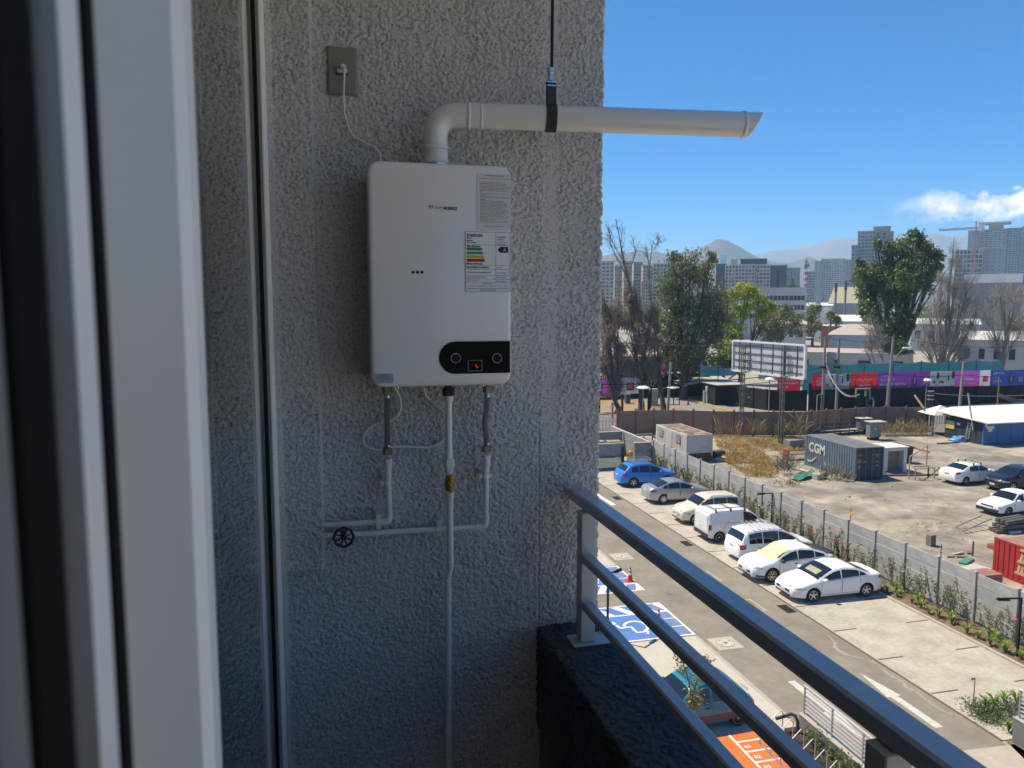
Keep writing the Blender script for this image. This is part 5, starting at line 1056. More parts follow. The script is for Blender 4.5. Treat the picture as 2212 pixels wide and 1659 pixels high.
# white site cabin with rusty roof
p = G(*Z3(1195, 1222)); kx1, ky0 = p.x, p.y; kx0 = kx1 - 2.4; kz0 = hz(p, Z3(0, 1142)[1]); kz1 = hz(p, Z3(0, 950)[1])
kb = container('site_cabin', 'white corrugated site cabin with a patchy rusty roof', kx0, kx1, ky0, ky0 + 5.9, kz0, kz1, cream_w, rust, 'cabin')
b = MB(); corr_wall(b, (kx0 + .1, ky0 + .02, 0), (1, 0, 0), kx1 - kx0 - .2, kz0 + .05, kz1 - .06, (0, -1, 0), .22, .03); b.build('end_wall', cream_w, kb)
MB().box(kx0 + .02, kx1 - .02, ky0 + .001, ky0 + .05, kz1 - .07, kz1 - .002).build('roof_edge', cream_w, kb)
for (ya, yb, h0, h1, nm) in ((1.0, 1.9, .45, .85, 'window'), (2.6, 3.5, .06, .9, 'cabin_door'), (4.4, 5.3, .45, .85, 'window')):
    hh = kz1 - kz0; w_ = MB().box(kx0 - .06, kx0 - .02, ky0 + ya, ky0 + yb, kz0 + hh * h0, kz0 + hh * h1).build(nm, pm('cabin_shutter', (.16, .16, .155), .7) if nm == 'window' else pm('cabin_door', (.42, .43, .43), .6), kb)
    if nm == 'window':
        for k in range(4): MB().box(kx0 - .085, kx0 - .061, ky0 + ya, ky0 + yb, kz0 + hh * (h0 + .05 + .09 * k), kz0 + hh * (h0 + .05 + .09 * k) + .03).build('grille_bar', cream_w, w_)
pl = thing('brick_plinth', 'brown brick plinth carrying the white site cabin', 'plinth', (kx0 + 1.2, ky0 + 3, 0)); bm_ = pm('old_brick', (.17, .085, .05), .9, vs=3, col2=(.26, .14, .085), var=.1)
me_b = MB().rbox(-.19, .19, -.09, .09, 0, .17, .012).mesh('brick', bm_); nr = max(3, int(kz0 / .185))
for r_ in range(nr):
    for k in range(6): o = link('brick', me_b, pl); o.location = (kx0 + .22 + .4 * k + (.08 if r_ % 2 else 0) - pl.location.x, ky0 + .12 - pl.location.y, r_ * kz0 / nr)
MB().box(kx0 + .05, kx1 - .05, ky0 + .22, ky0 + 5.8, 0, kz0 - .01).build('rubble_core', bm_, pl)
# billboard seen from behind, on two tapering lattice posts
bp = [G(*Z3(1485, 985)), G(*Z3(1885, 1082))]; gm = pm('galvanised', (.17, .17, .165), .6, .3, var=.15, vs=2); fw = pm('billboard_frame_white', (.66, .66, .65), .5)
bb = thing('billboard', 'back of a big blank billboard on two dark lattice posts', 'billboard', (bp[0] + bp[1]) / 2)
tl, bl = (1412, 12), (1402, 305); tr, br = (2125, 62), (2115, 372)
for i, p in enumerate(bp):
    zt = hz(p, Z3(0, 40 if i == 0 else 60)[1]); dn = (bp[1] - bp[0]).normalized(); nn = Vector((-dn.y, dn.x, 0))
    po = MB(); 
    for sx, sy in ((-1, -1), (1, -1), (1, 1), (-1, 1)):
        MB().bar(p + dn * .14 * sx + nn * .11 * sy, p + dn * .09 * sx + nn * .09 * sy + Vector((0, 0, zt)), .07).build('post', gm, bb)
    for k in range(14):
        z = zt * k / 14; s = 1 if k % 2 else -1
        po.bar(p + dn * .13 * s + nn * -.11 + Vector((0, 0, z)), p - dn * .12 * s + nn * -.10 + Vector((0, 0, z + zt / 14)), .045); po.bar(p + dn * .13 * s + nn * .11 + Vector((0, 0, z)), p - dn * .12 * s + nn * .10 + Vector((0, 0, z + zt / 14)), .045)
    po.build('lattice', gm, bb)['kind'] = 'stuff'
    MB().bar(p + nn * -.2 + Vector((.0, 0, 0)), p + nn * -.16 + Vector((0, 0, zt * .75)), .05).build('conduit', dark_metal, bb)
dn = (bp[1] - bp[0]).normalized(); nn = Vector((-dn.y, dn.x, 0))
if nn.y < 0: nn = -nn
O = bp[0] + nn * .3
def onb(t):                                                            # photo point to (distance along the board, height)
    d = ray(*Z3(*t)); k = (O - EYE).dot(nn) / d.dot(nn); q = EYE + d * k; return (q - O).dot(dn), q.z
c4 = [onb(t) for t in (tl, bl, br, tr)]; s0, s1 = (c4[0][0] + c4[1][0]) / 2, (c4[2][0] + c4[3][0]) / 2; zb0, zb1 = (c4[1][1] + c4[2][1]) / 2, (c4[0][1] + c4[3][1]) / 2
def bq(nm, sa, sb, za, zb_, da, db, m):
    MB().add([O + dn * s + nn * d + Vector((0, 0, z)) for z in (za, zb_) for d in (da, db) for s in (sa, sb)], [(0, 2, 3, 1), (4, 5, 7, 6), (0, 1, 5, 4), (2, 6, 7, 3), (0, 4, 6, 2), (1, 3, 7, 5)]).build(nm, m, bb)
nc = 9
for k in range(nc):
    for j in range(3):
        sa, sb = s0 + (s1 - s0) * k / nc, s0 + (s1 - s0) * (k + 1) / nc; za, zb_ = zb0 + (zb1 - zb0) * j / 3, zb0 + (zb1 - zb0) * (j + 1) / 3
        bq('panel', sa + .012, sb - .012, za + .012, zb_ - .012, .10, .13, pm('panel_back_grey', (.46, .47, .48), .6, var=.06, vs=.4, randv=.05))
for z in np.linspace(zb0 + .35, zb1 - .35, 4): bq('frame_beam', s0, s1, z - .025, z + .025, .02, .09, pm('frame_black', (.03, .03, .035), .6))
for s in np.linspace(s0 + (s1 - s0) * .09, s1 - (s1 - s0) * .09, 6): bq('frame_upright', s - .018, s + .018, zb0, zb1, .03, .095, pm('frame_black', 0))
bq('rim', s0 - .12, s1 + .12, zb1, zb1 + .16, -.05, .2, fw); bq('rim', s0 - .12, s1 + .12, zb0 - .16, zb0, -.05, .2, fw); bq('rim', s0 - .13, s0 - .005, zb0 + .002, zb1 - .002, -.05, .2, fw); bq('rim', s1 + .005, s1 + .2, zb0 + .002, zb1 - .002, -.05, .2, fw)
p = G(*Z3(1445, 1000)); t = thing('red_prop', 'red and white striped prop leaning on the left billboard post', 'pole', p); q = bp[0] + Vector((0, -.3, hz(bp[0], Z3(0, 820)[1]))); MB().tube([p, q], .05, 6).build('pole', pm('prop_red', (.35, .10, .07), .6), t)
# brown sheet wall along the street
brown = pm('brown_hoarding', (.20, .125, .09), .8, vs=.8, col2=(.28, .19, .145), var=.1, det=6); redp = pm('red_post', (.30, .06, .05), .6); cap = pm('cap_rail', (.27, .16, .11), .7)
def hoard(label, pts, h, n, cols=(brown,), posts=redp, over=.25):
    t = thing('street_hoarding', label, 'fence', pts[0]); P = [Vector((p.x, p.y, 0)) for p in pts]; segs = []
    tot = sum((P[i + 1] - P[i]).length for i in range(len(P) - 1)); stp = tot / n
    samp = [P[0]]; acc = 0
    for i in range(len(P) - 1):
        L_ = (P[i + 1] - P[i]).length; d = stp - acc
        while d <= L_ + 1e-6: samp.append(P[i] + (P[i + 1] - P[i]) * (d / L_)); d += stp
        acc = L_ - (d - stp)
    for i in range(len(samp) - 1):
        a, c_ = samp[i], samp[i + 1]; u = (c_ - a).normalized(); M = Matrix.Translation(a) @ Matrix.Rotation(math.atan2(u.y, u.x), 4, 'Z'); w = (c_ - a).length
        for z0, z1 in ((.05, h * .48), (h * .49, h)): MB().box(.07, w - .07, -.03, .03, z0, z1, M).build('sheet_panel', cols[i % len(cols)], t)
        MB().box(.05, w - .05, -.06, .06, h * .46, h * .50, M).build('rail', cap, t); MB().box(.05, w - .05, -.05, .05, h + .003, h + .07, M).build('cap_rail', cap, t)
    for a in samp: MB().box(a.x - .07, a.x + .07, a.y - .09, a.y + .09, 0, h + over).build('post', posts, t)
    return t
zz = [G(*Z3(x, y)) for x, y in ((230, 962), (640, 945), (1500, 968), (2125, 968))] + [G(*Z4(720, 962)), G(*Z4(1215, 985))]
hoard('brown sheet hoarding with red posts between the lot and the street', zz, 2.35, 17)
# walls of the bin yard at the far end of the car park
blk = pm('block_grey', (.235, .235, .225), .85, vs=2, col2=(.30, .30, .285), var=.08, randv=.08); mortar = pm('mortar_grey', (.20, .20, .19), .9); capm = pm('wall_capping', (.42, .41, .38), .8)
def blockwall(label, x0, x1, y0, y1, h, axis):
    t = thing('block_wall', label, 'wall', ((x0 + x1) / 2, (y0 + y1) / 2, 0), group=None)
    MB().box(x0 + .012, x1 - .012, y0 + .012, y1 - .012, 0, h).build('mortar_core', mortar, t); MB().box(x0 - .02, x1 + .02, y0 - .02, y1 + .02, h + .002, h + .06).build('capping', capm, t)
    bl_, bh = .49, .245; n = int(((x1 - x0) if axis == 'x' else (y1 - y0)) / .5); nr = int(h / .25)
    ln = ((x1 - x0) if axis == 'x' else (y1 - y0)); me = MB().rbox(0, ln / n - .012, 0, (y1 - y0) if axis == 'x' else (x1 - x0), 0, h / nr - .012, .006).mesh('block', blk)
    for r_ in range(nr):
        for k in range(n):
            off = (.5 * ln / n if r_ % 2 and k < n - 1 else 0)
            if r_ % 2 and k == n - 1: continue
            o = link('block', me, t); o.location = ((x0 + off + k * ln / n) - t.location.x, y0 - t.location.y, r_ * h / nr) if axis == 'x' else (x1 - t.location.x, (y0 + off + k * ln / n) - t.location.y, r_ * h / nr)
            if axis == 'y': o.rotation_euler = (0, 0, R(90))
blockwall('grey block wall behind the leaning glass sheet, far left', 19.2, 23.2, 56.25, 56.42, 2.0, 'x'); blockwall('short grey block wall right of the orange mop bucket', 24.0, 25.45, 56.05, 56.22, 2.0, 'x')
blockwall('back grey block wall of the bin yard', 19.2, 25.2, 61.5, 61.67, 2.0, 'x'); blockwall('long side wall of the bin yard running to the street', 25.3, 25.47, 56.3, 64.5, 2.0, 'y')
g2 = bpy.data.materials.new('green_mirror_glass'); g2.use_nodes = True; q = g2.node_tree.nodes['Principled BSDF']; q.inputs['Base Color'].default_value = (.30, .40, .36, 1); q.inputs['Metallic'].default_value = .75; q.inputs['Roughness'].default_value = .03
t = thing('glass_sheet', 'greenish glass sheet mirroring the blue car, leaning on the block wall', 'glass sheet', (21, 56.1, 0)); MB().box(19.6, 22.9, 56.10, 56.112, .02, 1.0, Matrix.Translation((0, 0, 0))).build('sheet', g2, t); MB().box(22.93, 23.15, 56.08, 56.12, 0, 1.75).build('door_frame', dark_metal, t)
p = G(*Z3(360, 1222)); t = thing('mop_bucket', 'orange yellow mop bucket with wringer beside the block wall', 'bucket', p); yb = pm('bucket_orange', (.62, .26, .012), .5)
b = MB(); b.lathe([(.22, .12), (.27, .55), (.29, .58), (.25, .58), (.2, .2)], 12); b.build('tub', yb, t, 40, local=True); MB().rbox(-.12, .25, -.16, .16, .55, .85, .05).build('wringer', yb, t, 40, local=True); MB().tube([(.05, 0, .6), (.42, .05, 1.35)], .02, 6).build('handle', lampm, t, local=True); MB().rbox(-.36, -.2, -.15, .15, .42, .62, .04).build('side_box', yb, t, local=True)
for k in range(4): MB().lathe([(.05, -.02), (.05, .02)], 8, Matrix.Translation((.16 * (1 if k % 2 else -1), .16 * (1 if k > 1 else -1), .05)) @ Matrix.Rotation(R(90), 4, 'X')).build('castor', lampm, t, local=True)
for (x, y, w, c_, l) in ((60, 1038, .9, (.25, .27, .28), 'pale lidded bin inside the block walled yard'), (215, 1036, 1.1, (.33, .25, .15), 'flattened cardboard box inside the block walled yard')):
    p = G(*Z3(x, y), 1.6); t = thing('bin' if w < 1 else 'cardboard_box', l, 'bin' if w < 1 else 'box', (p.x, p.y + .4, 0)); m = pm('yard%d' % x, c_, .7); MB().rbox(-w / 2, w / 2, -.35, .35, 0, 1.62, .06).build('body', m, t, local=True); MB().rbox(-w / 2 - .03, w / 2 + .03, -.38, .38, 1.623, 1.70, .03).build('lid', m, t, local=True)
# white booth, black bin, steel frames, pipes
def bx(t, nm, x0, x1, y0, y1, z0, z1, m, b=.01): return MB().rbox(x0, x1, y0, y1, z0, z1, b).build(nm, m, t)
p, q = G(*Z4(770, 1415)), G(*Z4(955, 1385)); bwm = pm('booth_white', (.63, .62, .60), .6, var=.05, vs=2); wd = q.x - p.x; by = p.y; bh = hz(p, Z4(0, 1160)[1])
t = thing('portable_booth', 'white open fronted booth standing right of the blue container', 'booth', (p.x + wd / 2, by + .8, 0))
bx(t, 'side_wall', p.x, p.x + .38, by, by + 1.7, 0, bh, bwm); bx(t, 'side_wall', q.x - .32, q.x, by, by + 1.7, 0, bh, bwm); bx(t, 'lintel', p.x + .382, q.x - .322, by + .01, by + .25, bh - .22, bh - .003, bwm); bx(t, 'back_panel', p.x + .382, q.x - .322, by + .55, by + .62, 0, bh - .24, pm('booth_panel', (.26, .225, .19), .7)); bx(t, 'roof', p.x - .08, q.x + .08, by - .12, by + 1.8, bh + .002, bh + .10, bwm)
p = G(*Z4(905, 1425)); t = thing('tilted_board', 'grey board lying tilted on the ground before the booth', 'board', p); MB().box(-.7, .6, -.3, .6, 0, .04, Matrix.Rotation(R(-18), 4, 'Z') @ Matrix.Rotation(R(24), 4, 'X')).build('board', pm('board_grey', (.15, .165, .17), .7), t, local=True)
p = G(*Z4(1000, 1300)); t = thing('waste_bin', 'black waste bin behind the white booth', 'bin', p); b = MB(); b.lathe([(.42, 0), (.55, 1.3)], 4, Matrix.Rotation(R(45), 4, 'Z')); b.build('body', trim, t, local=True); MB().rbox(-.46, .46, -.46, .46, 1.302, 1.38, .02).build('lid', trim, t, local=True)
tubem = pm('beige_steel', (.33, .29, .22), .6, .2)
def fr_(label, P, leg):
    t = thing('pipe_stand', label, 'stand', P[0]); 
    for a, c_ in leg: MB().bar(P[a] if isinstance(a, int) else a, P[c_] if isinstance(c_, int) else c_, .07).build('tube', tubem, t)
a, c_ = G(*Z4(1032, 1470)), G(*Z4(1212, 1340)); ha, hc = hz(a, Z4(0, 1240)[1]), hz(c_, Z4(0, 1225)[1])
fr_('tall beige pipe frame standing behind the white sedan', [a, a + Vector((0, 0, ha)), c_ + Vector((0, 0, ha)), c_], [(0, 1), (1, 2), (2, 3)])
f1, f2, f3, f4 = G(*Z4(1096, 1480)), G(*Z4(1290, 1468)), G(*Z4(1228, 1450)), G(*Z4(1060, 1455)); hh = hz(f1, Z4(0, 1365)[1]); U_ = Vector((0, 0, hh))
fr_('low beige pipe table frame beside the white sedan', [f1, f2, f3, f4, f1 + U_, f2 + U_, f3 + U_, f4 + U_], [(0, 4), (1, 5), (2, 6), (4, 5), (5, 6), (6, 7), (7, 4), (2, 6)]); MB().add([v + Vector((0, 0, .04)) for v in (f1 + U_, f2 + U_, f3 + U_, f4 + U_)], [(0, 1, 2, 3)])
def pole_(label, a, c_, r, m, nm='pipe', cat='pipe'): t = thing(nm, label, cat, a); MB().tube([a, c_], r, 8).build(nm, m, t); return t
up3 = Vector((0, 0, .08)); pole_('rusty pipe lying from the container towards the sedan', G(*Z4(770, 1440)) + up3, G(*Z4(1335, 1432)) + up3, .07, pm('pipe_rust', (.20, .12, .09), .8)); pole_('orange brown rail on the ground left of the blue shed', G(*Z4(870, 1095)) + up3, G(*Z4(1240, 1200)) + up3, .08, pm('rail_rust', (.28, .14, .06), .8)); pole_('thin dark bar on the ground before the shed', G(*Z4(1320, 1113)) + up3, G(*Z4(1550, 1102)) + up3, .06, pm('bar_brown', (.10, .06, .05), .8)); pole_('long white pipe lying left of the blue container', G(*Z3(2015, 1305)) + up3, G(*Z3(2205, 1350)) + up3, .10, pm('pipe_cream', (.45, .40, .32), .7))
# green tarpaulins
for (x, y, l) in ((2130, 1390, 'crumpled green tarpaulin on the ground left of the blue container'),):
    p = G(*Z3(x, y)); n = 14; vs = []
    for j in range(n):
        for i in range(n): u, v = i / (n - 1), j / (n - 1); vs.append(((u - .5) * 3.0, (v - .5) * 1.1 + (u - .5) * 1.6, .06 + .30 * float(fbm(np.array([u * 6.]), np.array([v * 4.]), 3)[0])))
    b = MB().add(vs, [(j * n + i, j * n + i + 1, (j + 1) * n + i + 1, (j + 1) * n + i) for j in range(n - 1) for i in range(n - 1)]); o = b.build('tarpaulin', pm('tarp_green', (.03, .21, .15), .6, var=.2, vs=3), None, 60, label=l, cat='tarpaulin'); o.location = p
p = G(*Z4(120, 1465)); t = thing('broken_block', 'pale broken concrete block beside the green tarpaulin', 'block', p); MB().rbox(-.5, .5, -.3, .3, 0, .45, .06, Matrix.Rotation(R(15), 4, 'Z')).build('block', capm, t, local=True)
# electric cabinets and stair platform by the street wall
cab = pm('cabinet_grey', (.20, .215, .23), .5, .1); p = G(*Z4(668, 1065)); hh = hz(p, Z4(0, 885)[1])
t = thing('electric_cabinet', 'grey double electric cabinet under a pale board roof', 'cabinet', p); MB().rbox(-.62, .62, -.3, .3, .25, hh, .02).build('case', cab, t, local=True); MB().rbox(-.60, -.02, -.325, -.301, .3, hh - .05, .01).build('door', cab, t, local=True); MB().rbox(.02, .60, -.325, -.301, .3, hh - .05, .01).build('door', cab, t, local=True); MB().rbox(-.75, 1.0, -.6, .5, hh + .01, hh + .09, .02).build('roof_board', capm, t, local=True); MB().box(-.5, .5, -.25, .25, 0, .248).build('base', dark_metal, t, local=True); MB().lathe([(.1, 0), (.1, .01)], 12, Matrix.Translation((-.05, -.33, hh * .65)) @ Matrix.Rotation(R(90), 4, 'X')).build('warning_sign', platem, t, local=True)
p = G(*Z4(560, 1010)); h2 = hz(p, Z4(0, 850)[1]); t = thing('meter_box', 'weathered grey meter box on legs left of the cabinet', 'box', p)
MB().rbox(-.55, .55, -.35, .35, .6, h2, .02).build('case', pm('meter_grey', (.13, .135, .14), .6), t, local=True); MB().rbox(-.7, .8, -.5, .4, h2 + .01, h2 + .08, .02).build('roof_board', capm, t, local=True)
for sx in (-.5, .5): MB().box(sx - .04, sx + .04, -.04, .04, 0, .598).build('leg', dark_metal, t, local=True)
p = G(*Z4(300, 1010)); hd, hr = hz(p, Z4(0, 955)[1]), hz(p, Z4(0, 850)[1]); t = thing('steel_platform', 'rusty steel platform with handrails and steps behind the blue container', 'platform', p); sm = pm('platform_steel', (.13, .11, .10), .7, .3)
MB().box(-2.4, 2.6, -.7, .7, hd - .08, hd).build('deck', pm('deck_grey', (.38, .35, .31), .8), t, local=True)
for x in (-2.4, -.8, .9, 2.55):
    for y in (-.65, .65): MB().box(x - .04, x + .04, y - .04, y + .04, 0, hr + .25).build('post', sm, t, local=True)
for z in np.linspace(hd + .35, hr + .2, 3): MB().box(-2.4, 2.55, -.68, -.62, z - .03, z + .03).build('handrail', sm, t, local=True)
for k in range(5): MB().box(2.65 + .25 * k, 2.9 + .25 * k, -.6, .6, hd * (1 - (k + 1) / 6), hd * (1 - (k + 1) / 6) + .05).build('step', sm, t, local=True)
for y in (-.62, .62): MB().bar((2.6, y, hd), (3.9, y, 0), .08).build('stringer', sm, t, local=True)
# blue shed with white roof
sx0, sy0, sy1, sh = 59.3, 57.65, 62.2, 2.08; blu = pm('shed_blue', (.018, .115, .30), .55, vs=.6, col2=(.026, .15, .37), var=.06); blk_ = pm('shed_dark', (.022, .032, .042), .7, var=.2, vs=2); wr_ = pm('shed_roof_white', (.62, .61, .57), .6, vs=1.2, col2=(.70, .69, .65), var=.05)
sd_ = thing('blue_shed', 'low blue shed with white sheet roof and yellow board', 'shed', (sx0 + 6, sy0 + 2, 0))
pd = PY(*Z4(1798, 1100), sy0).x
for k in range(10): x = pd + .02 + 1.5 * k; bx(sd_, 'wall_panel', x, x + 1.47, sy0, sy0 + .08, .02, sh, blu)
for k in range(6): y = sy0 + .05 + .75 * k; bx(sd_, 'side_panel', sx0, sx0 + .06, y, y + .72, .02, sh, blk_)
bx(sd_, 'interior_back', sx0 + .5, 76, sy1 - .1, sy1, 0, sh, blk_); bx(sd_, 'interior_side', sx0 + 2.6, sx0 + 2.7, sy0 + .1, sy1 - .12, 0, sh, blk_); bx(sd_, 'corner_post', sx0 - .05, sx0 + .08, sy0 - .08, sy0 + .04, 0, sh, blu)
b = MB(); b.add([(sx0 - .35, sy0 - .9, sh + .02), (77, sy0 - .9, sh + .02), (77, 64.5, sh + .45), (sx0 + 3, 64.5, sh + .45), (sx0 - .6, 62.8, sh + .40)], [(0, 1, 2, 3, 4)]); vs = b.v; n = len(vs); b.add([(x, y, z + .09) for x, y, z in vs], [(0, 1, 2, 3, 4)]); b.f += [(i, (i + 1) % n, n + (i + 1) % n, n + i) for i in range(n)]; b.mi = [0] * len(b.f); b.build('roof', wr_, sd_)
q0, q1 = PX(*Z4(1420, 865), sx0), PX(*Z4(1502, 960), sx0); bx(sd_, 'yellow_board', sx0 - .09, sx0 - .02, q1.y, q0.y, q1.z, q0.z, pm('board_yellow', (.52, .42, .14), .6, var=.1, vs=2))
q0, q1 = PX(*Z4(1528, 888), sx0), PX(*Z4(1558, 920), sx0); bx(sd_, 'white_notice', sx0 - .06, sx0 - .02, q1.y, q0.y, q1.z, q0.z, platem)
for (x0_, x1_, y0_, y1_) in ((1815, 1835, 905, 935), (1825, 1905, 928, 955), (1845, 1885, 957, 985)): q0, q1 = PY(*Z4(x0_, y0_), sy0 - .02), PY(*Z4(x1_, y1_), sy0 - .02); bx(sd_, 'white_notice', q0.x, q1.x, sy0 - .025, sy0 - .005, q1.z, q0.z, platem)
a, c_ = G(*Z4(1608, 1085)), PX(*Z4(1640, 890), sx0 - .15); a2 = G(*Z4(1640, 1090)); t = thing('ladder', 'aluminium ladder leaning on the dark shed side', 'ladder', a); al = pm('aluminium', (.48, .46, .42), .45, .4); w = (a2 - a)
MB().bar(a, c_, .08).build('rail', al, t); MB().bar(a + w, c_ + w, .08).build('rail', al, t)
for k in range(8): f = (k + .5) / 8; MB().bar(a + (c_ - a) * f, a + w + (c_ - a) * f, .06).build('rung', al, t)
a, c_ = PX(*Z4(1690, 970), sx0 - .2), atd(*Z4(1637, 590), 78); pole_('long grey pole leaning on the shed roof', a, PX(*Z4(1637, 590), sx0 - .3), .07, al, 'pole', 'pole')
p = G(*Z4(1540, 1085)); rng = np.random.default_rng(5); b = MB(); 
vs, fs = [], []; nn_, mm_ = 14, 8
for j in range(mm_ + 1):
    for i in range(nn_): a = 2 * math.pi * i / nn_; f = math.sin(math.pi * j / mm_ / 2 + .001); r_ = (1 - j / mm_) ** .5 * (1 + .25 * rng.normal() * .5); vs.append((1.1 * r_ * math.cos(a), .6 * r_ * math.sin(a), .5 * f * (1 + .2 * rng.normal() * .5)))
fs = [(j * nn_ + i, j * nn_ + (i + 1) % nn_, (j + 1) * nn_ + (i + 1) % nn_, (j + 1) * nn_ + i) for j in range(mm_) for i in range(nn_)]
t = thing('plastic_bag', 'light blue plastic bundle with a red patch by the shed', 'bag', p); b.add(vs, fs).build('bundle', pm('bag_blue', (.10, .33, .62), .45), t, 60, local=True); MB().rbox(-.15, .3, -.5, -.35, .3, .5, .04).build('red_patch', redp, t, local=True)
# white canopy and stand at the shed's left
p = G(*Z4(1300, 1005)); t = thing('entrance_canopy', 'small white canopy with ironwork left of the blue shed', 'canopy', p); hh = hz(p, Z4(0, 800)[1]); MB().add([(-1.2, -1, hh), (2.6, -1, hh - .1), (2.6, 1.2, hh + .1), (-1.2, 1.2, hh + .1), (.5, 0, hh + .85)], [(0, 1, 4), (1, 2, 4), (2, 3, 4), (3, 0, 4), (3, 2, 1, 0)]).build('roof', wr_, t, local=True)
for x in (-1.1, .6, 2.4): MB().box(x - .06, x + .06, -.9, -.78, 0, hh - .02).build('post', pm('post_blue', (.03, .10, .16), .6), t, local=True)
for k in range(10): MB().box(-.9 + .3 * k, -.86 + .3 * k, -.5, -.45, hh * .5, hh - .1).build('iron_bar', pm('pale_iron', (.45, .38, .36), .6), t, local=True)
pole_('brown pole leaning above the street hoarding', PY(*Z4(1185, 745), 64.6), PY(*Z4(1092, 612), 66), .10, pm('pole_pink', (.33, .20, .16), .7), 'pole', 'pole')
# red container, pallet, brick stack, clutter at the right edge
redc = pm('container_red', (.34, .018, .02), .6, vs=1.5, col2=(.44, .03, .03), var=.1); rc = container('shipping_container', 'dull red shipping container with pinkish roof at the right edge', 31.45, 37.4, 25.3, 29.55, 0, 1.78, redc, pm('red_roof_faded', (.36, .22, .18), .8, var=.1, vs=1.5))
b = MB(); corr_wall(b, (31.5, 25.32, 0), (1, 0, 0), 5.8, .1, 1.7, (0, -1, 0)); b.build('end_wall', redc, rc)
wood = pm('pallet_wood', (.33, .20, .09), .8, vs=4, col2=(.42, .29, .15), var=.12, randv=.12); M = Matrix.Translation((31.05, 27.3, .55)) @ Matrix.Rotation(R(-90), 4, 'Z') @ Matrix.Rotation(R(-14), 4, 'X')
t = thing('wooden_pallet', 'wooden pallet leaning against the red container', 'pallet', (31.05, 27.3, .55))
for k in range(7): MB().box(-.6 + .178 * k, -.6 + .178 * k + .13, 0, .022, 0, 1.2, M).build('slat', wood, t)
for z in (0.02, .55, 1.08): MB().box(-.62, .68, -.10, -.003, z, z + .11, M).build('beam', wood, t)
t = thing('brick_stack', 'wrapped stack of pink bricks behind the concrete fence', 'bricks', (29.4, 28.0, .0)); rb = pm('pink_brick', (.33, .15, .125), .85, var=.1, vs=5, randv=.15); me_b = MB().rbox(-.2, .2, -.1, .1, 0, .17, .01).mesh('brick', rb)
for r_ in range(4):
    for i in range(4):
        for j in range(3): o = link('brick', me_b, t); o.location = (-.65 + .42 * j + random.uniform(-.02, .02), -.5 + .22 * i, .12 + .18 * r_); o.rotation_euler = (0, 0, random.uniform(-.06, .06))
MB().rbox(-.95, .5, -.75, .6, 0, .118, .02).build('base', wood, t, local=True)
rng = np.random.default_rng(11)
def junk(label, p, dims, rz, m, nm, cat): t = thing(nm, label, cat, p, rz); MB().rbox(-dims[0] / 2, dims[0] / 2, -dims[1] / 2, dims[1] / 2, 0, dims[2], .02).build(nm, m, t, local=True); return t
p = G(*Z6(1378, 515)); junk('grey upright box standing alone on the gravel', p, (.36, .36, .62), .1, pm('box_grey', (.18, .165, .14), .8), 'crate', 'box')
for (x, y, d, rz, c_, l, nm, cat) in ((1600, 590, (.8, .15, .12), .2, (.4, .4, .38), 'white plastic offcut on the ground before the fence', 'offcut', 'debris'), (1590, 612, (1.0, .12, .1), -.3, (.33, .24, .14), 'pale timber offcut among the debris by the fence', 'timber', 'timber'), (1670, 650, (1.1, .4, .12), .5, (.04, .22, .16), 'green plastic sheet scrap among the debris', 'scrap', 'debris'), (1720, 600, (.08, .08, .8), 0, (.13, .08, .06), 'short rusty stake in the ground near the debris', 'stake', 'stake'), (1690, 580, (.35, .2, .1), .8, (.2, .1, .1), 'dark scrap near the rusty stake', 'scrap', 'debris'), (1745, 745, (1.2, .9, .3), .3, (.42, .42, .39), 'pale tarp covered heap against the fence', 'covered_heap', 'heap'), (1900, 540, (.5, .5, .25), 0, (.3, .09, .07), 'red ring of scrap beside the red container', 'scrap', 'debris'), (2060, 405, (1.2, .6, .15), .1, (.5, .5, .5), 'white board lying behind the red container', 'board', 'board')):
    junk(l, G(*Z6(x, y)), d, rz, pm('junk%d' % x, c_, .75, var=.1, vs=4), nm, cat)
p = G(*Z6(2010, 400)); t = thing('timber_pile', 'stack of dark beams behind the red container', 'timber pile', p); bmw = pm('dark_beam', (.09, .085, .08), .85, var=.2, vs=3)
for k in range(9): MB().box(-1.0 + .05 * k, 1.0 + .06 * k, -.4 + .3 * (k % 3), -.2 + .3 * (k % 3), .28 * (k // 3), .28 * (k // 3) + .2, Matrix.Rotation(R(-8 + 9 * (k // 3)), 4, 'Z')).build('beam', bmw, t, local=True)
p = G(*Z6(1830, 400)); t = thing('broken_ladder', 'tan ladder shaped frame lying on the gravel', 'frame', p)
for s in (0, .7): MB().bar((-1.6, s, .15), (1.0, s + .6, .55), .06).build('rail', tubem, t, local=True)
for k in range(6): MB().bar((-1.4 + .42 * k, .05 + .09 * k, .18 + .06 * k), (-1.4 + .42 * k, .70 + .09 * k, .18 + .06 * k), .04).build('rung', tubem, t, local=True)
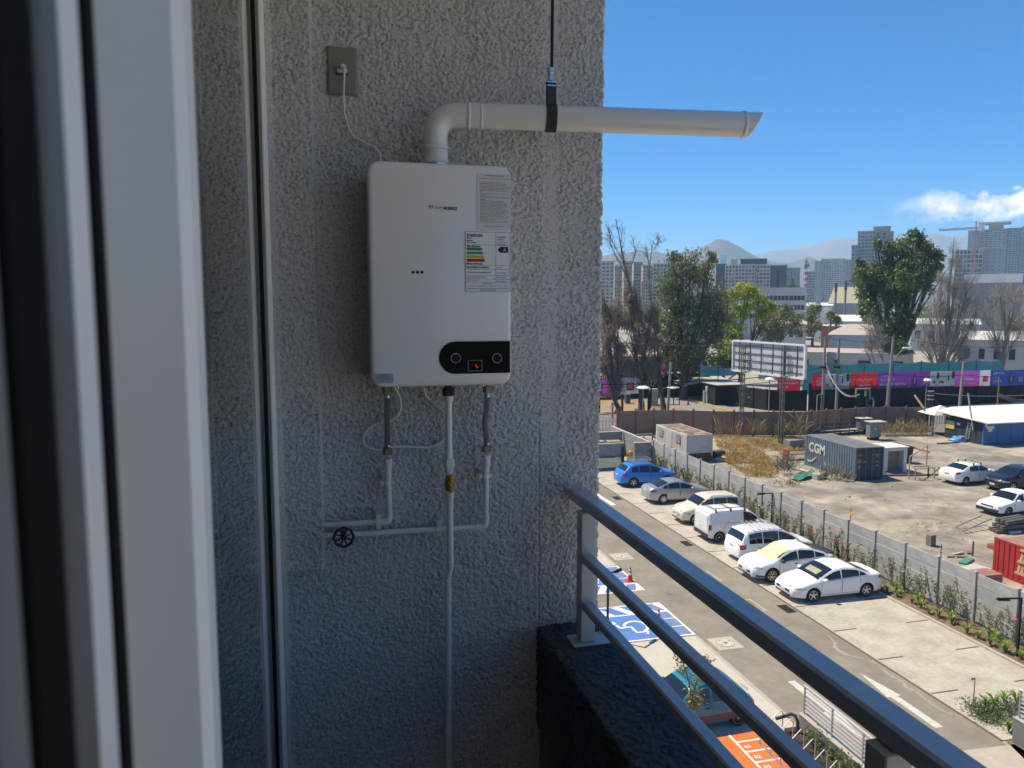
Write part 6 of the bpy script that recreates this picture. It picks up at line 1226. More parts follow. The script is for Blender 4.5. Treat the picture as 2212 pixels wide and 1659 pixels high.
# earth heap
p = G(*Z6(1300, 375)); n = 26; vs = [((i / (n - 1) - .5) * 5.2, (j / (n - 1) - .5) * 3.4, -.03 + .5 * max(0, 1 - (2 * i / (n - 1) - 1) ** 2 - (2 * j / (n - 1) - 1) ** 2) * float(.45 + .8 * fbm(np.array([i * .35]), np.array([j * .35]), 4)[0])) for j in range(n) for i in range(n)]
o = MB().add(vs, [(j * n + i, j * n + i + 1, (j + 1) * n + i + 1, (j + 1) * n + i) for j in range(n - 1) for i in range(n - 1)]).build('earth_heap', pm('heap_earth', (.22, .19, .15), .95, vs=3, col2=(.36, .32, .26), var=.2, bump=.6, bs=12), None, label='low grey brown earth heap in the middle of the gravel lot', cat='heap'); o.location = p
p = G(*Z3(2020, 1105)); junk('grey steel trunk standing in the dry grass', p, (1.5, .8, .9), .1, pm('trunk_grey', (.19, .20, .20), .7), 'trunk', 'box'); p = G(*Z3(2100, 1205)); t = thing('red_trolley', 'rusty red trolley with clutter left of the blue container', 'trolley', p); MB().box(-1.6, 1.2, -.4, .4, .5, .58).build('deck', pm('pipe_rust', 0), t, local=True)
for x in (-1.5, 1.1): MB().box(x - .05, x + .05, -.35, .35, 0, .9).build('leg', redp, t, local=True)
MB().rbox(.6, 1.2, -.3, .3, .582, 1.3, .05).build('drum', pm('trolley_pink', (.3, .14, .12), .7), t, local=True)
p = G(*Z3(1260, 1190)); junk('black bin bag pile by the site cabin corner', p, (.8, .7, .6), .3, trim, 'bin_bag', 'bag'); p = G(*Z3(1290, 1222)); junk('pale rubble lump beside the site cabin', p, (1.0, .6, .3), .4, capm, 'rubble', 'rubble')
# dry grass
gold = pm('dry_grass', (.38, .235, .07), .8, vs=.8, col2=(.60, .46, .22), var=.2, trans=.3)
poly = [G(*Z3(x, y)) for x, y in ((1210, 985), (1500, 985), (2140, 1000), (2150, 1120), (1960, 1180), (1690, 1130), (1870, 1330), (1800, 1395), (1560, 1385), (1300, 1230))]
def inside(p, P):
    r_ = False; j = len(P) - 1
    for i in range(len(P)):
        if (P[i].y > p[1]) != (P[j].y > p[1]) and p[0] < (P[j].x - P[i].x) * (p[1] - P[i].y) / (P[j].y - P[i].y) + P[i].x: r_ = not r_
        j = i
    return r_
rng = np.random.default_rng(9); X_ = [p.x for p in poly]; Y_ = [p.y for p in poly]; P = []
while len(P) < 9500:
    q = (rng.uniform(min(X_), max(X_)), rng.uniform(min(Y_), max(Y_)))
    if inside(q, poly) and fbm(np.array([q[0] * .55]), np.array([q[1] * .55]), 3)[0] > rng.uniform(.36, .60): P.append((q[0], q[1], 0))
P = np.array(P); D = np.stack([rng.normal(0, .45, len(P)), rng.normal(0, .45, len(P)), np.ones(len(P))], 1); V, Q = leafquads(P, D, .62, .026, rng, .3)
link('dry_grass', npmesh('dry_grass', V, Q, gold), None, 'golden dry grass around the billboard posts', None, None, 'stuff')
def weeds(label, pts, n, h, m, sp, nm='weed_clump', seed=1):
    rng = np.random.default_rng(seed); P = []; p0 = pts[0]
    for p in pts: P += [(p.x - p0.x + rng.normal() * sp, p.y - p0.y + rng.normal() * sp * .7, abs(rng.normal()) * h * .3) for _ in range(n)]
    P = np.array(P); D = np.stack([rng.normal(0, .6, len(P)), rng.normal(0, .6, len(P)), np.ones(len(P))], 1); V, Q = leafquads(P, D, h, .03, rng, .15); o = link(nm, npmesh('foliage', V, Q, m), None, label, 'plant'); o.location = p0
weed_m = pm('grey_weed', (.16, .165, .12), .7, vs=1, col2=(.23, .23, .15), var=.1, trans=.2); straw = pm('straw_weed', (.30, .24, .12), .8, var=.2, vs=1, trans=.2)
weeds('grey green weed bush in the gravel right of the dry grass', [G(*Z3(1945, 1360))], 160, 1.3, weed_m, .35, seed=2); weeds('green weed bush against the blue container foot', [G(*Z4(240, 1470))], 200, .9, weed_m, .6, seed=3); weeds('dark weed by the container front corner', [G(*Z4(380, 1490))], 80, .6, weed_m, .25, seed=4)
weeds('straw coloured weeds along the street hoarding foot', [G(*Z4(x, 1020)) for x in (780, 850, 920, 990, 1060, 1130, 1180)], 120, 1.1, straw, .5, seed=5); weeds('low dry weed in the gravel by the fence', [G(*Z3(1960, 1475))], 90, .5, straw, .5, seed=6)
weeds('tall dry stalks rising at the foot of the hoarding', [G(*Z3(x, 985)) for x in (1280, 1400, 1560, 1650, 1700, 1830, 1900, 2050, 2100)], 30, 2.0, straw, .35, 'dry_stalks', 7)
# scattered stones: joined, nobody could count them
rng = np.random.default_rng(21); b = MB()
for k in range(450):
    x, y = rng.uniform(26.5, 48), rng.uniform(24, 62); s = rng.uniform(.03, .09) * (2 if rng.random() < .06 else 1); M = Matrix.Translation((x, y, 0)) @ Matrix.Rotation(rng.uniform(0, 6), 4, 'Z'); b.lathe([(s, -.01), (s * .8, s * .5), (s * .3, s * .8)], 5, M)
link('loose_stones', b.mesh('loose_stones', pm('stone_grey', (.36, .33, .28), .9, var=.2, vs=1)), None, kind='stuff')
# ================================================================ the street
FY_ = 81.6
sheet('street', [(-20, 72), (20, 72.6), (33, 71.6), (46, 66.6), (57, 68.4), (66, 65.0), (140, 60), (140, 79.3), (60, 79.3), (44, 84), (20, 86), (-20, 86)], .008, road)
sheet('pavement', [(50, 79.4), (140, 79.4), (140, FY_ - .1), (50, FY_ - .1)], .05, kerbm); MB().box(50, 140, 79.3, 79.42, -.05, .13).build('street_kerb', kerbm, None, kind='structure')
sheet('entrance_road', [(44, 84.05), (57, 79.35), (57.5, 82), (52, 92), (62, 125), (52, 125), (42, 95)], .012, pm('entrance_asphalt', (.19, .185, .175), .9, vs=.3, col2=(.26, .25, .235), var=.08))
sheet('dry_verge', [(15, 86.05), (43.9, 84.05), (42, 94.9), (48, 112), (10, 112)], .010, pm('verge_earth', (.22, .15, .09), .95, vs=.5, col2=(.34, .26, .17), var=.15))
P = [G(*Z3(x, y)) for x, y in ((870, 575), (1110, 648), (1240, 690), (1450, 745), (1700, 745))]; b = MB()
for i in range(len(P) - 1): b.bar(P[i] + Vector((0, 0, .08)), P[i + 1] + Vector((0, 0, .08)), .22)
b.build('yellow_kerb', pm('kerb_yellow', (.48, .33, .08), .8, var=.2, vs=2), None, kind='structure')
black_net = pm('black_shade_net', (.012, .012, .012), .9, var=.3, vs=2); teal_net = pm('teal_shade_net', (.03, .20, .25), .85, var=.15, vs=1.5, trans=.35); blue_net = pm('light_blue_net', (.07, .30, .42), .85, vs=.8, col2=(.14, .36, .46), var=.1, trans=.4)
def netfence(label, pts, h0, h1, m, step=2.6, z0=0.0, wave=.06, name='netting_fence', postm=dark_metal):
    t = thing(name, label, 'fence', pts[0]); L_ = sum((pts[i + 1] - pts[i]).length for i in range(len(pts) - 1)); acc = 0
    for i in range(len(pts) - 1):
        a, c_ = pts[i], pts[i + 1]; n = max(1, round((c_ - a).length / step)); d = (c_ - a) / n; nn = Vector((-d.y, d.x, 0)).normalized()
        for k in range(n):
            p, q = a + d * k, a + d * (k + 1); f0, f1 = acc / L_, (acc + d.length) / L_; acc += d.length; g0, g1 = h0 + (h1 - h0) * f0, h0 + (h1 - h0) * f1
            vs = []; m_, r_ = 6, 5
            for j in range(r_ + 1):
                for s in range(m_ + 1):
                    u, v = s / m_, j / r_; w = wave * math.sin(math.pi * u) * (vnoise(np.array([acc * 2 + u * 3.]), np.array([v * 3.]))[0] * 2 - .6); top = g0 + (g1 - g0) * u - .12 * wave / .06 * math.sin(math.pi * u) * v
                    vs.append(p + (q - p) * u + nn * w + Vector((0, 0, z0 + (top - z0) * v)))
            MB().add(vs, [(j * (m_ + 1) + s, j * (m_ + 1) + s + 1, (j + 1) * (m_ + 1) + s + 1, (j + 1) * (m_ + 1) + s) for j in range(r_) for s in range(m_)]).build('net_panel', m, t, 60)
            MB().box(p.x - .04, p.x + .04, p.y - .12, p.y - .04, 0, g0 + .15).build('post', postm, t)
    return t
def V3(x, y, z=0): return Vector((x, y, z))
hb = hz(V3(64, FY_), Z4(0, 372)[1])
netfence('long black netted street fence carrying the advertising banners', [V3(57.6, FY_), V3(64, FY_), V3(104, FY_ + .5)], 3.4, 3.4, black_net, 2.4, wave=.03)
bl_ = [G(*Z4(0, 765)) for _ in (0,)]
netfence('low black netted fence beside the guard booth', [V3(50.5, 91.3), V3(53.0, 83.5), V3(57.4, FY_ - .05)], 2.6, 2.6, black_net, 2.2, wave=.03)
# teal and blue netting on the building site beyond
q0 = G(1300, 846); SITE = 89.0
def atY(x, y, Y): return PY(x, y, Y)
hA, hB = PY(*Z4(300, 285), 86.5).z, PY(*Z4(300, 372), 86.5).z
netfence('teal building site netting above the banner fence', [V3(atY(*Z3(2125, 300), 86.5).x, 86.5), V3(atY(*Z4(1990, 300), 86.5).x, 86.5)], hA, hA, teal_net, 4.2, 1.5, .12, postm=pm('post_blue', 0))
hA = PY(*Z3(1300, 235), 93).z
netfence('light blue sagging net left of the billboard', [V3(atY(*Z3(1065, 250), 93).x, 93), V3(atY(*Z3(1440, 250), 93).x, 93)], hA + .3, hA - .6, blue_net, 3.2, PY(*Z3(1300, 360), 93).z, .25)
hA = PY(*Z3(300, 190), 100).z
netfence('pale blue net behind the dry trees at left', [V3(atY(*Z3(-40, 250), 100).x, 100), V3(atY(*Z3(1060, 250), 100).x, 100)], hA, hA, pm('pale_blue_net', (.16, .31, .38), .85, vs=.6, col2=(.07, .27, .40), var=.1), 4.0, PY(*Z3(300, 330), 100).z, .15)
netfence('black hoarding with white letters behind the entrance gate', [V3(atY(*Z3(-40, 400), 99).x, 99), V3(atY(*Z3(1170, 400), 99).x, 99)], PY(*Z3(600, 335), 99).z, PY(*Z3(600, 335), 99).z, black_net, 4.0, 0, .04)
# banners
def banner(label, a, c_, y_top, y_bot, Y, cols, texts=(), extra=None, name='banner', nudge=0):
    """a, c_: left and right image columns; hung in the plane Y"""
    o0, o1 = PY(a, y_top, Y), PY(c_, y_top, Y); zt, zb = PY((a + c_) / 2, y_top, Y).z, PY((a + c_) / 2, y_bot, Y).z; w, h = o1.x - o0.x, zt - zb
    t = thing(name, label, 'banner', (o0.x, Y, zb)); n = 12
    f0 = 0
    for f1, m in cols:
        b = MB(); vs = []
        for j in range(2):
            for i in range(n + 1): u = f0 + (f1 - f0) * i / n; vs.append((o0.x + w * u, Y - .012 * math.sin(u * 25), zb + h * j))
        b.add(vs, [(i, i + 1, n + 2 + i, n + 1 + i) for i in range(n)]); b.build('print_field', m, t); f0 = f1
    for s, u, v, wu, hv, m, bold in texts:                            # u,v from left bottom, width share, height share
        b = MB(); put_text(b, s, frame((o0.x + w * u, Y - .05, zb + h * v), (1, 0, 0), (0, 0, 1)), width=w * wu, height=h * hv if hv else None, bold=bold); b.build('lettering', m, t)
    if extra: extra(t, lambda u, v, d=.04: Vector((o0.x + w * u, Y - d, zb + h * v)), w, h)
    return t
B = lambda n, c_: pm('banner_' + n, tuple(min(.8, 1.25 * q) for q in c_) if c_ else 0, .55, trans=.4)
magenta, purple, redb, wht, navyb, pinkb = B('magenta', (.42, .075, .40)), B('purple', (.16, .035, .28)), B('red', (.58, .025, .03)), B('white', (.60, .60, .66)), B('navy', (.035, .05, .28)), B('pink', (.62, .07, .28)); txw = B('lettering_white', (.72, .70, .74)); crim = B('crimson', (.42, .012, .045)); skin = B('skin', (.45, .26, .19)); hair = B('dark_hair', (.03, .02, .02)); cloth_p = B('coat_pink', (.62, .16, .36)); suit = B('suit_blue', (.04, .09, .15))
def ell(b, P, u, v, ru, rv, n=14, d=.05): b.add([P(u + ru * math.cos(6.283 * i / n), v + rv * math.sin(6.283 * i / n), d) for i in range(n)], [tuple(range(n))])
def figure(t, P, u, v, s, coat, w, h):                                # printed person: flat shapes on the banner
    k = h / w; b = MB(); ell(b, P, u, v + .30 * s, .11 * s * k, .13 * s, d=.045); b.build('print_hair', hair, t)
    b = MB(); ell(b, P, u, v + .28 * s, .075 * s * k, .10 * s, d=.05); b.build('print_face', skin, t)
    b = MB(); b.add([P(u + x * s * k, v + y * s, .048) for x, y in ((-.10, .17), (.10, .17), (.28, .05), (.30, -.3), (.18, -.5), (-.2, -.5), (-.30, -.3), (-.27, .05))], [tuple(range(8))]); b.build('print_coat', coat, t)
    b = MB(); b.add([P(u + x * s * k, v + y * s, .052) for x, y in ((-.06, .17), (.06, .17), (.04, -.3), (-.04, -.3))], [(0, 1, 2, 3)]); b.build('print_shirt', wht, t)
def fdi(t, P, u, v, su, w, h):
    sv = su * w / h; b = MB(); b.add([P(u + x * su, v + y * sv, .045) for x, y in ((-.5, -.5), (.5, -.5), (.5, .5), (-.5, .5))], [(0, 1, 2, 3)]); b.build('logo_square', redb, t)
    b = MB(); put_text(b, 'FDI', Matrix.Translation(P(u - su * .33, v - sv * .2, .07)) @ frame((0, 0, 0), (1, 0, 0), (0, 0, 1)), width=w * su * .66, height=h * sv * .42); b.build('logo_lettering', txw, t)
x = lambda a: Z3(a, 0)[0]; y = lambda a: Z3(0, a)[1]
Yb = G(*Z3(250, 735)).y + .6
banner('purple and white banner with a woman in a pink coat, at far left', 1258, x(472), y(380), y(548), Yb, ((.66, magenta), (1, wht)), (('DEPTOS.', .16, .76, .24, .11, txw, .02), ('1\u00b72\u00b73', .22, .5, .12, .1, hair, .02), ('DORM.', .22, .22, .16, .12, txw, .02)), lambda t, P, w, h: (figure(t, P, .60, .52, 1.0, cloth_p, w, h), fdi(t, P, .82, .45, .13, w, h)))
tb_ = thing('banner_stand', 'black posts and yellow bar holding the left purple banner', 'stand', (G(*Z3(55, 760)).x, Yb + .15, 0))
for a in (55, 290): MB().box(PY(x(a), y(600), Yb).x - .12, PY(x(a), y(600), Yb).x + .12, Yb + .1, Yb + .25, 0, PY(x(a), y(385), Yb).z).build('post', lampm, tb_)
pz = PY(x(100), y(582), Yb).z; MB().tube([(PY(x(20), y(582), Yb).x, Yb + .6, pz), (PY(x(320), y(570), Yb).x, Yb + .6, pz + .2)], .14, 6).build('bar', pm('bar_yellow', (.5, .3, .03), .6), tb_)
b = MB()
def word(label, s, a, c_, yt, yb, Y, m=txw, bold=.03): 
    p, q = PY(a, yb, Y), PY(c_, yt, Y); t = thing('wall_letters', label, 'lettering', p); b = MB(); put_text(b, s, frame((p.x, Y, p.z), (1, 0, 0), (0, 0, 1)), width=q.x - p.x, height=q.z - p.z, bold=bold); b.build('lettering', m, t)
word('white letters HA on the black hoarding behind the gate', 'HA', x(520), x(662), y(392), y(470), 98.7, bold=-.02); word('small white letters EDIFICIOS high on the black hoarding', 'EDIFICIOS', x(440), x(578), y(342), y(362), 98.7); word('white letters above the left purple banner', 'ANTRA', x(-10), x(165), y(352), y(388), 98.7)
banner('small upright pink banner beside the concrete lamp pole', x(667), x(722), y(243), y(347), 97.5, ((1, pinkb),), (('P', .3, .05, .3, .18, txw, .02),), lambda t, P, w, h: figure(t, P, .62, .55, .5, hair, w, h)); banner('narrow yellow banner hanging among the dry trees', x(280), x(328), y(215), y(315), 97.0, ((1, B('yellow', (.55, .52, .02))),), (('P', .3, .06, .3, .15, hair, .02),), lambda t, P, w, h: figure(t, P, .5, .6, .45, hair, w, h))
x4 = lambda a: Z4(a, 0)[0]; y4 = lambda a: Z4(0, a)[1]; Yf = FY_ - .12
banner('crimson banner reading TU ESPACIO EN UN BARRIO UNICO behind the billboard post', x(1858), x(2090), y(366), y(512), Yf, ((1, crim),), (('TU ESPACIO', .06, .72, .76, .14, txw, .03), ('EN UN BARRIO', .06, .47, .84, .14, txw, .03), ('UNICO', .06, .22, .42, .14, txw, .03)))
banner('crimson banner reading NUEVO SOHO left of the twin power poles', x4(45), x4(160), y4(398), y4(556), Yf, ((1, crim),), (('NUEVO', .42, .68, .5, .1, txw, .02), ('SO', .42, .45, .4, .17, txw, .03), ('HO', .42, .24, .45, .17, txw, .03)))
def house(t, P, w, h):
    b = MB(); b.add([P(u, v, .045) for u, v in ((.05, .35), (.95, .30), (.95, .85), (.6, .9), (.05, .75))], [(0, 1, 2, 3, 4)]); b.build('print_building', B('print_pale', (.50, .52, .55)), t)
    for (u, v, a, c_, m) in ((.3, .45, .10, .5, hair), (.72, .35, .06, .4, hair), (.45, .2, .25, .18, B('print_rust', (.28, .10, .03))), (.15, .2, .12, .2, B('print_rust', 0)), (.92, .45, .14, .6, B('print_green', (.04, .08, .03)))): b = MB(); ell(b, P, u, v + c_ / 2, a / 2, c_ / 2, 8, .05); b.build('print_patch', m, t)
banner('pale printed banner of a building behind the twin power poles', x4(165), x4(432), y4(392), y4(552), Yf, ((1, B('print_grey', (.30, .32, .36))),), (), house)
def alpha(t, P, w, h):
    b = MB(); M0 = frame((0, 0, 0), (1, 0, 0), (0, 0, 1)); put_text(b, '\u039bLPH\u039b', Matrix.Translation(P(.26, .46, .06)) @ M0, width=w * .55, height=h * .2, bold=0); put_text(b, 'EDIFICIO', Matrix.Translation(P(.42, .74, .06)) @ M0, width=w * .2); put_text(b, 'SUR - NORTE', Matrix.Translation(P(.4, .33, .06)) @ M0, width=w * .26); put_text(b, 'alphavivienda.cl', Matrix.Translation(P(.32, .11, .06)) @ M0, width=w * .42, bold=.03); b.build('lettering', txw, t)
banner('bright red banner reading ALPHA left of the tall lamp pole', x4(444), x4(714), y4(380), y4(540), Yf, ((1, redb),), (), alpha)
banner('purple banner reading VISITA PILOTO Y SALA DE VENTAS', x4(716), x4(1254), y4(374), y4(538), Yf, ((1, purple),), (('VISITA', .04, .70, .22, .17, txw, .03), ('PILOTO Y', .04, .45, .28, .17, txw, .03), ('SALA DE VENTAS', .04, .18, .50, .17, txw, .03), ('SO', .87, .42, .08, .16, txw, .02), ('HO', .87, .22, .08, .16, txw, .02)), lambda t, P, w, h: figure(t, P, .70, .48, .75, purple, w, h))
banner('pale banner of orange flowers and white building beside the mushroom lamp', x4(1256), x4(1508), y4(366), y4(522), Yf, ((1, B('print_grey', 0)),), (), house)
banner('magenta and white banner reading ALPHA with red square logo', x4(1510), x4(1870), y4(360), y4(520), Yf, ((.70, magenta), (1, wht)), (('\u039bLPH\u039b', .22, .45, .34, .2, B('lettering_lilac', (.55, .3, .55)), 0), ('alphavivienda.cl', .22, .14, .28, .08, txw, .02)), lambda t, P, w, h: fdi(t, P, .85, .45, .14, w, h))
banner('dark blue banner reading DEPTOS DORM at the right edge', x4(1872), x4(2330), y4(354), y4(512), Yf, ((1, navyb),), (('DEPTOS.', .05, .72, .25, .17, txw, .03), ('1\u00b72\u00b73', .05, .47, .14, .17, txw, .03), ('DORM.', .05, .22, .2, .17, txw, .03), ('SO', .62, .42, .09, .16, txw, .02), ('HO', .62, .22, .09, .16, txw, .02)), lambda t, P, w, h: figure(t, P, .46, .5, .8, suit, w, h))
# poles and lamps
cpole = pm('concrete_pole', (.27, .255, .235), .8, var=.08, vs=1); pinkp = pm('pinkish_pole', (.34, .26, .235), .8, var=.08, vs=1)
def upole(label, base, ytop, r0, r1, m, arms=(), lean=0.0, name='utility_pole', cat='utility pole'):
    h = hz(base, ytop); t = thing(name, label, cat, base); L_ = Vector((lean, 0, h)); MB().tube([(0, 0, 0), L_], [r0, r1], 8).build('pole', m, t, 60, local=True)
    for (f, w, zt) in arms: MB().box(-w, w, -.05, .05, h * f - .06, h * f + .06).build('crossarm', m, t, local=True); [MB().lathe([(.05, 0), (.04, .18)], 6, Matrix.Translation((s * w * .85, 0, h * f + .06))).build('insulator', lampm, t, local=True) for s in (-1, 1)]
    return t, h
pA_, hA_ = upole('tall concrete lamp pole with arm before the purple banner', G(*Z4(813, 768)), 726, .20, .12, cpole, ((.985, .5, 0),), .35)
p = G(*Z4(813, 768)); e = Vector((.3, 0, hA_ * .6)); q0, q1 = PY(*Z4(855, 262), p.y), PY(*Z4(985, 130), p.y)
MB().tube([q0, q1, PY(*Z4(1045, 133), p.y)], .05, 6).build('lamp_arm', cpole, pA_); c_ = PY(*Z4(1015, 132), p.y); MB().rbox(c_.x - .6, c_.x + .6, c_.y - .2, c_.y + .2, c_.z - .08, c_.z + .14, .08).build('lamp_head', fw, pA_)
for a in (-.25, .28): MB().tube([(a - .1, -.1, 0), (a * .6 - .05, -.1, hA_ * .38)], .06, 6).build('conduit', pinkp, pA_, local=True)
b1, b2 = G(*Z4(148, 792)), G(*Z4(290, 795)); t1_, h1_ = upole('left power pole of the pair joined by a transformer platform', b1, Z4(0, 15)[1], .19, .13, cpole, ((.985, .9, 0),)); t2_, h2_ = upole('right power pole of the pair joined by a transformer platform', b2, Z4(0, 20)[1], .19, .13, cpole, ((.97, .9, 0),))
zp_ = PY(*Z4(230, 262), b1.y).z; zq = PY(*Z4(230, 208), b1.y).z; w_ = b2.x - b1.x; t = thing('transformer', 'grey transformer box slung between the twin power poles', 'transformer', (b1.x + w_ / 2, b1.y, zp_)); MB().rbox(b1.x + .3, b2.x - .25, b1.y - .35, b1.y + .35, zp_ - .3, zp_ + 1.1, .05).build('tank', pm('transformer_grey', (.30, .30, .29), .6), t); MB().box(b1.x - .2, b2.x + .2, b1.y - .15, b1.y - .05, zq - .06, zq + .06).build('beam', cpole, t)
for k in range(6): MB().lathe([(.07, 0), (.05, .35)], 6, Matrix.Translation((b1.x + .4 + (w_ - .8) * k / 5, b1.y - .1, zq + .07))).build('bushing', fw, t)
for (bb_, xx) in ((b1, 150), (b2, 285)): q = PY(*Z4(xx, 335), bb_.y); t = thing('switch_box', 'yellow tipped dark switchgear on the %s power pole' % ('left' if xx < 200 else 'right'), 'switchgear', q); MB().rbox(-.45, .45, -.35, -.16, -.1, .25, .04).build('case', lampm, t, local=True); MB().rbox(-.5, .1, -.4, -.36, -.2, .0, .03).build('yellow_cap', pm('bar_yellow', 0), t, local=True)
upole('pinkish concrete pole beside the entrance, second from left', G(*Z3(735, 825)), Z3(0, 222)[1], .19, .13, pinkp, (), .35); upole('pinkish concrete pole before the magenta banner', G(*Z4(1550, 738)), Z4(0, 272)[1], .20, .14, pinkp, (), .25)
upole('rusty thin pole standing on the shed roof end', G(*Z4(1932, 800)), Z4(0, 440)[1], .09, .07, pm('pole_rusty', (.30, .17, .08), .8), (), 0)
def mushroom(label, base, yt, w=.75):
    t, h = upole(label, base, yt, .07, .055, pinkp if 'left' in label else cpole, name='street_lamp', cat='street lamp'); MB().lathe([(.12, h - .18), (w * .9, h - .05), (w, h), (w * .7, h + .16), (.2, h + .24)], 14).build('lamp_shade', fw, t, 50, local=True); t['group'] = 'mushroom topped street lamps'
mushroom('white topped mushroom lamp at left below the purple banner', G(*Z3(490, 820)), Z3(0, 482)[1]); mushroom('white topped mushroom lamp before the flower banner', G(*Z4(1200, 775)), Z4(0, 460)[1], .55); mushroom('white topped mushroom lamp beside the right billboard post', G(*Z3(1765, 728)), Z3(0, 395)[1], .6)
q = PY(*Z3(800, 480), G(*Z3(735, 825)).y); t = thing('street_lamp', 'flat white lamp head sticking right from the entrance pole', 'street lamp', q); MB().lathe([(.1, -.12), (.7, 0), (.6, .1), (.2, .16)], 12).build('lamp_shade', fw, t, 50, local=True); MB().bar((-.7, 0, 0), (-1.2, 0, -.05), .08).build('arm', pinkp, t, local=True)
q = PY(*Z4(1640, 450), G(*Z4(1550, 738)).y); t = thing('street_lamp', 'flat white lamp head on the pole before the magenta banner', 'street lamp', q); MB().rbox(-.9, .8, -.18, .18, -.07, .1, .06, Matrix.Rotation(R(5), 4, 'Y')).build('lamp_head', fw, t, 40, local=True)
# portal of pipes and standpipes by the cabinets
p = G(*Z4(595, 960)); hh = hz(p, Z4(0, 545)[1]); t = thing('pipe_mast', 'black mast with a pale pipe bracket behind the electric cabinet', 'mast', p); MB().box(-.09, .09, -.09, .09, 0, hh * .94).build('mast', dark_metal, t, local=True)
for (a, c_) in (((-1.4, 0, hh), (.3, 0, hh)), ((-1.4, 0, hh), (-1.4, 0, hh - .9)), ((-.25, 0, hh), (-.25, 0, hh - .8)), ((.25, 0, hh), (.25, 0, hh - .9))): MB().tube([a, c_], .09, 6).build('pipe', cpole, t, local=True)
MB().tube([(.15, -.1, hh * .75), (.5, -.1, hh * .78), (.7, -.1, hh * .7), (.75, -.1, 1.5)], .08, 7).build('conduit', cpole, t, local=True); MB().tube(spline([(-1.2, 0, hh - .9), (-1.0, 0, hh * .6), (-1.35, 0, hh * .45)], 5), .04, 5).build('cable', dark_metal, t, local=True)
p = G(*Z4(135, 985)); t = thing('bent_post', 'dark post with a bent top left of the steel platform', 'post', p); hh = hz(p, Z4(0, 605)[1]); MB().tube([(0, 0, 0), (0, 0, hh)], .08, 6).build('post', dark_metal, t, local=True); MB().bar((0, 0, hh), (-.5, 0, hh), .08).build('arm', cpole, t, local=True); MB().box(-.62, -.54, -.04, .04, hh * .45, hh).build('stay', cpole, t, local=True)
p = G(*Z4(1235, 985)); t = thing('twin_mast', 'black twin mast with insulators beside the white canopy', 'mast', p); hh = hz(p, Z4(0, 570)[1])
for s in (-.2, .2): MB().box(s - .07, s + .07, -.07, .07, 0, hh).build('mast', dark_metal, t, local=True)
for f in (.78, .88, .98): MB().rbox(-.35, .35, -.1, .1, hh * f, hh * f + .12, .03).build('bracket', cpole, t, local=True)
MB().bar((.2, 0, hh * .85), (2.6, 0, hh * .35), .06).build('stay', dark_metal, t, local=True)
# wires
def wire(label, a, c_, sag, r=.035, m=lampm):
    t = thing('overhead_cable', label, 'cable', a); MB().tube([a + (c_ - a) * (i / 14) - Vector((0, 0, sag * 4 * (i / 14) * (1 - i / 14))) for i in range(15)], r, 4, False).build('cable', m, t)
pe, pm_ = G(*Z3(735, 825)), G(*Z4(813, 768)); ye = pe.y
wire('thick dark cable crossing the purple banner at left', PY(1200, Z3(0, 425)[1], ye - 2), PY(*Z3(735, 425), ye), .25, .06); wire('thin cable sagging across the purple banner', PY(1200, Z3(0, 470)[1], ye - 2), PY(*Z3(735, 430), ye), .3, .03)
wire('dark cable from the entrance pole to the twin power poles', PY(*Z3(735, 415), ye), PY(*Z4(150, 330), b1.y), .5, .06); wire('lower dark cable from the entrance pole to the twin power poles', PY(*Z3(735, 435), ye), PY(*Z4(150, 375), b1.y), .8, .04)
wire('upper cable between the twin poles and the lamp pole', PY(*Z4(290, 385), b2.y), PY(*Z4(815, 385), pm_.y), .35, .05); wire('lower cable between the twin poles and the lamp pole', PY(*Z4(290, 412), b2.y), PY(*Z4(815, 398), pm_.y), .35, .04); pz_ = G(*Z4(1550, 738)); wire('dark cable across the purple banner to the magenta one', PY(*Z4(815, 395), pm_.y), PY(*Z4(1570, 405), pz_.y), .3, .05); wire('dark cable across the blue banner to the right edge', PY(*Z4(1570, 402), pz_.y), PY(*Z4(2400, 400), pz_.y), .3, .05)
wire('pale drooping cable from the transformer to the pipe mast', PY(*Z4(185, 290), b1.y), PY(*Z4(530, 600), G(*Z4(595, 960)).y), 1.6, .05, cpole); wire('second pale drooping cable from the transformer to the pipe mast', PY(*Z4(190, 340), b1.y), PY(*Z4(525, 608), G(*Z4(595, 960)).y), 1.2, .05, cpole)
wire('pale thin cable from the twin mast to the right edge', PY(*Z4(1260, 590), 66), PY(*Z4(2300, 605), 66), .25, .04, cpole); wire('pinkish cable high across the trees at left', PY(1230, Z3(0, 0)[1] - 1, 60), PY(1700, Z3(0, 45)[1], 66), .25, .04, pm('cable_pink', (.24, .10, .085), .7))
for k in range(3): wire(['upper', 'middle', 'lower'][k] + ' pale cable sagging right of the rusty thin pole', PY(*Z4(1950, 592 + 14 * k), 66), PY(*Z4(2330, 650 + 15 * k), 66), .35, .045, cpole)
wire('thin dark wire from the lamp pole top to the right edge', PY(*Z4(845, 8), pm_.y), PY(*Z4(2400, 95), pm_.y), .8, .03); wire('thin dark wire between the twin pole tops and the lamp pole', PY(*Z4(310, 25), b2.y), PY(*Z4(840, 10), pm_.y), .6, .03)
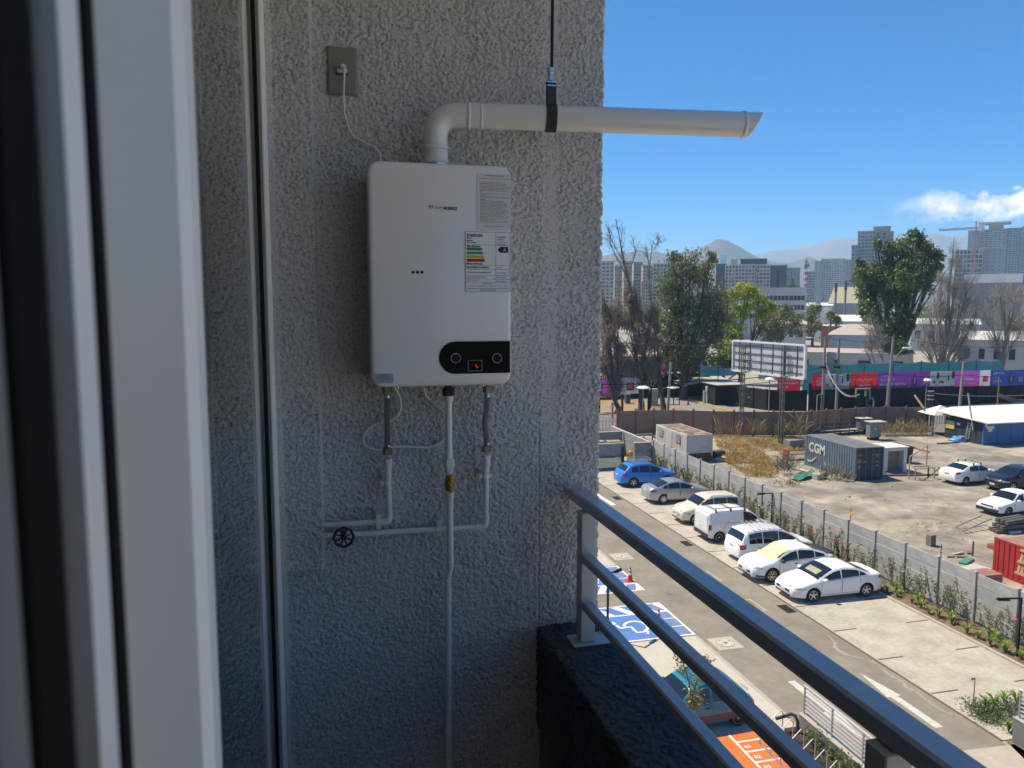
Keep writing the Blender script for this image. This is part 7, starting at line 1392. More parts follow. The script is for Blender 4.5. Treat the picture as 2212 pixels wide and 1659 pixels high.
# guard booth, gate canopy, gate, bushes
gb = pm('booth_cream', (.42, .40, .35), .7, var=.08, vs=2); p = G(*Z3(1225, 645)); t = thing('guard_booth', 'cream guard booth with dark window at the entrance', 'booth', p); hb_ = hz(p, Z3(0, 492)[1])
MB().rbox(0, 2.4, 0, 2.6, 0, hb_, .03).build('body', gb, t, local=True); MB().rbox(-.25, 2.6, -.25, 2.8, hb_ + .003, hb_ + .16, .03).build('roof', fw, t, local=True); MB().box(.95, 1.75, -.02, -.003, hb_ * .48, hb_ * .85).build('window', cglass, t, local=True); MB().box(.1, .7, -.02, -.003, 0, hb_ * .8).build('door', lampm, t, local=True)
p = G(*Z3(1340, 655)); t = thing('white_tank_cabin', 'white rounded roof cabin behind the guard booth', 'cabin', p + Vector((.6, 1.5, 0))); h2_ = hz(p, Z3(0, 440)[1]); b = MB(); poly_ = [(0, 0), (3.2, 0), (3.2, h2_ * .8), (2.6, h2_ * .97), (1.6, h2_), (.6, h2_ * .96), (0, h2_ * .8)]; b.prism(poly_, 0, 4.0, Matrix(((1, 0, 0, 0), (0, 0, 1, 0), (0, 1, 0, 0), (0, 0, 0, 1)))); b.build('body', pm('cabin_white', (.58, .57, .53), .6), t, 30, local=True)
p = G(*Z3(1490, 672)); t = thing('dark_canopy_shed', 'dark open shed right of the guard booth', 'shed', p); MB().box(-2.6, 1.2, 2.0, 5.5, 0, 2.6).build('body', black_net, t, local=True); MB().rbox(-2.8, 1.5, 1.0, 5.8, 2.61, 2.75, .03).build('roof', gb, t, local=True)
p = G(*Z3(925, 585)); q = G(*Z3(1115, 650)); t = thing('gate_canopy', 'curved beige canopy over the entrance lane', 'canopy', p); hc_ = hz(p, Z3(0, 430)[1])
MB().tube([(0, 0, 0), (0, 0, hc_)], .16, 8).build('column', gb, t, local=True); MB().tube([q - p, q - p + Vector((0, 0, hc_ * .85))], .22, 8).build('column', gb, t, local=True)
b = MB(); n = 10; vs = []
for i in range(n + 1):
    u = i / n
    for s in (0, 1): vs.append((-1.2 + 9.0 * u, -1.8 + 4.6 * s + 1.5 * u, hc_ + .45 * math.sin(u * 3.1) + .25 * s)); 
nv_ = len(vs); vs += [(a, c_, z - .3) for a, c_, z in vs]; b.add(vs, [(2 * i, 2 * i + 2, 2 * i + 3, 2 * i + 1) for i in range(n)] + [(nv_ + 2 * i + 1, nv_ + 2 * i + 3, nv_ + 2 * i + 2, nv_ + 2 * i) for i in range(n)] + [(2 * i, 2 * i + 2, nv_ + 2 * i + 2, nv_ + 2 * i)[::-1] for i in range(n)] + [(2 * i + 1, 2 * i + 3, nv_ + 2 * i + 3, nv_ + 2 * i + 1) for i in range(n)]); b.build('roof', gb, t, 30, local=True)
p = G(*Z3(1140, 640)); t = thing('gate_pillar', 'white panelled pillar left of the guard booth', 'pillar', p); hh = hz(p, Z3(0, 465)[1]); MB().rbox(0, 1.3, 0, .5, 0, hh, .02).build('body', pm('cabin_white', 0), t, local=True)
for k in range(4): MB().box(.02, 1.28, -.02, -.002, hh * (.15 + .2 * k), hh * (.15 + .2 * k) + .05).build('groove', cpole, t, local=True)
a, c_ = G(*Z3(625, 655)), G(*Z3(862, 655)); hh = hz(a, Z3(0, 500)[1]); t = thing('sliding_gate', 'thin dark steel gate across the entrance road', 'gate', a); w = c_ - a
for f in np.linspace(0, 1, 5): MB().bar(a + w * f, a + w * f + Vector((0, 0, hh)), .10).build('upright', lampm, t)
for f in (.04, .98): MB().bar(a + Vector((0, 0, hh * f)), c_ + Vector((0, 0, hh * f)), .07).build('rail', lampm, t)
p = G(*Z3(600, 660)); t = thing('gate_pillar', 'pale gate pillar at the left of the entrance', 'pillar', p); MB().rbox(-.5, .5, -.3, .3, 0, hz(p, Z3(0, 490)[1]), .02).build('body', gb, t, local=True)
a, c_ = G(*Z3(545, 735)), G(*Z3(575, 660)); hh = 2.3; t = thing('slatted_fence', 'dark slatted fence edging the entrance on the left', 'fence', a)
for k in range(9): MB().bar(a + (c_ - a) * (k / 8), a + (c_ - a) * (k / 8) + Vector((0, 0, hh)), .16).build('slat', dark_metal, t)
for (x_, l) in ((950, 'small traffic cone in the entrance lane'),): 
    p = G(*Z3(x_, 655)); t = thing('traffic_cone', l, 'traffic cone', p); MB().box(-.2, .2, -.2, .2, 0, .05).build('base', pm('cone_orange', 0), t, local=True); MB().lathe([(.16, .05), (.03, .85)], 12).build('body', pm('cone_dull', (.28, .04, .03), .6), t, local=True)
p = G(*Z3(335, 640)); t = thing('wheeled_bin', 'blue grey wheeled bin below the left purple banner', 'bin', p); MB().rbox(-.32, .32, -.35, .35, .1, 1.1, .05).build('body', pm('bin_blue', (.05, .085, .13), .6), t, local=True); MB().rbox(-.36, .36, -.4, .4, 1.103, 1.22, .03).build('lid', pm('bin_blue', 0), t, local=True)
# white picket railing, pale post bottom left by the yard
p = G(*Z3(60, 915), .0); t = thing('picket_rail', 'white picket railing by the street at far left', 'railing', p)
for k in range(12): MB().box(-1.6 + .36 * k, -1.5 + .36 * k, 0, .05, .1, 1.2).build('picket', fw, t, local=True)
MB().box(-1.7, 2.6, .052, .09, .9, 1.0).build('rail', fw, t, local=True)
a, c_ = G(*Z3(180, 875)), 0; t = thing('pale_post', 'pale post at the corner of the brown hoarding', 'post', a); MB().box(-.1, .1, -.1, .1, 0, 2.6).build('post', cpole, t, local=True)
# ================================================================ trees
bark = pm('bark', (.11, .085, .065), .9, var=.25, vs=3); bark_g = pm('grey_bark', (.20, .175, .155), .9, var=.2, vs=2)
def lf(n, a, c_, v=.12): return pm('leaf_' + n, tuple(1.25 * q for q in a), .5, vs=.35, col2=tuple(1.25 * q for q in c_), var=v, trans=.3, det=3)
L_euc = lf('grey_olive', (.085, .10, .045), (.20, .215, .105)); L_lime = lf('lime', (.20, .25, .018), (.36, .38, .035)); L_deep = lf('deep_green', (.050, .088, .022), (.135, .18, .055)); L_dry = lf('dry_brown', (.15, .105, .075), (.32, .25, .19), .15); L_mid = lf('mid_green', (.06, .10, .025), (.15, .19, .05)); L_khaki = lf('khaki', (.10, .105, .04), (.19, .18, .07)); L_twig = pm('twig_grey', (.25, .215, .185), .9, vs=.4, col2=(.35, .31, .275), var=.1); L_twigb = pm('twig_brown', (.16, .115, .09), .9, vs=.4, col2=(.27, .21, .17), var=.1)
def tree(name, label, base, blobs, n, leaf, ls=(.34, .10), dirv=(0, 0, .3), spread=.5, tr=.35, clump=.30, bm=None, seed=1, bend=.2, kd=9, twig=None, dn=1.0, limbs=3):
    """base: foot on the ground; blobs: crown masses as seen (x, y, rx, ry) at the tree's own distance"""
    rng = np.random.default_rng(seed); D = (Vector(base) - EYE).dot(_f); px = D / FPX; t = thing(name, label, 'palm' if 'palm' in name else 'tree', base); b = MB(); P = []; bm = bm or bark
    cs = []
    for (x, y, rx, ry) in blobs:
        c_ = atd(x, y, D + rng.normal() * rx * px * .35); cs.append((c_, rx * px, ry * px))
    zs_ = [c_[0].z for c_ in cs]; topz = max(zs_); fork = Vector(base) + Vector((0, 0, max(.5, (min(c_[0].z - c_[2] for c_ in cs)) * .55)))
    ctr = sum((c_[0] for c_ in cs), Vector()) / len(cs); fork = fork + Vector(((ctr.x - base[0]) * .25, (ctr.y - base[1]) * .25, 0))
    b.tube([Vector(base) - Vector((0, 0, .1)), (Vector(base) * .5 + fork * .5) + Vector((rng.normal() * .15, 0, 0)), fork], [tr, tr * .8, tr * .68], 8, False)
    A = sum(r * h for _, r, h in cs)
    for c_, r, h in cs:
        mid = (fork + c_) / 2 + Vector((rng.normal() * r * .2, rng.normal() * r * .2, -r * .1)); b.tube([fork, mid, c_, c_ + Vector((rng.normal() * r * .3, 0, h * .6))], [tr * .5, tr * .32, tr * .16, .03], 5, False)
        for k in range(limbs):
            e = c_ + Vector(rng.normal(size=3)) * .55 * r; b.tube([mid, (mid + e) / 2 + Vector((0, 0, r * .12)), e], [tr * .2, tr * .13, .025], 4, False)
        m = int(n * r * h / A); k_ = max(3, int(kd * (r * h) ** .5)); d = rng.normal(size=(k_, 3)); d /= np.linalg.norm(d, axis=1, keepdims=True); d *= rng.uniform(.25, 1.0, (k_, 1)) ** .6; sub = d * np.array([r, r * .85 * dn, h]) + np.array(c_)
        ix = rng.integers(0, k_, m); q = sub[ix] + rng.normal(size=(m, 3)) * clump * min(r, h) * rng.uniform(.5, 1.1, (k_, 1))[ix]; P.append(q)
        if name != 'bare_tree' and k_ < 60:
            for s_ in sub[:: 2]: b.tube([c_, (c_ + Vector(s_)) / 2 + Vector((0, 0, .1 * h)), Vector(s_)], [.07, .045, .02], 3, False)
    b.build('trunk', bm, t, 60)
    P = np.concatenate(P); P[:, 2] = np.maximum(P[:, 2], .15); Dd = rng.normal(size=P.shape) * spread + np.array(dirv); V, Q = leafquads(P, Dd, ls[0], ls[1], rng, bend); V = V - np.array(t.location); link('crown', npmesh('crown', V, Q, leaf), t)
    if name == 'dry_tree': DRY.append(t)
    if twig is not None:
        sel = P[rng.integers(0, len(P), twig[0])]; Dd = rng.normal(size=sel.shape) * .5 + np.array(twig[2]); V, Q = leafquads(sel, Dd, twig[1], .022, rng, .0); link('twigs', npmesh('twigs', V - np.array(t.location), Q, twig[3]), t, kind='stuff')
    return t
DRY = []
def gy(x, y): return G(x, y)
# dry brown trees on the verge at left
tree('dry_tree', 'tall dead brown tree with a wispy leaning top', gy(*Z3(470, 722)), [(1372, 800, 26, 34), (1388, 740, 26, 34), (1372, 690, 28, 34), (1366, 645, 16, 26), (1408, 670, 14, 28), (1396, 800, 18, 30)], 5200, L_dry, (.42, .055), (0, 0, -.9), .5, .5, .30, bark, 31, .3, 7, (2600, 1.3, (-.15, 0, .9), L_twigb))
tree('dry_tree', 'dense dead brown tree beside the wall edge', gy(*Z3(235, 738)), [(1318, 820, 26, 30), (1330, 770, 30, 34), (1312, 720, 24, 36), (1335, 690, 22, 34), (1306, 665, 10, 24), (1300, 780, 16, 34)], 4600, L_dry, (.42, .055), (0, 0, -.9), .5, .42, .32, bark, 32, .3, 7, (1800, 1.0, (-.1, 0, .8), L_twigb))
tree('dry_tree', 'thin dead tree leaning over the entrance with bare shoots', gy(*Z3(705, 705)), [(1415, 790, 14, 30), (1412, 730, 18, 30), (1412, 690, 10, 20)], 1100, L_dry, (.4, .05), (0, 0, -.6), .5, .42, .3, bark, 33, .3, 7, (900, .9, (0, 0, .6), L_twigb))
gE = PY(1478, 830, 96); gE.z = 0
tree('eucalyptus_tree', 'broad grey green eucalyptus left of the lime tree', gE, [(1448, 605, 34, 30), (1490, 570, 30, 30), (1525, 590, 24, 26), (1465, 650, 38, 34), (1528, 650, 40, 38), (1440, 700, 36, 38), (1500, 710, 42, 40), (1548, 700, 24, 34), (1470, 765, 40, 36), (1510, 775, 30, 30), (1440, 760, 24, 30), (1535, 560, 12, 18), (1455, 555, 14, 14)], 14500, L_euc, (.46, .09), (0, 0, -.5), .7, .6, .42, bark, 34, .3, 11, (900, 1.0, (0, 0, .2), L_twigb))
gL = PY(1600, 800, 112); gL.z = 0
tree('lime_tree', 'bright lime green tree rising behind the billboard', gL, [(1572, 640, 26, 20), (1610, 632, 30, 20), (1640, 645, 22, 18), (1662, 665, 16, 18), (1600, 670, 26, 18), (1572, 690, 16, 16), (1586, 720, 22, 20), (1575, 755, 22, 20), (1560, 780, 20, 18), (1640, 680, 18, 14)], 6500, L_lime, (.42, .12), (0, 0, .1), .7, .4, .30, bark, 35, .2, 8)
gB = PY(1570, 810, 108); gB.z = 0
tree('shade_tree', 'dark leafy tree below the lime tree, left of the billboard', gB, [(1550, 740, 20, 24), (1560, 785, 24, 18), (1590, 790, 22, 20), (1540, 790, 20, 22)], 3000, L_deep, (.4, .13), (0, 0, .1), .7, .3, .3, bark, 36)
gK = PY(1680, 745, 150); gK.z = 0
tree('khaki_tree', 'khaki leaved tree above the right end of the billboard', gK, [(1650, 700, 22, 24), (1685, 690, 26, 28), (1715, 705, 18, 20), (1670, 725, 26, 14), (1700, 672, 16, 14)], 4500, L_khaki, (.5, .13), (0, 0, .1), .7, .35, .3, bark, 37)
gR = PY(1940, 785, 108); gR.z = 0
tree('eucalyptus_tree', 'big dark green eucalyptus towering right of the palms', gR, [(1975, 515, 20, 22), (1955, 555, 36, 34), (2000, 550, 28, 30), (1925, 540, 20, 22), (2025, 570, 14, 26), (1905, 590, 34, 30), (1960, 600, 40, 34), (2010, 605, 22, 26), (1870, 585, 26, 24), (1858, 565, 12, 12), (1880, 620, 26, 26), (1935, 640, 26, 24), (1880, 665, 30, 24), (1925, 700, 34, 30), (1875, 640, 22, 18), (1960, 690, 18, 26), (1925, 750, 30, 30), (1965, 640, 14, 18), (1895, 530, 12, 14)], 20000, L_deep, (.48, .15), (0, 0, -.2), .7, .75, .26, bark, 38, .2, 7)
gP = PY(2030, 790, 100); gP.z = 0
def bare(name, label, base, cols_, n, up, seed, ln=1.5, tr=.3, mat=None):
    return tree(name, label, base, cols_, n, mat or L_twig, (ln, .018), up, .32, tr, .34, bark_g, seed, 0, 8, (int(n * .4), ln * 1.4, up, mat or L_twig), limbs=5)
bare('bare_poplar', 'leafless grey poplar group with upright twigs, right of the big eucalyptus', gP, [(2030, 640, 14, 60), (2062, 610, 16, 50), (2058, 560, 8, 30), (2085, 640, 16, 50), (2010, 700, 20, 44), (2045, 710, 24, 54), (2080, 720, 20, 50), (2105, 690, 12, 40), (2030, 770, 24, 26), (2075, 775, 24, 24), (1995, 745, 16, 28)], 5200, (.1, 0, 1.0), 39, 1.6, .45)
gQ = PY(2165, 800, 98); gQ.z = 0
bare('bare_tree', 'leafless spreading tree at the right edge above the navy banner', gQ, [(2160, 640, 26, 24), (2195, 650, 22, 26), (2140, 690, 24, 26), (2180, 700, 26, 28), (2205, 720, 16, 30), (2150, 740, 22, 24)], 2600, (0, 0, .5), 40, 1.3, .4)
gQ2 = PY(1905, 780, 97); gQ2.z = 0
bare('bare_tree', 'small leafless tree below the big eucalyptus', gQ2, [(1880, 715, 16, 24), (1895, 750, 20, 24), (1870, 755, 16, 20)], 1100, (0, 0, .6), 41, 1.0, .22)
gS = PY(2195, 770, 120); gS.z = 0
tree('shade_tree', 'olive green shrub tree low at the right edge', gS, [(2190, 715, 22, 26), (2212, 700, 20, 20), (2205, 755, 22, 20)], 1800, L_khaki, (.4, .12), (0, 0, .1), .7, .25, .3, bark, 42)
for (x, yb, Y, bl, lfm, l, sd) in ((1757, 735, 205, [(1757, 680, 17, 22), (1750, 700, 14, 12), (1765, 662, 10, 10)], L_mid, 'leafy green tree right of the school building', 43), (1752, 722, 190, [(1750, 712, 10, 9), (1768, 704, 10, 9)], L_khaki, 'weeping pale green tree beside the palms', 44), (1740, 705, 320, [(1735, 655, 14, 11), (1745, 667, 12, 9)], L_deep, 'dark tree behind the school building', 45), (1690, 705, 300, [(1712, 622, 14, 8), (1700, 628, 10, 5)], L_mid, 'light green treetops above the school roof', 46)):
    g_ = PY(x, yb, Y); g_.z = 0; tree('street_tree', l, g_, bl, 1500, lfm, (.6, .2), (0, 0, .1), .7, .3, .32, bark, sd)
for (x, yb, yt, l) in ((1793, 722, 672, 'taller fan palm left of the hip roofed building'), (1806, 716, 682, 'shorter fan palm beside the taller one')):
    p = PY(x, yb, 185); p.z = 0; h = hz(p, yt + 8); t = thing('palm_tree', l, 'palm', p, group='fan palms near the white roofs'); MB().tube([(0, 0, 0), (0, 0, h)], [.32, .22], 8).build('trunk', bark, t, local=True); rng = np.random.default_rng(x); n = 170; d = rng.normal(size=(n, 3)) + np.array([0, 0, .1]); d /= np.linalg.norm(d, axis=1, keepdims=True); V, Q = leafquads(np.tile([[0, 0, h]], (n, 1)), d, 1.7, .16, rng, .3); link('crown', npmesh('crown', V, Q, L_deep), t)
# bare shoots rising above the dry trees
def shoots(parent, paths, D, seed):
    rng = np.random.default_rng(seed); b = MB(); P = []; Dd = []
    for path, r in paths:
        W_ = spline([atd(x, y, D) for x, y in path], 8); n = len(W_); b.tube(W_, [r * (1 - .85 * i / n) for i in range(n)], 5, False)
        for i in range(5, n - 1):
            for _ in range(2):
                d = (W_[i + 1] - W_[i]).normalized() + Vector(rng.normal(size=3)) * .55; L_ = rng.uniform(.6, 2.0) * (1.1 - .5 * i / n); e = W_[i] + d.normalized() * L_ + Vector((0, 0, -.1)); b.tube([W_[i], (W_[i] + e) / 2 + Vector((0, 0, .1)), e], [.035, .022, .008], 3, False)
                for _ in range(5): P.append(np.array(W_[i].lerp(e, rng.uniform(.4, 1)))); Dd.append(np.array(d) + rng.normal(size=3) * .7 + np.array([0, 0, -.3]))
    V, Q = leafquads(P, np.array(Dd), .55, .016, rng, .3); o = np.array(parent.location); b.build('bare_shoots', L_twigb, parent); link('fine_twigs', npmesh('fine_twigs', V - o, Q, L_twigb), parent, kind='stuff')
dD = lambda t: (Vector(t.location) - EYE).dot(_f)
shoots(DRY[0], [(((1384, 740), (1372, 660), (1352, 580), (1330, 474)), .2), (((1376, 680), (1358, 610), (1342, 545), (1344, 490)), .12), (((1366, 630), (1345, 580), (1322, 535), (1318, 512)), .09), (((1356, 590), (1372, 550), (1368, 520)), .07), (((1350, 570), (1322, 520), (1315, 490)), .07)], dD(DRY[0]), 3)
shoots(DRY[1], [(((1330, 740), (1316, 680), (1302, 640), (1296, 590)), .12), (((1325, 720), (1335, 660), (1338, 610)), .1)], dD(DRY[1]), 4)
shoots(DRY[2], [(((1414, 720), (1405, 640), (1402, 590), (1411, 520)), .13), (((1405, 600), (1400, 560), (1396, 538)), .05), (((1411, 540), (1420, 528), (1424, 514)), .05)], dD(DRY[2]), 5)
# shrubs along the street
for (x, y, l, m, bl, n) in ((1690, 880, 'green shrub with yellow flowers beside the right billboard post', L_mid, [(1678, 862, 12, 17), (1684, 880, 12, 10)], 900), (1648, 880, 'brownish round shrub before the low netted fence', L_khaki, [(1632, 865, 14, 14)], 700), (1597, 877, 'small bright green shrub by the guard booth kerb', L_lime, [(1594, 874, 8, 5)], 250), (1745, 850, 'pale blossoming shrub over the crimson banners', lf('pale_blossom', (.12, .13, .08), (.36, .35, .30)), [(1735, 822, 18, 14), (1748, 836, 14, 12)], 1100)):
    g_ = G(x, y); tree('street_shrub', l, g_, bl, n, m, (.3, .08), (0, 0, .3), .7, .08, .4, bark, x, limbs=1)
# far green belt at the foot of the city: nobody could count these trees
rng = np.random.default_rng(77); P = []
for k in range(150):
    x = rng.uniform(1270, 2300); D = rng.uniform(340, 700); c_ = atd(x, 660 + rng.normal() * 3, D); r = rng.uniform(3, 6); q = rng.normal(size=(60, 3)) * r * .42 + np.array([c_.x, c_.y, r * 1.1 + rng.uniform(0, 3)]); P.append(q)
P = np.concatenate(P); P[:, 2] = np.abs(P[:, 2]); V, Q = leafquads(P, rng.normal(size=P.shape), 2.2, .9, rng); link('tree_belt', npmesh('tree_belt', V, Q, L_mid), None, kind='stuff')
# ================================================================ the city behind
def cm(n, c_, v=.05): return pm('city_' + n, c_, .8, var=v, vs=.05)
pane = pm('far_pane', (.035, .042, .052), .15); slabm = cm('slab_pale', (.50, .48, .44)); curt = cm('curtain', (.24, .225, .20))
def block(name, label, x0, x1, yt, D, depth, wall, rows, cols, cat='apartment block', rot=0.0, win=(.55, .5), slab=0.0, side=None, single=False, cap=True, fl=2.7, wm=None, grp=None, vert=False, z0=0):
    c_ = atd((x0 + x1) / 2, 657, D); az_ = math.atan2(c_.x, c_.y); w = (x1 - x0) * D / FPX; top = atd((x0 + x1) / 2, yt, D).z
    t = thing(name, label, cat, (c_.x, c_.y, 0), -az_ + R(rot), grp); d0 = 0
    MB().box(-w / 2, w / 2, 0, depth, z0, top).build('wall', wall, t, local=True)
    if cap: MB().box(-w / 2 - .3, w / 2 + .3, -.3, depth + .3, top + .01, top + .6).build('parapet', wall, t, local=True)
    wm = wm or pane; fh = fl; n = rows; me = None; b = MB(); pw, ph_ = w / cols * win[0], fh * win[1]
    for r_ in range(n):
        z = top - fh * (r_ + .8)
        if z < 0: break
        for k in range(cols):
            x = -w / 2 + w * (k + .5) / cols
            if single:
                if me is None: me = [MB().box(-pw / 2, pw / 2, -.05, .0, 0, ph_).mesh('window', q) for q in (wm, wm, wm, curt)]
                o = link('window', random.choice(me), t); o.location = (x, 0, z)
            else: b.m = int(random.random() < .22); b.box(x - pw / 2, x + pw / 2, -.06, .0, z, z + ph_)
        if side:
            for k in range(side): y = depth * (k + .5) / side; b.box(-w / 2 - .06, -w / 2, y - pw * .4, y + pw * .4, z, z + ph_); b.box(w / 2, w / 2 + .06, y - pw * .4, y + pw * .4, z, z + ph_)
    if b.v: b.build('windows', [wm, curt], t, local=True)['kind'] = 'stuff'
    if slab:
        b = MB()
        for r_ in range(n): z = top - fh * (r_ + 1); b.box(-w / 2, w / 2, -slab, -.001, z, z + .5)
        b.build('balcony_slabs', slabm, t, local=True)['kind'] = 'stuff'
    if vert:
        b = MB()
        for k in range(cols + 1): x = -w / 2 + w * k / cols; b.box(x - .25, x + .25, -.5, -.001, 0, top)
        b.build('mullions', slabm, t, local=True)['kind'] = 'stuff'
    return t, w, top
tan, tan2, gry, lgt, drk, wht_ = cm('tan', (.40, .32, .25)), cm('tan_pale', (.43, .36, .29)), cm('grey', (.30, .28, .255)), cm('light', (.50, .475, .43)), cm('dark', (.060, .062, .066)), cm('white', (.55, .55, .54))
G1 = 'tan towers behind the dry trees'
for (x0, x1, yt, D, m, l) in ((1290, 1325, 566, 560, tan2, 'tan tower nearest the balcony wall edge'), (1327, 1345, 576, 620, gry, 'greyer tower second from the wall edge'), (1347, 1364, 566, 600, tan, 'tan tower behind the dead tree top'), (1368, 1387, 568, 640, tan, 'tan tower third, right of the dead tree'), (1388, 1410, 574, 600, tan2, 'low tan tower left of the grid block')): block('apartment_tower', l, x0, x1, yt, D, 16, m, 18, 4, side=4, grp=G1, rot=6)
block('apartment_block', 'grey grid apartment block half hidden by the grey green eucalyptus', 1410, 1500, 571, 590, 18, gry, 14, 12, win=(.6, .55), slab=.8, vert=True)
block('apartment_block', 'dark slab block right behind the eucalyptus crown', 1545, 1566, 572, 585, 20, drk, 0, 1)
block('apartment_block', 'white grid apartment block with balconies, left of the dark tower', 1566, 1627, 573, 580, 18, lgt, 16, 9, win=(.62, .6), slab=1.0, single=True, vert=True)
block('apartment_tower', 'charcoal tower standing tallest in the middle group', 1598, 1652, 561, 610, 20, drk, 0, 1)
block('apartment_block', 'pale banded apartment block between the charcoal slabs', 1632, 1660, 573, 578, 16, lgt, 16, 4, win=(.7, .55), slab=1.0, single=True, vert=True)
t, w, top = block('apartment_block', 'charcoal slab block with a dark central seam', 1661, 1696, 575, 576, 20, drk, 0, 1); MB().box(-.8, .8, -.08, -.001, 0, top * .9).build('seam', gasket, t, local=True)
t, w, top = block('apartment_tower', 'small light grey tower right of the charcoal slab', 1697, 1725, 580, 700, 16, gry, 16, 4, win=(.3, .45)); MB().box(-1.2, 1.2, -.08, -.001, 0, top * .8).build('seam', drk, t, local=True)
t, w, top = block('rooftop_tank', 'rust banded tank on the white grid block roof', 1577, 1590, 562, 600, 5, tan, 0, 1, cat='tank')
block('skyscraper', 'hazy blue glass skyscraper far off before the cone hill', 1554, 1566, 551, 2300, 40, pm('blue_curtain_wall', (.16, .28, .42), .3), 0, 1, cat='skyscraper', cap=False)
block('apartment_tower', 'dark windowed tower right of the radio mast', 1737, 1757, 588, 760, 16, gry, 18, 5, win=(.6, .5), slab=.5)
t, w, top = block('apartment_tower', 'wide pale tower with white balconies above the tan barn', 1772, 1820, 560, 1080, 24, lgt, 26, 9, win=(.7, .5), slab=1.2)
block('apartment_tower', 'grey flank tower left of the wide pale tower', 1757, 1772, 565, 1075, 26, gry, 26, 2, win=(.25, .4)); block('apartment_tower', 'grey flank tower right of the wide pale tower', 1820, 1834, 562, 1078, 26, gry, 26, 3, win=(.4, .4))
t, w, top = block('apartment_tower', 'tall grey tower behind the big eucalyptus crown', 1848, 1884, 502, 610, 24, gry, 26, 5, win=(.72, .5), slab=1.1, wm=pm('blue_pane', (.10, .15, .20), .1), fl=2.65); block('apartment_tower', 'grey side wing of the tall tower behind the eucalyptus', 1885, 1921, 503, 618, 20, cm('brown_grey', (.27, .25, .235)), 26, 3, win=(.4, .45), fl=2.65)
block('rooftop_box', 'plant room box on top of the tall grey tower', 1881, 1914, 492, 622, 12, gry, 0, 1, cat='plant room'); block('apartment_tower', 'lower grey wing left of the tall grey tower', 1835, 1848, 532, 606, 20, gry, 22, 2, win=(.5, .4), fl=2.65)
block('apartment_tower', 'grey tower behind the red crane', 2084, 2104, 500, 960, 24, gry, 36, 4, win=(.3, .4)); t, w, top = block('apartment_tower', 'big beige tower with a flat overhanging roof', 2104, 2159, 498, 965, 24, cm('beige', (.36, .33, .28)), 36, 7, win=(.55, .45), slab=1.2)
z = atd(2140, 490, 965).z; MB().box(-w * .45, w * .65, -2, 26, z + 3, z + 5).build('overhanging_roof', slabm, t, local=True); MB().box(-w * .1, w * .4, 3, 20, top, z + 3).build('crown_block', cm('beige', 0), t, local=True)
block('apartment_tower', 'dark tower with white framed windows at the right', 2159, 2203, 495, 955, 24, cm('taupe_dark', (.11, .105, .10)), 38, 8, win=(.5, .5), slab=.6, wm=cm('window_glare', (.35, .36, .37))); block('apartment_tower', 'dark tower cut off by the right edge', 2204, 2260, 490, 940, 24, cm('taupe', (.20, .185, .17)), 38, 8, win=(.45, .5), slab=.5)
t, w, top = block('unfinished_building', 'unfinished concrete building with open floors under the crane', 2062, 2112, 541, 720, 26, cm('raw_concrete', (.38, .38, .39)), 9, 7, cat='building', win=(.85, .7), slab=1.2, fl=4.2, wm=pm('open_floor', (.12, .11, .10), .9), vert=True)
block('unfinished_building', 'blank grey gable of the unfinished building', 2112, 2156, 537, 722, 24, cm('blue_grey', (.30, .31, .335)), 12, 4, cat='building', win=(.16, .3), fl=3.6)
def mast(label, x, yb, yt, D, w0, bands, name='radio_mast', cat='mast'):
    a, c_ = atd(x, yb, D), atd(x, yt, D); a.z = max(0, a.z); h = c_.z - a.z; t = thing(name, label, cat, a); n = 14
    for k in range(n):
        m = bands[k % 2]; b = MB(); z0, z1 = h * k / n, h * (k + 1) / n; w1, w2 = w0 * (1 - .6 * k / n), w0 * (1 - .6 * (k + 1) / n)
        for sx, sy in ((-1, -1), (1, -1), (1, 1), (-1, 1)): b.bar((sx * w1, sy * w1, z0), (sx * w2, sy * w2, z1), w0 * .22)
        b.bar((-w1, -w1, z0), (w2, -w2, z1), w0 * .16); b.bar((w1, -w1, z0), (-w2, -w2, z1), w0 * .16); b.build('section', m, t, local=True)['kind'] = 'stuff'
    return t, h
mr, mw = cm('mast_red', (.38, .05, .045)), cm('mast_white', (.5, .5, .5))
t, h = mast('red and white radio mast with grey antennas', 1738, 645, 556, 430, .9, (mr, mw))
for k in range(7): MB().box(-1.5 + .5 * k, -1.2 + .5 * k, -.8, -.5, h * (.72 + .03 * (k % 3)), h * (.82 + .03 * (k % 3))).build('antenna', cm('antenna_grey', (.2, .2, .21)), t, local=True)
t, h = mast('red tower crane above the unfinished building', 2101.5, 600, 478, 700, .9, (mr, mr), 'tower_crane', 'crane'); zj = atd(2100, 496, 700).z - t.location.z; zj = zj; k_ = 700 / FPX; az_ = R(14) + math.atan((2100 - 1106) / FPX)
J = lambda x, y: atd(x, y, 700) - t.location
b = MB()
for dz_ in (0, 1.4): b.bar(J(2028, 499) + Vector((0, 0, dz_)), J(2126, 493) + Vector((0, 0, dz_)), .5)
for k in range(24): x = 2028 + 4 * k; b.bar(J(x, 499 - 6 * k / 24) + Vector((0, 0, 1.4 * (k % 2))), J(x + 4, 499 - 6 * (k + 1) / 24) + Vector((0, 0, 1.4 * ((k + 1) % 2))), .3)
b.build('jib', mr, t, local=True)['kind'] = 'stuff'
MB().bar(J(2101, 478), J(2050, 496), .15).build('stay', mr, t, local=True); MB().bar(J(2101, 478), J(2122, 492), .15).build('stay', mr, t, local=True); q = J(2122, 497); MB().box(q.x - 2, q.x + 2, q.y - 1, q.y + 1, q.z - 1, q.z + 1.5).build('counterweight', mw, t, local=True)
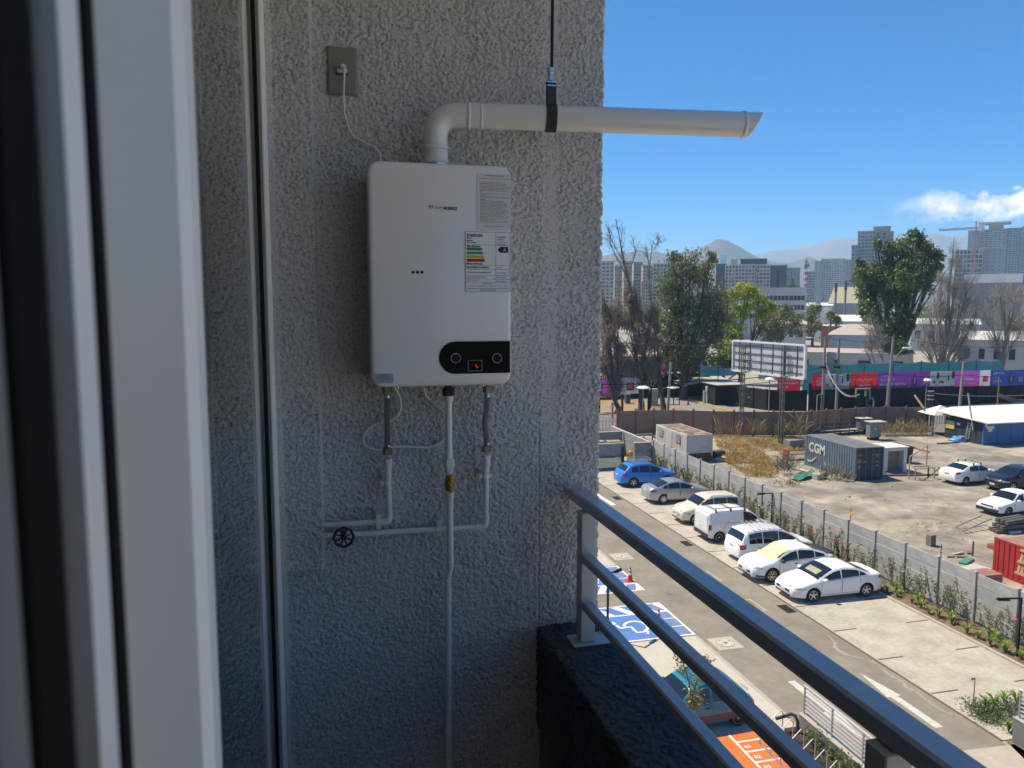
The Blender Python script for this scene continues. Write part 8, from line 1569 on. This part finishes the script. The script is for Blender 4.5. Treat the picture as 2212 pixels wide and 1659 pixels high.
# low buildings of the middle distance
t, w, top = block('school_building', 'long pale grey building with ribbon windows behind the lime tree', 1480, 1733, 625, 285, 16, cm('school_grey', (.40, .40, .395)), 0, 1, cat='building')
me = MB().box(-2.6, 2.6, -.06, 0, 0, 1.7).mesh('window', pane); mf = MB().box(-.05, .05, -.10, -.061, 0, 1.7).mesh('frame', wht_)
for r_, zt in enumerate((639, 659, 678)):
    z = atd(1700, zt + 10, 285).z
    for k in range(8):
        o = link('window', me, t); o.location = (w / 2 - 3.2 - 5.5 * k, 0, z)
        for s in (-1.2, 0, 1.3): f = link('frame', mf, o); f.location = (s, 0, 0)
def shed(name, label, x0, x1, ye, yr, D, depth, roofm, wallm, ridge='x', rot=0.0, cat='building', hip=0.0):
    c_ = atd((x0 + x1) / 2, 657, D); az_ = math.atan2(c_.x, c_.y); w = (x1 - x0) * D / FPX; ze, zr = max(1.5, atd(x0, ye, D).z), atd(x0, yr, D + depth * .5).z
    t = thing(name, label, cat, (c_.x, c_.y, 0), -az_ + R(rot)); MB().box(-w / 2, w / 2, 0, depth, 0, ze).build('wall', wallm, t, local=True); b = MB(); h = hip * w
    e = .3; P = [(-w / 2 - e, -e, ze), (w / 2 + e, -e, ze), (w / 2 + e, depth + e, ze), (-w / 2 - e, depth + e, ze)]
    if ridge == 'x': b.add(P + [(-w / 2 - e + h, depth / 2, zr), (w / 2 + e - h, depth / 2, zr)], [(0, 1, 5, 4), (2, 3, 4, 5), (1, 2, 5), (3, 0, 4), (3, 2, 1, 0)])
    else: b.add(P + [(0, -e, zr), (0, depth + e, zr)], [(0, 4, 5, 3), (1, 2, 5, 4), (0, 1, 4), (2, 3, 5), (3, 2, 1, 0)])
    b.build('roof', roofm, t, local=True); return t, w, ze
wroof, rroof, barn = cm('roof_white', (.66, .66, .65)), cm('roof_rosy', (.40, .35, .32)), cm('barn_tan', (.33, .31, .22))
shed('warehouse', 'tan barn with steep roof and two thin chimneys', 1792, 1862, 655, 620, 330, 24, barn, cm('barn_wall', (.36, .36, .34)), hip=.16, cat='barn')
for (x, yt, l) in ((1803, 612, 'thin grey chimney left of the tan barn'), (1824, 608, 'taller thin chimney on the tan barn')): p = atd(x, 690, 300); p.z = 0; t = thing('chimney', l, 'chimney', p); h = atd(x, yt, 300).z; MB().lathe([(.45, 0), (.38, h)], 10).build('stack', cm('chimney_grey', (.22, .21, .21)), t, local=True); MB().lathe([(.5, h - 3.5), (.5, h)], 10).build('cap', drk, t, local=True)
for (x0, x1, ye, yr, D, dp, m, wm_, rd, l) in ((1700, 1795, 660, 654, 330, 20, wroof, wht_, 'x', 'long white warehouse roof left of the tan barn'), (1760, 1812, 684, 664, 262, 18, wroof, wht_, 'y', 'white gabled shed behind the palms'), (1800, 1858, 694, 680, 240, 22, wroof, wht_, 'x', 'white sloping roof shed right of the palms'), (1640, 1740, 700, 692, 230, 16, rroof, lgt, 'x', 'low pale building under the khaki tree'), (1980, 2110, 700, 688, 210, 18, wroof, lgt, 'x', 'white roofed shed behind the bare poplars'), (2090, 2230, 735, 715, 140, 16, cm('roof_pale', (.5, .5, .49)), cm('wall_pale', (.42, .42, .42)), 'x', 'pale low building behind the bare spreading tree'), (1650, 1960, 762, 752, 128, 10, rroof, lgt, 'x', 'long low building with dark windows behind the netting'), (1300, 1450, 770, 756, 120, 10, cm('roof_tan', (.45, .38, .30)), lgt, 'x', 'pale low building behind the dry trees')):
    t, w, ze = shed('low_building', l, x0, x1, ye, yr, D, dp, m, wm_, rd)
    for k in range(5): MB().box(-w / 2 + w * (k + .3) / 5, -w / 2 + w * (k + .7) / 5, -.05, -.001, ze * .45, ze * .75).build('window', pane, t, local=True)
t, w, ze = shed('hip_roof_house', 'big hip roofed pale building before the big eucalyptus', 1799, 1935, 724, 700, 165, 20, rroof, cm('wall_blue_grey', (.36, .40, .45)), hip=.28)
t, w, ze = shed('brick_annex', 'orange brick wall building behind the palms', 1778, 1826, 704, 701, 225, 6, cm('roof_pale', 0), cm('brick_orange', (.36, .13, .07)))
t, w, top = block('warehouse', 'large warehouse with white fascia and blue end behind the bare trees', 2090, 2196, 592, 330, 30, cm('warehouse_grey', (.24, .235, .23)), 0, 1, cat='warehouse', cap=False); zf = atd(2140, 611, 330).z; MB().box(-w / 2 - .5, w / 2, -.6, -.02, zf, top).build('white_fascia', wroof, t, local=True); MB().box(w / 2 + .02, w / 2 + 16, -.7, 8, zf - .6, top).build('blue_sign_box', cm('sign_blue', (.03, .05, .30)), t, local=True); MB().box(w / 2 + .02, w / 2 + 16, -.3, 20, 0, zf - .62).build('side_wall', cm('wall_blue_grey', 0), t, local=True)
# site entrance yard: retaining slab and the red car
p = G(1752, 728); S8 = dict(S3, L=4.0, group=None); car('parked_car', 'bright red hatchback parked far off below the green tree', S8, paint('red', (.55, .012, .015)), (p.x, p.y + .8, 0), R(190))
p = G(1575, 735); car('parked_car', 'dark red car far off behind the lime tree', dict(S3, group=None), paint('maroon', (.12, .015, .02)), (p.x, p.y, 0), R(170))
sheet('far_yard', [tuple(G(x, y).xy) for x, y in ((1480, 752), (1830, 745), (1790, 718), (1500, 720))], .02, pm('yard_grey', (.27, .265, .25), .9, var=.1, vs=.1))
# hills
def hills(name, pts, D, foot, m, seed):
    xs_ = [p[0] for p in pts]; ys_ = [p[1] for p in pts]; n = 260; rows = 14; vs = []
    for i in range(n + 1):
        x = xs_[0] + (xs_[-1] - xs_[0]) * i / n; y = np.interp(x, xs_, ys_) + (fbm(np.array([x * .09 + seed]), np.array([2.0]), 3)[0] - .5) * 2.2; cst = atd(x, float(y), D)
        out = (Vector((cst.x, cst.y, 0))).normalized()
        for j in range(rows + 1):
            u = j / rows; q = Vector((cst.x, cst.y, 0)) + out * foot * (u * 1.6 - 1); f = max(0, 1 - abs(u * 1.6 - 1)) ** .85; rg = 1 + .35 * (fbm(np.array([i * .11 + seed]), np.array([u * 4.0]), 3)[0] - .5) * (1 - f); vs.append((q.x, q.y, cst.z * f * rg - (5 if f == 0 else 0)))
    r1 = rows + 1; b = MB().add(vs, [(i * r1 + j, (i + 1) * r1 + j, (i + 1) * r1 + j + 1, i * r1 + j + 1) for i in range(n) for j in range(rows)]); b.build(name, m, None, 50, kind='structure')
hm = pm('hill_scrub', (.085, .08, .06), .95, vs=.006, col2=(.13, .115, .085), var=.2, det=8)
z1 = lambda L_: [Z1(*p) for p in L_]; z2 = lambda L_: [Z2(*p) for p in L_]
hills('hills', [(900, 610), (1150, 580)] + z1([(60, 525), (200, 482), (330, 482), (430, 450), (520, 488), (610, 473), (660, 492), (760, 502), (880, 488), (960, 463), (1050, 440), (1150, 393), (1205, 352), (1235, 346), (1325, 352), (1430, 408), (1530, 470), (1640, 533), (1760, 575), (1860, 592), (2000, 590), (2080, 560), (2170, 528)]) + z2([(20, 790), (110, 830), (240, 880), (420, 930), (700, 960)]) + [(2350, 610), (2700, 600)], 2900, 700, hm, 1)
hills('far_mountains', [(1100, 590), (1500, 580)] + z1([(1600, 512), (1750, 472), (1900, 466), (2100, 430)]) + z2([(0, 672), (100, 652), (250, 602), (400, 592), (700, 575), (1000, 566), (1300, 545), (1450, 575), (1650, 560), (2100, 590)]) + [(2300, 500), (2900, 510)], 4700, 800, pm('pale_hazed_rock', (.20, .185, .17), .95, vs=.004, col2=(.26, .24, .22), var=.1), 9)  # dry rock paled further: some of the haze is put into its colour
# ================================================================ foot of the building, below the balcony
oz = thing('bike_floor', 'orange painted bicycle parking floor with white numbered bays', 'floor marking', (12, 17, 0)); b = MB(); flat(b, rectp(9.2, 13.2, 8.0, 19.86), .012); b.build('orange_field', line_o, oz)
def strip(q, nm='white_line'): b = MB(); flat(b, q, .0165); b.build(nm, line_w, oz)
xa = 11.68; strip(rectp(xa, xa + .075, 8, 19.86)); strip(rectp(13.06, 13.14, 8, 19.55))
for k in range(11):
    y_ = 19.42 - .52 * k; strip(rectp(xa + .078, 13.057, y_ - .035, y_ + .035))
    if k: b = MB(); put_text(b, '%02d' % k, frame((xa + .16, y_ + .16, .0168), (1, 0, 0), (0, 1, 0)), height=.16, bold=.02); b.build('bay_number', line_w, oz)
rackm = pm('rack_steel', (.42, .42, .44), .35, .6)
rk = thing('bicycle_rack', 'grey steel bicycle rack of repeated bent hoops on the orange floor', 'bicycle rack', (12.8, 17, 0))
for k in range(11):
    y_ = 19.15 - .52 * k; MB().tube([(12.35, y_, .02), (12.35, y_, .42), (13.0, y_ + .02, .98), (13.08, y_, .92), (13.08, y_, .02)], .016, 6).build('hoop', rackm, rk)
for x in (12.37, 12.78): MB().box(x - .025, x + .025, 13.3, 19.3, .03, .07).build('base_rail', rackm, rk)
lean = pm('ramp_wall_paint', (.15, .16, .165), .75, var=.06, vs=3, bump=.2, bs=50)
def rampwall(label, x0, x1, y0, y1, h): t = thing('ramp_wall', label, 'wall', ((x0 + x1) / 2, (y0 + y1) / 2, 0)); MB().rbox(x0, x1, y0, y1, 0, h, .012).build('body', lean, t); MB().box(x0 - .015, x1 + .015, y0 - .01, y1 + .01, h + .002, h + .03).build('capping', kerbm, t); return t
railw = pm('ramp_rail_white', (.52, .54, .55), .35, .3)
def ramprail(label, x, y0, y1, z, n, h=.85):
    t = thing('ramp_railing', label, 'railing', (x, (y0 + y1) / 2, z))
    for k in range(n + 1): y_ = y1 + (y0 - y1) * k / n; MB().box(x - .022, x + .022, y_ - .022, y_ + .022, z, z + h).build('post', pm('ramp_post_grey', (.30, .31, .32), .4, .3), t); MB().box(x - .07, x + .07, y_ - .05, y_ + .05, z, z + .012).build('base_plate', railw, t)
    for f in np.linspace(.14, .86, 6): MB().box(x - .016, x + .016, y0, y1, z + h * f - .015, z + h * f + .015).build('bar', railw, t)
    MB().rbox(x - .03, x + .03, y0 - .05, y1 + .05, z + h + .001, z + h + .05, .01).build('top_rail', railw, t)
zw = .72; rampwall('dark grey ramp wall beside the orange bicycle floor', 13.72, 13.95, 7, 19.28, zw); ramprail('white bar railing on the ramp wall beside the orange floor', 13.84, 10.2, 19.2, zw + .03, 7)
rampwall('dark grey ramp wall at the right corner', 19.75, 19.98, 8, 17.5, .75); ramprail('white bar railing on the right ramp wall, at the edge', 19.86, 9.5, 17.4, .78, 6)
gv = pm('dark_gravel', (.035, .034, .033), .9, var=.5, vs=30, bump=.8, bs=60); MB().box(13.22, 13.715, 7, 19.25, 0, .35).build('gravel_bed', gv, None, kind='structure')
p = Vector((13.3, 19.0, .3)); t = thing('vent_pipe', 'black gooseneck vent pipe at the head of the gravel bed', 'pipe', p); MB().tube([(.12, -.1, 0), (.12, -.1, .42), (.10, 0, .55), (.0, .08, .58), (-.16, .14, .50), (-.42, .2, .42)], [.05] * 6, 10).build('pipe', trim, t, 60, local=True); MB().lathe([(.16, 0), (.10, .06)], 12, Matrix.Translation((.12, -.1, 0))).build('collar', trim, t, local=True)
rng = np.random.default_rng(3)
for k in range(9):
    y_ = 18.2 - .55 * k; n = 150; a = rng.normal(size=(n, 3)) * np.array([.13, .20, .14]) + np.array([0, 0, .22]); V, Q = leafquads(a, rng.normal(size=(n, 3)) + np.array([0, 0, .4]), .11, .030, rng); o = thing('creeping_plant', 'yellow green bushy plant in the dark gravel bed, %s from the vent pipe' % ORD[k], 'plant', (13.52, y_, .35), 0, 'plants in the gravel bed'); link('foliage', npmesh('foliage', V, Q, leaf_o), o)
# slender tree growing up in front of the teal car
yl = pm('yellow_green_leaf', (.16, .165, .05), .5, vs=3, col2=(.29, .26, .10), var=.15, trans=.3); base = Vector((8.9, 15.9, 0)); t = thing('slender_tree', 'slender yellow green tree growing in front of the teal car', 'tree', base); b = MB(); P = []; D_ = 17.4
for path in (((1460, 1640), (1480, 1560), (1492, 1500), (1478, 1440), (1467, 1420)), ((1492, 1520), (1505, 1470), (1520, 1435), (1526, 1428)), ((1480, 1560), (1462, 1540), (1440, 1510), (1425, 1495)), ((1475, 1590), (1455, 1565), (1452, 1530)), ((1492, 1500), (1500, 1520), (1508, 1510)), ((1460, 1600), (1470, 1570), (1482, 1552))):
    W_ = spline([atd(x, y, D_ + rng.normal() * .15) for x, y in path], 8); b.tube(W_, [.018 * (1 - .7 * i / len(W_)) + .004 for i in range(len(W_))], 5, False)
    for q in W_[4:]:
        for _ in range(9): P.append(np.array(q) + rng.normal(size=3) * .085)
b.tube([base, (base + atd(1460, 1640, D_)) / 2, atd(1460, 1640, D_)], [.05, .035, .02], 6, False); b.build('trunk', stem_m, t)
P = np.array(P); V, Q = leafquads(P, rng.normal(size=P.shape), .085, .024, rng, .2); link('crown', npmesh('crown', V - np.array(base), Q, yl), t)
# ================================================================ air
hz_ = bpy.data.materials.new('haze_air'); hz_.use_nodes = True; q = hz_.node_tree; q.nodes.remove(q.nodes['Principled BSDF']); pv_ = q.nodes.new('ShaderNodeVolumePrincipled'); pv_.inputs['Color'].default_value = (.40, .70, 1, 1); pv_.inputs['Density'].default_value = .00021; pv_.inputs['Anisotropy'].default_value = .1; q.links.new(pv_.outputs[0], q.nodes['Material Output'].inputs['Volume'])
MB().box(-6300, 6300, -6300, 6300, -1.5, 405).build('haze', hz_, None, kind='stuff')
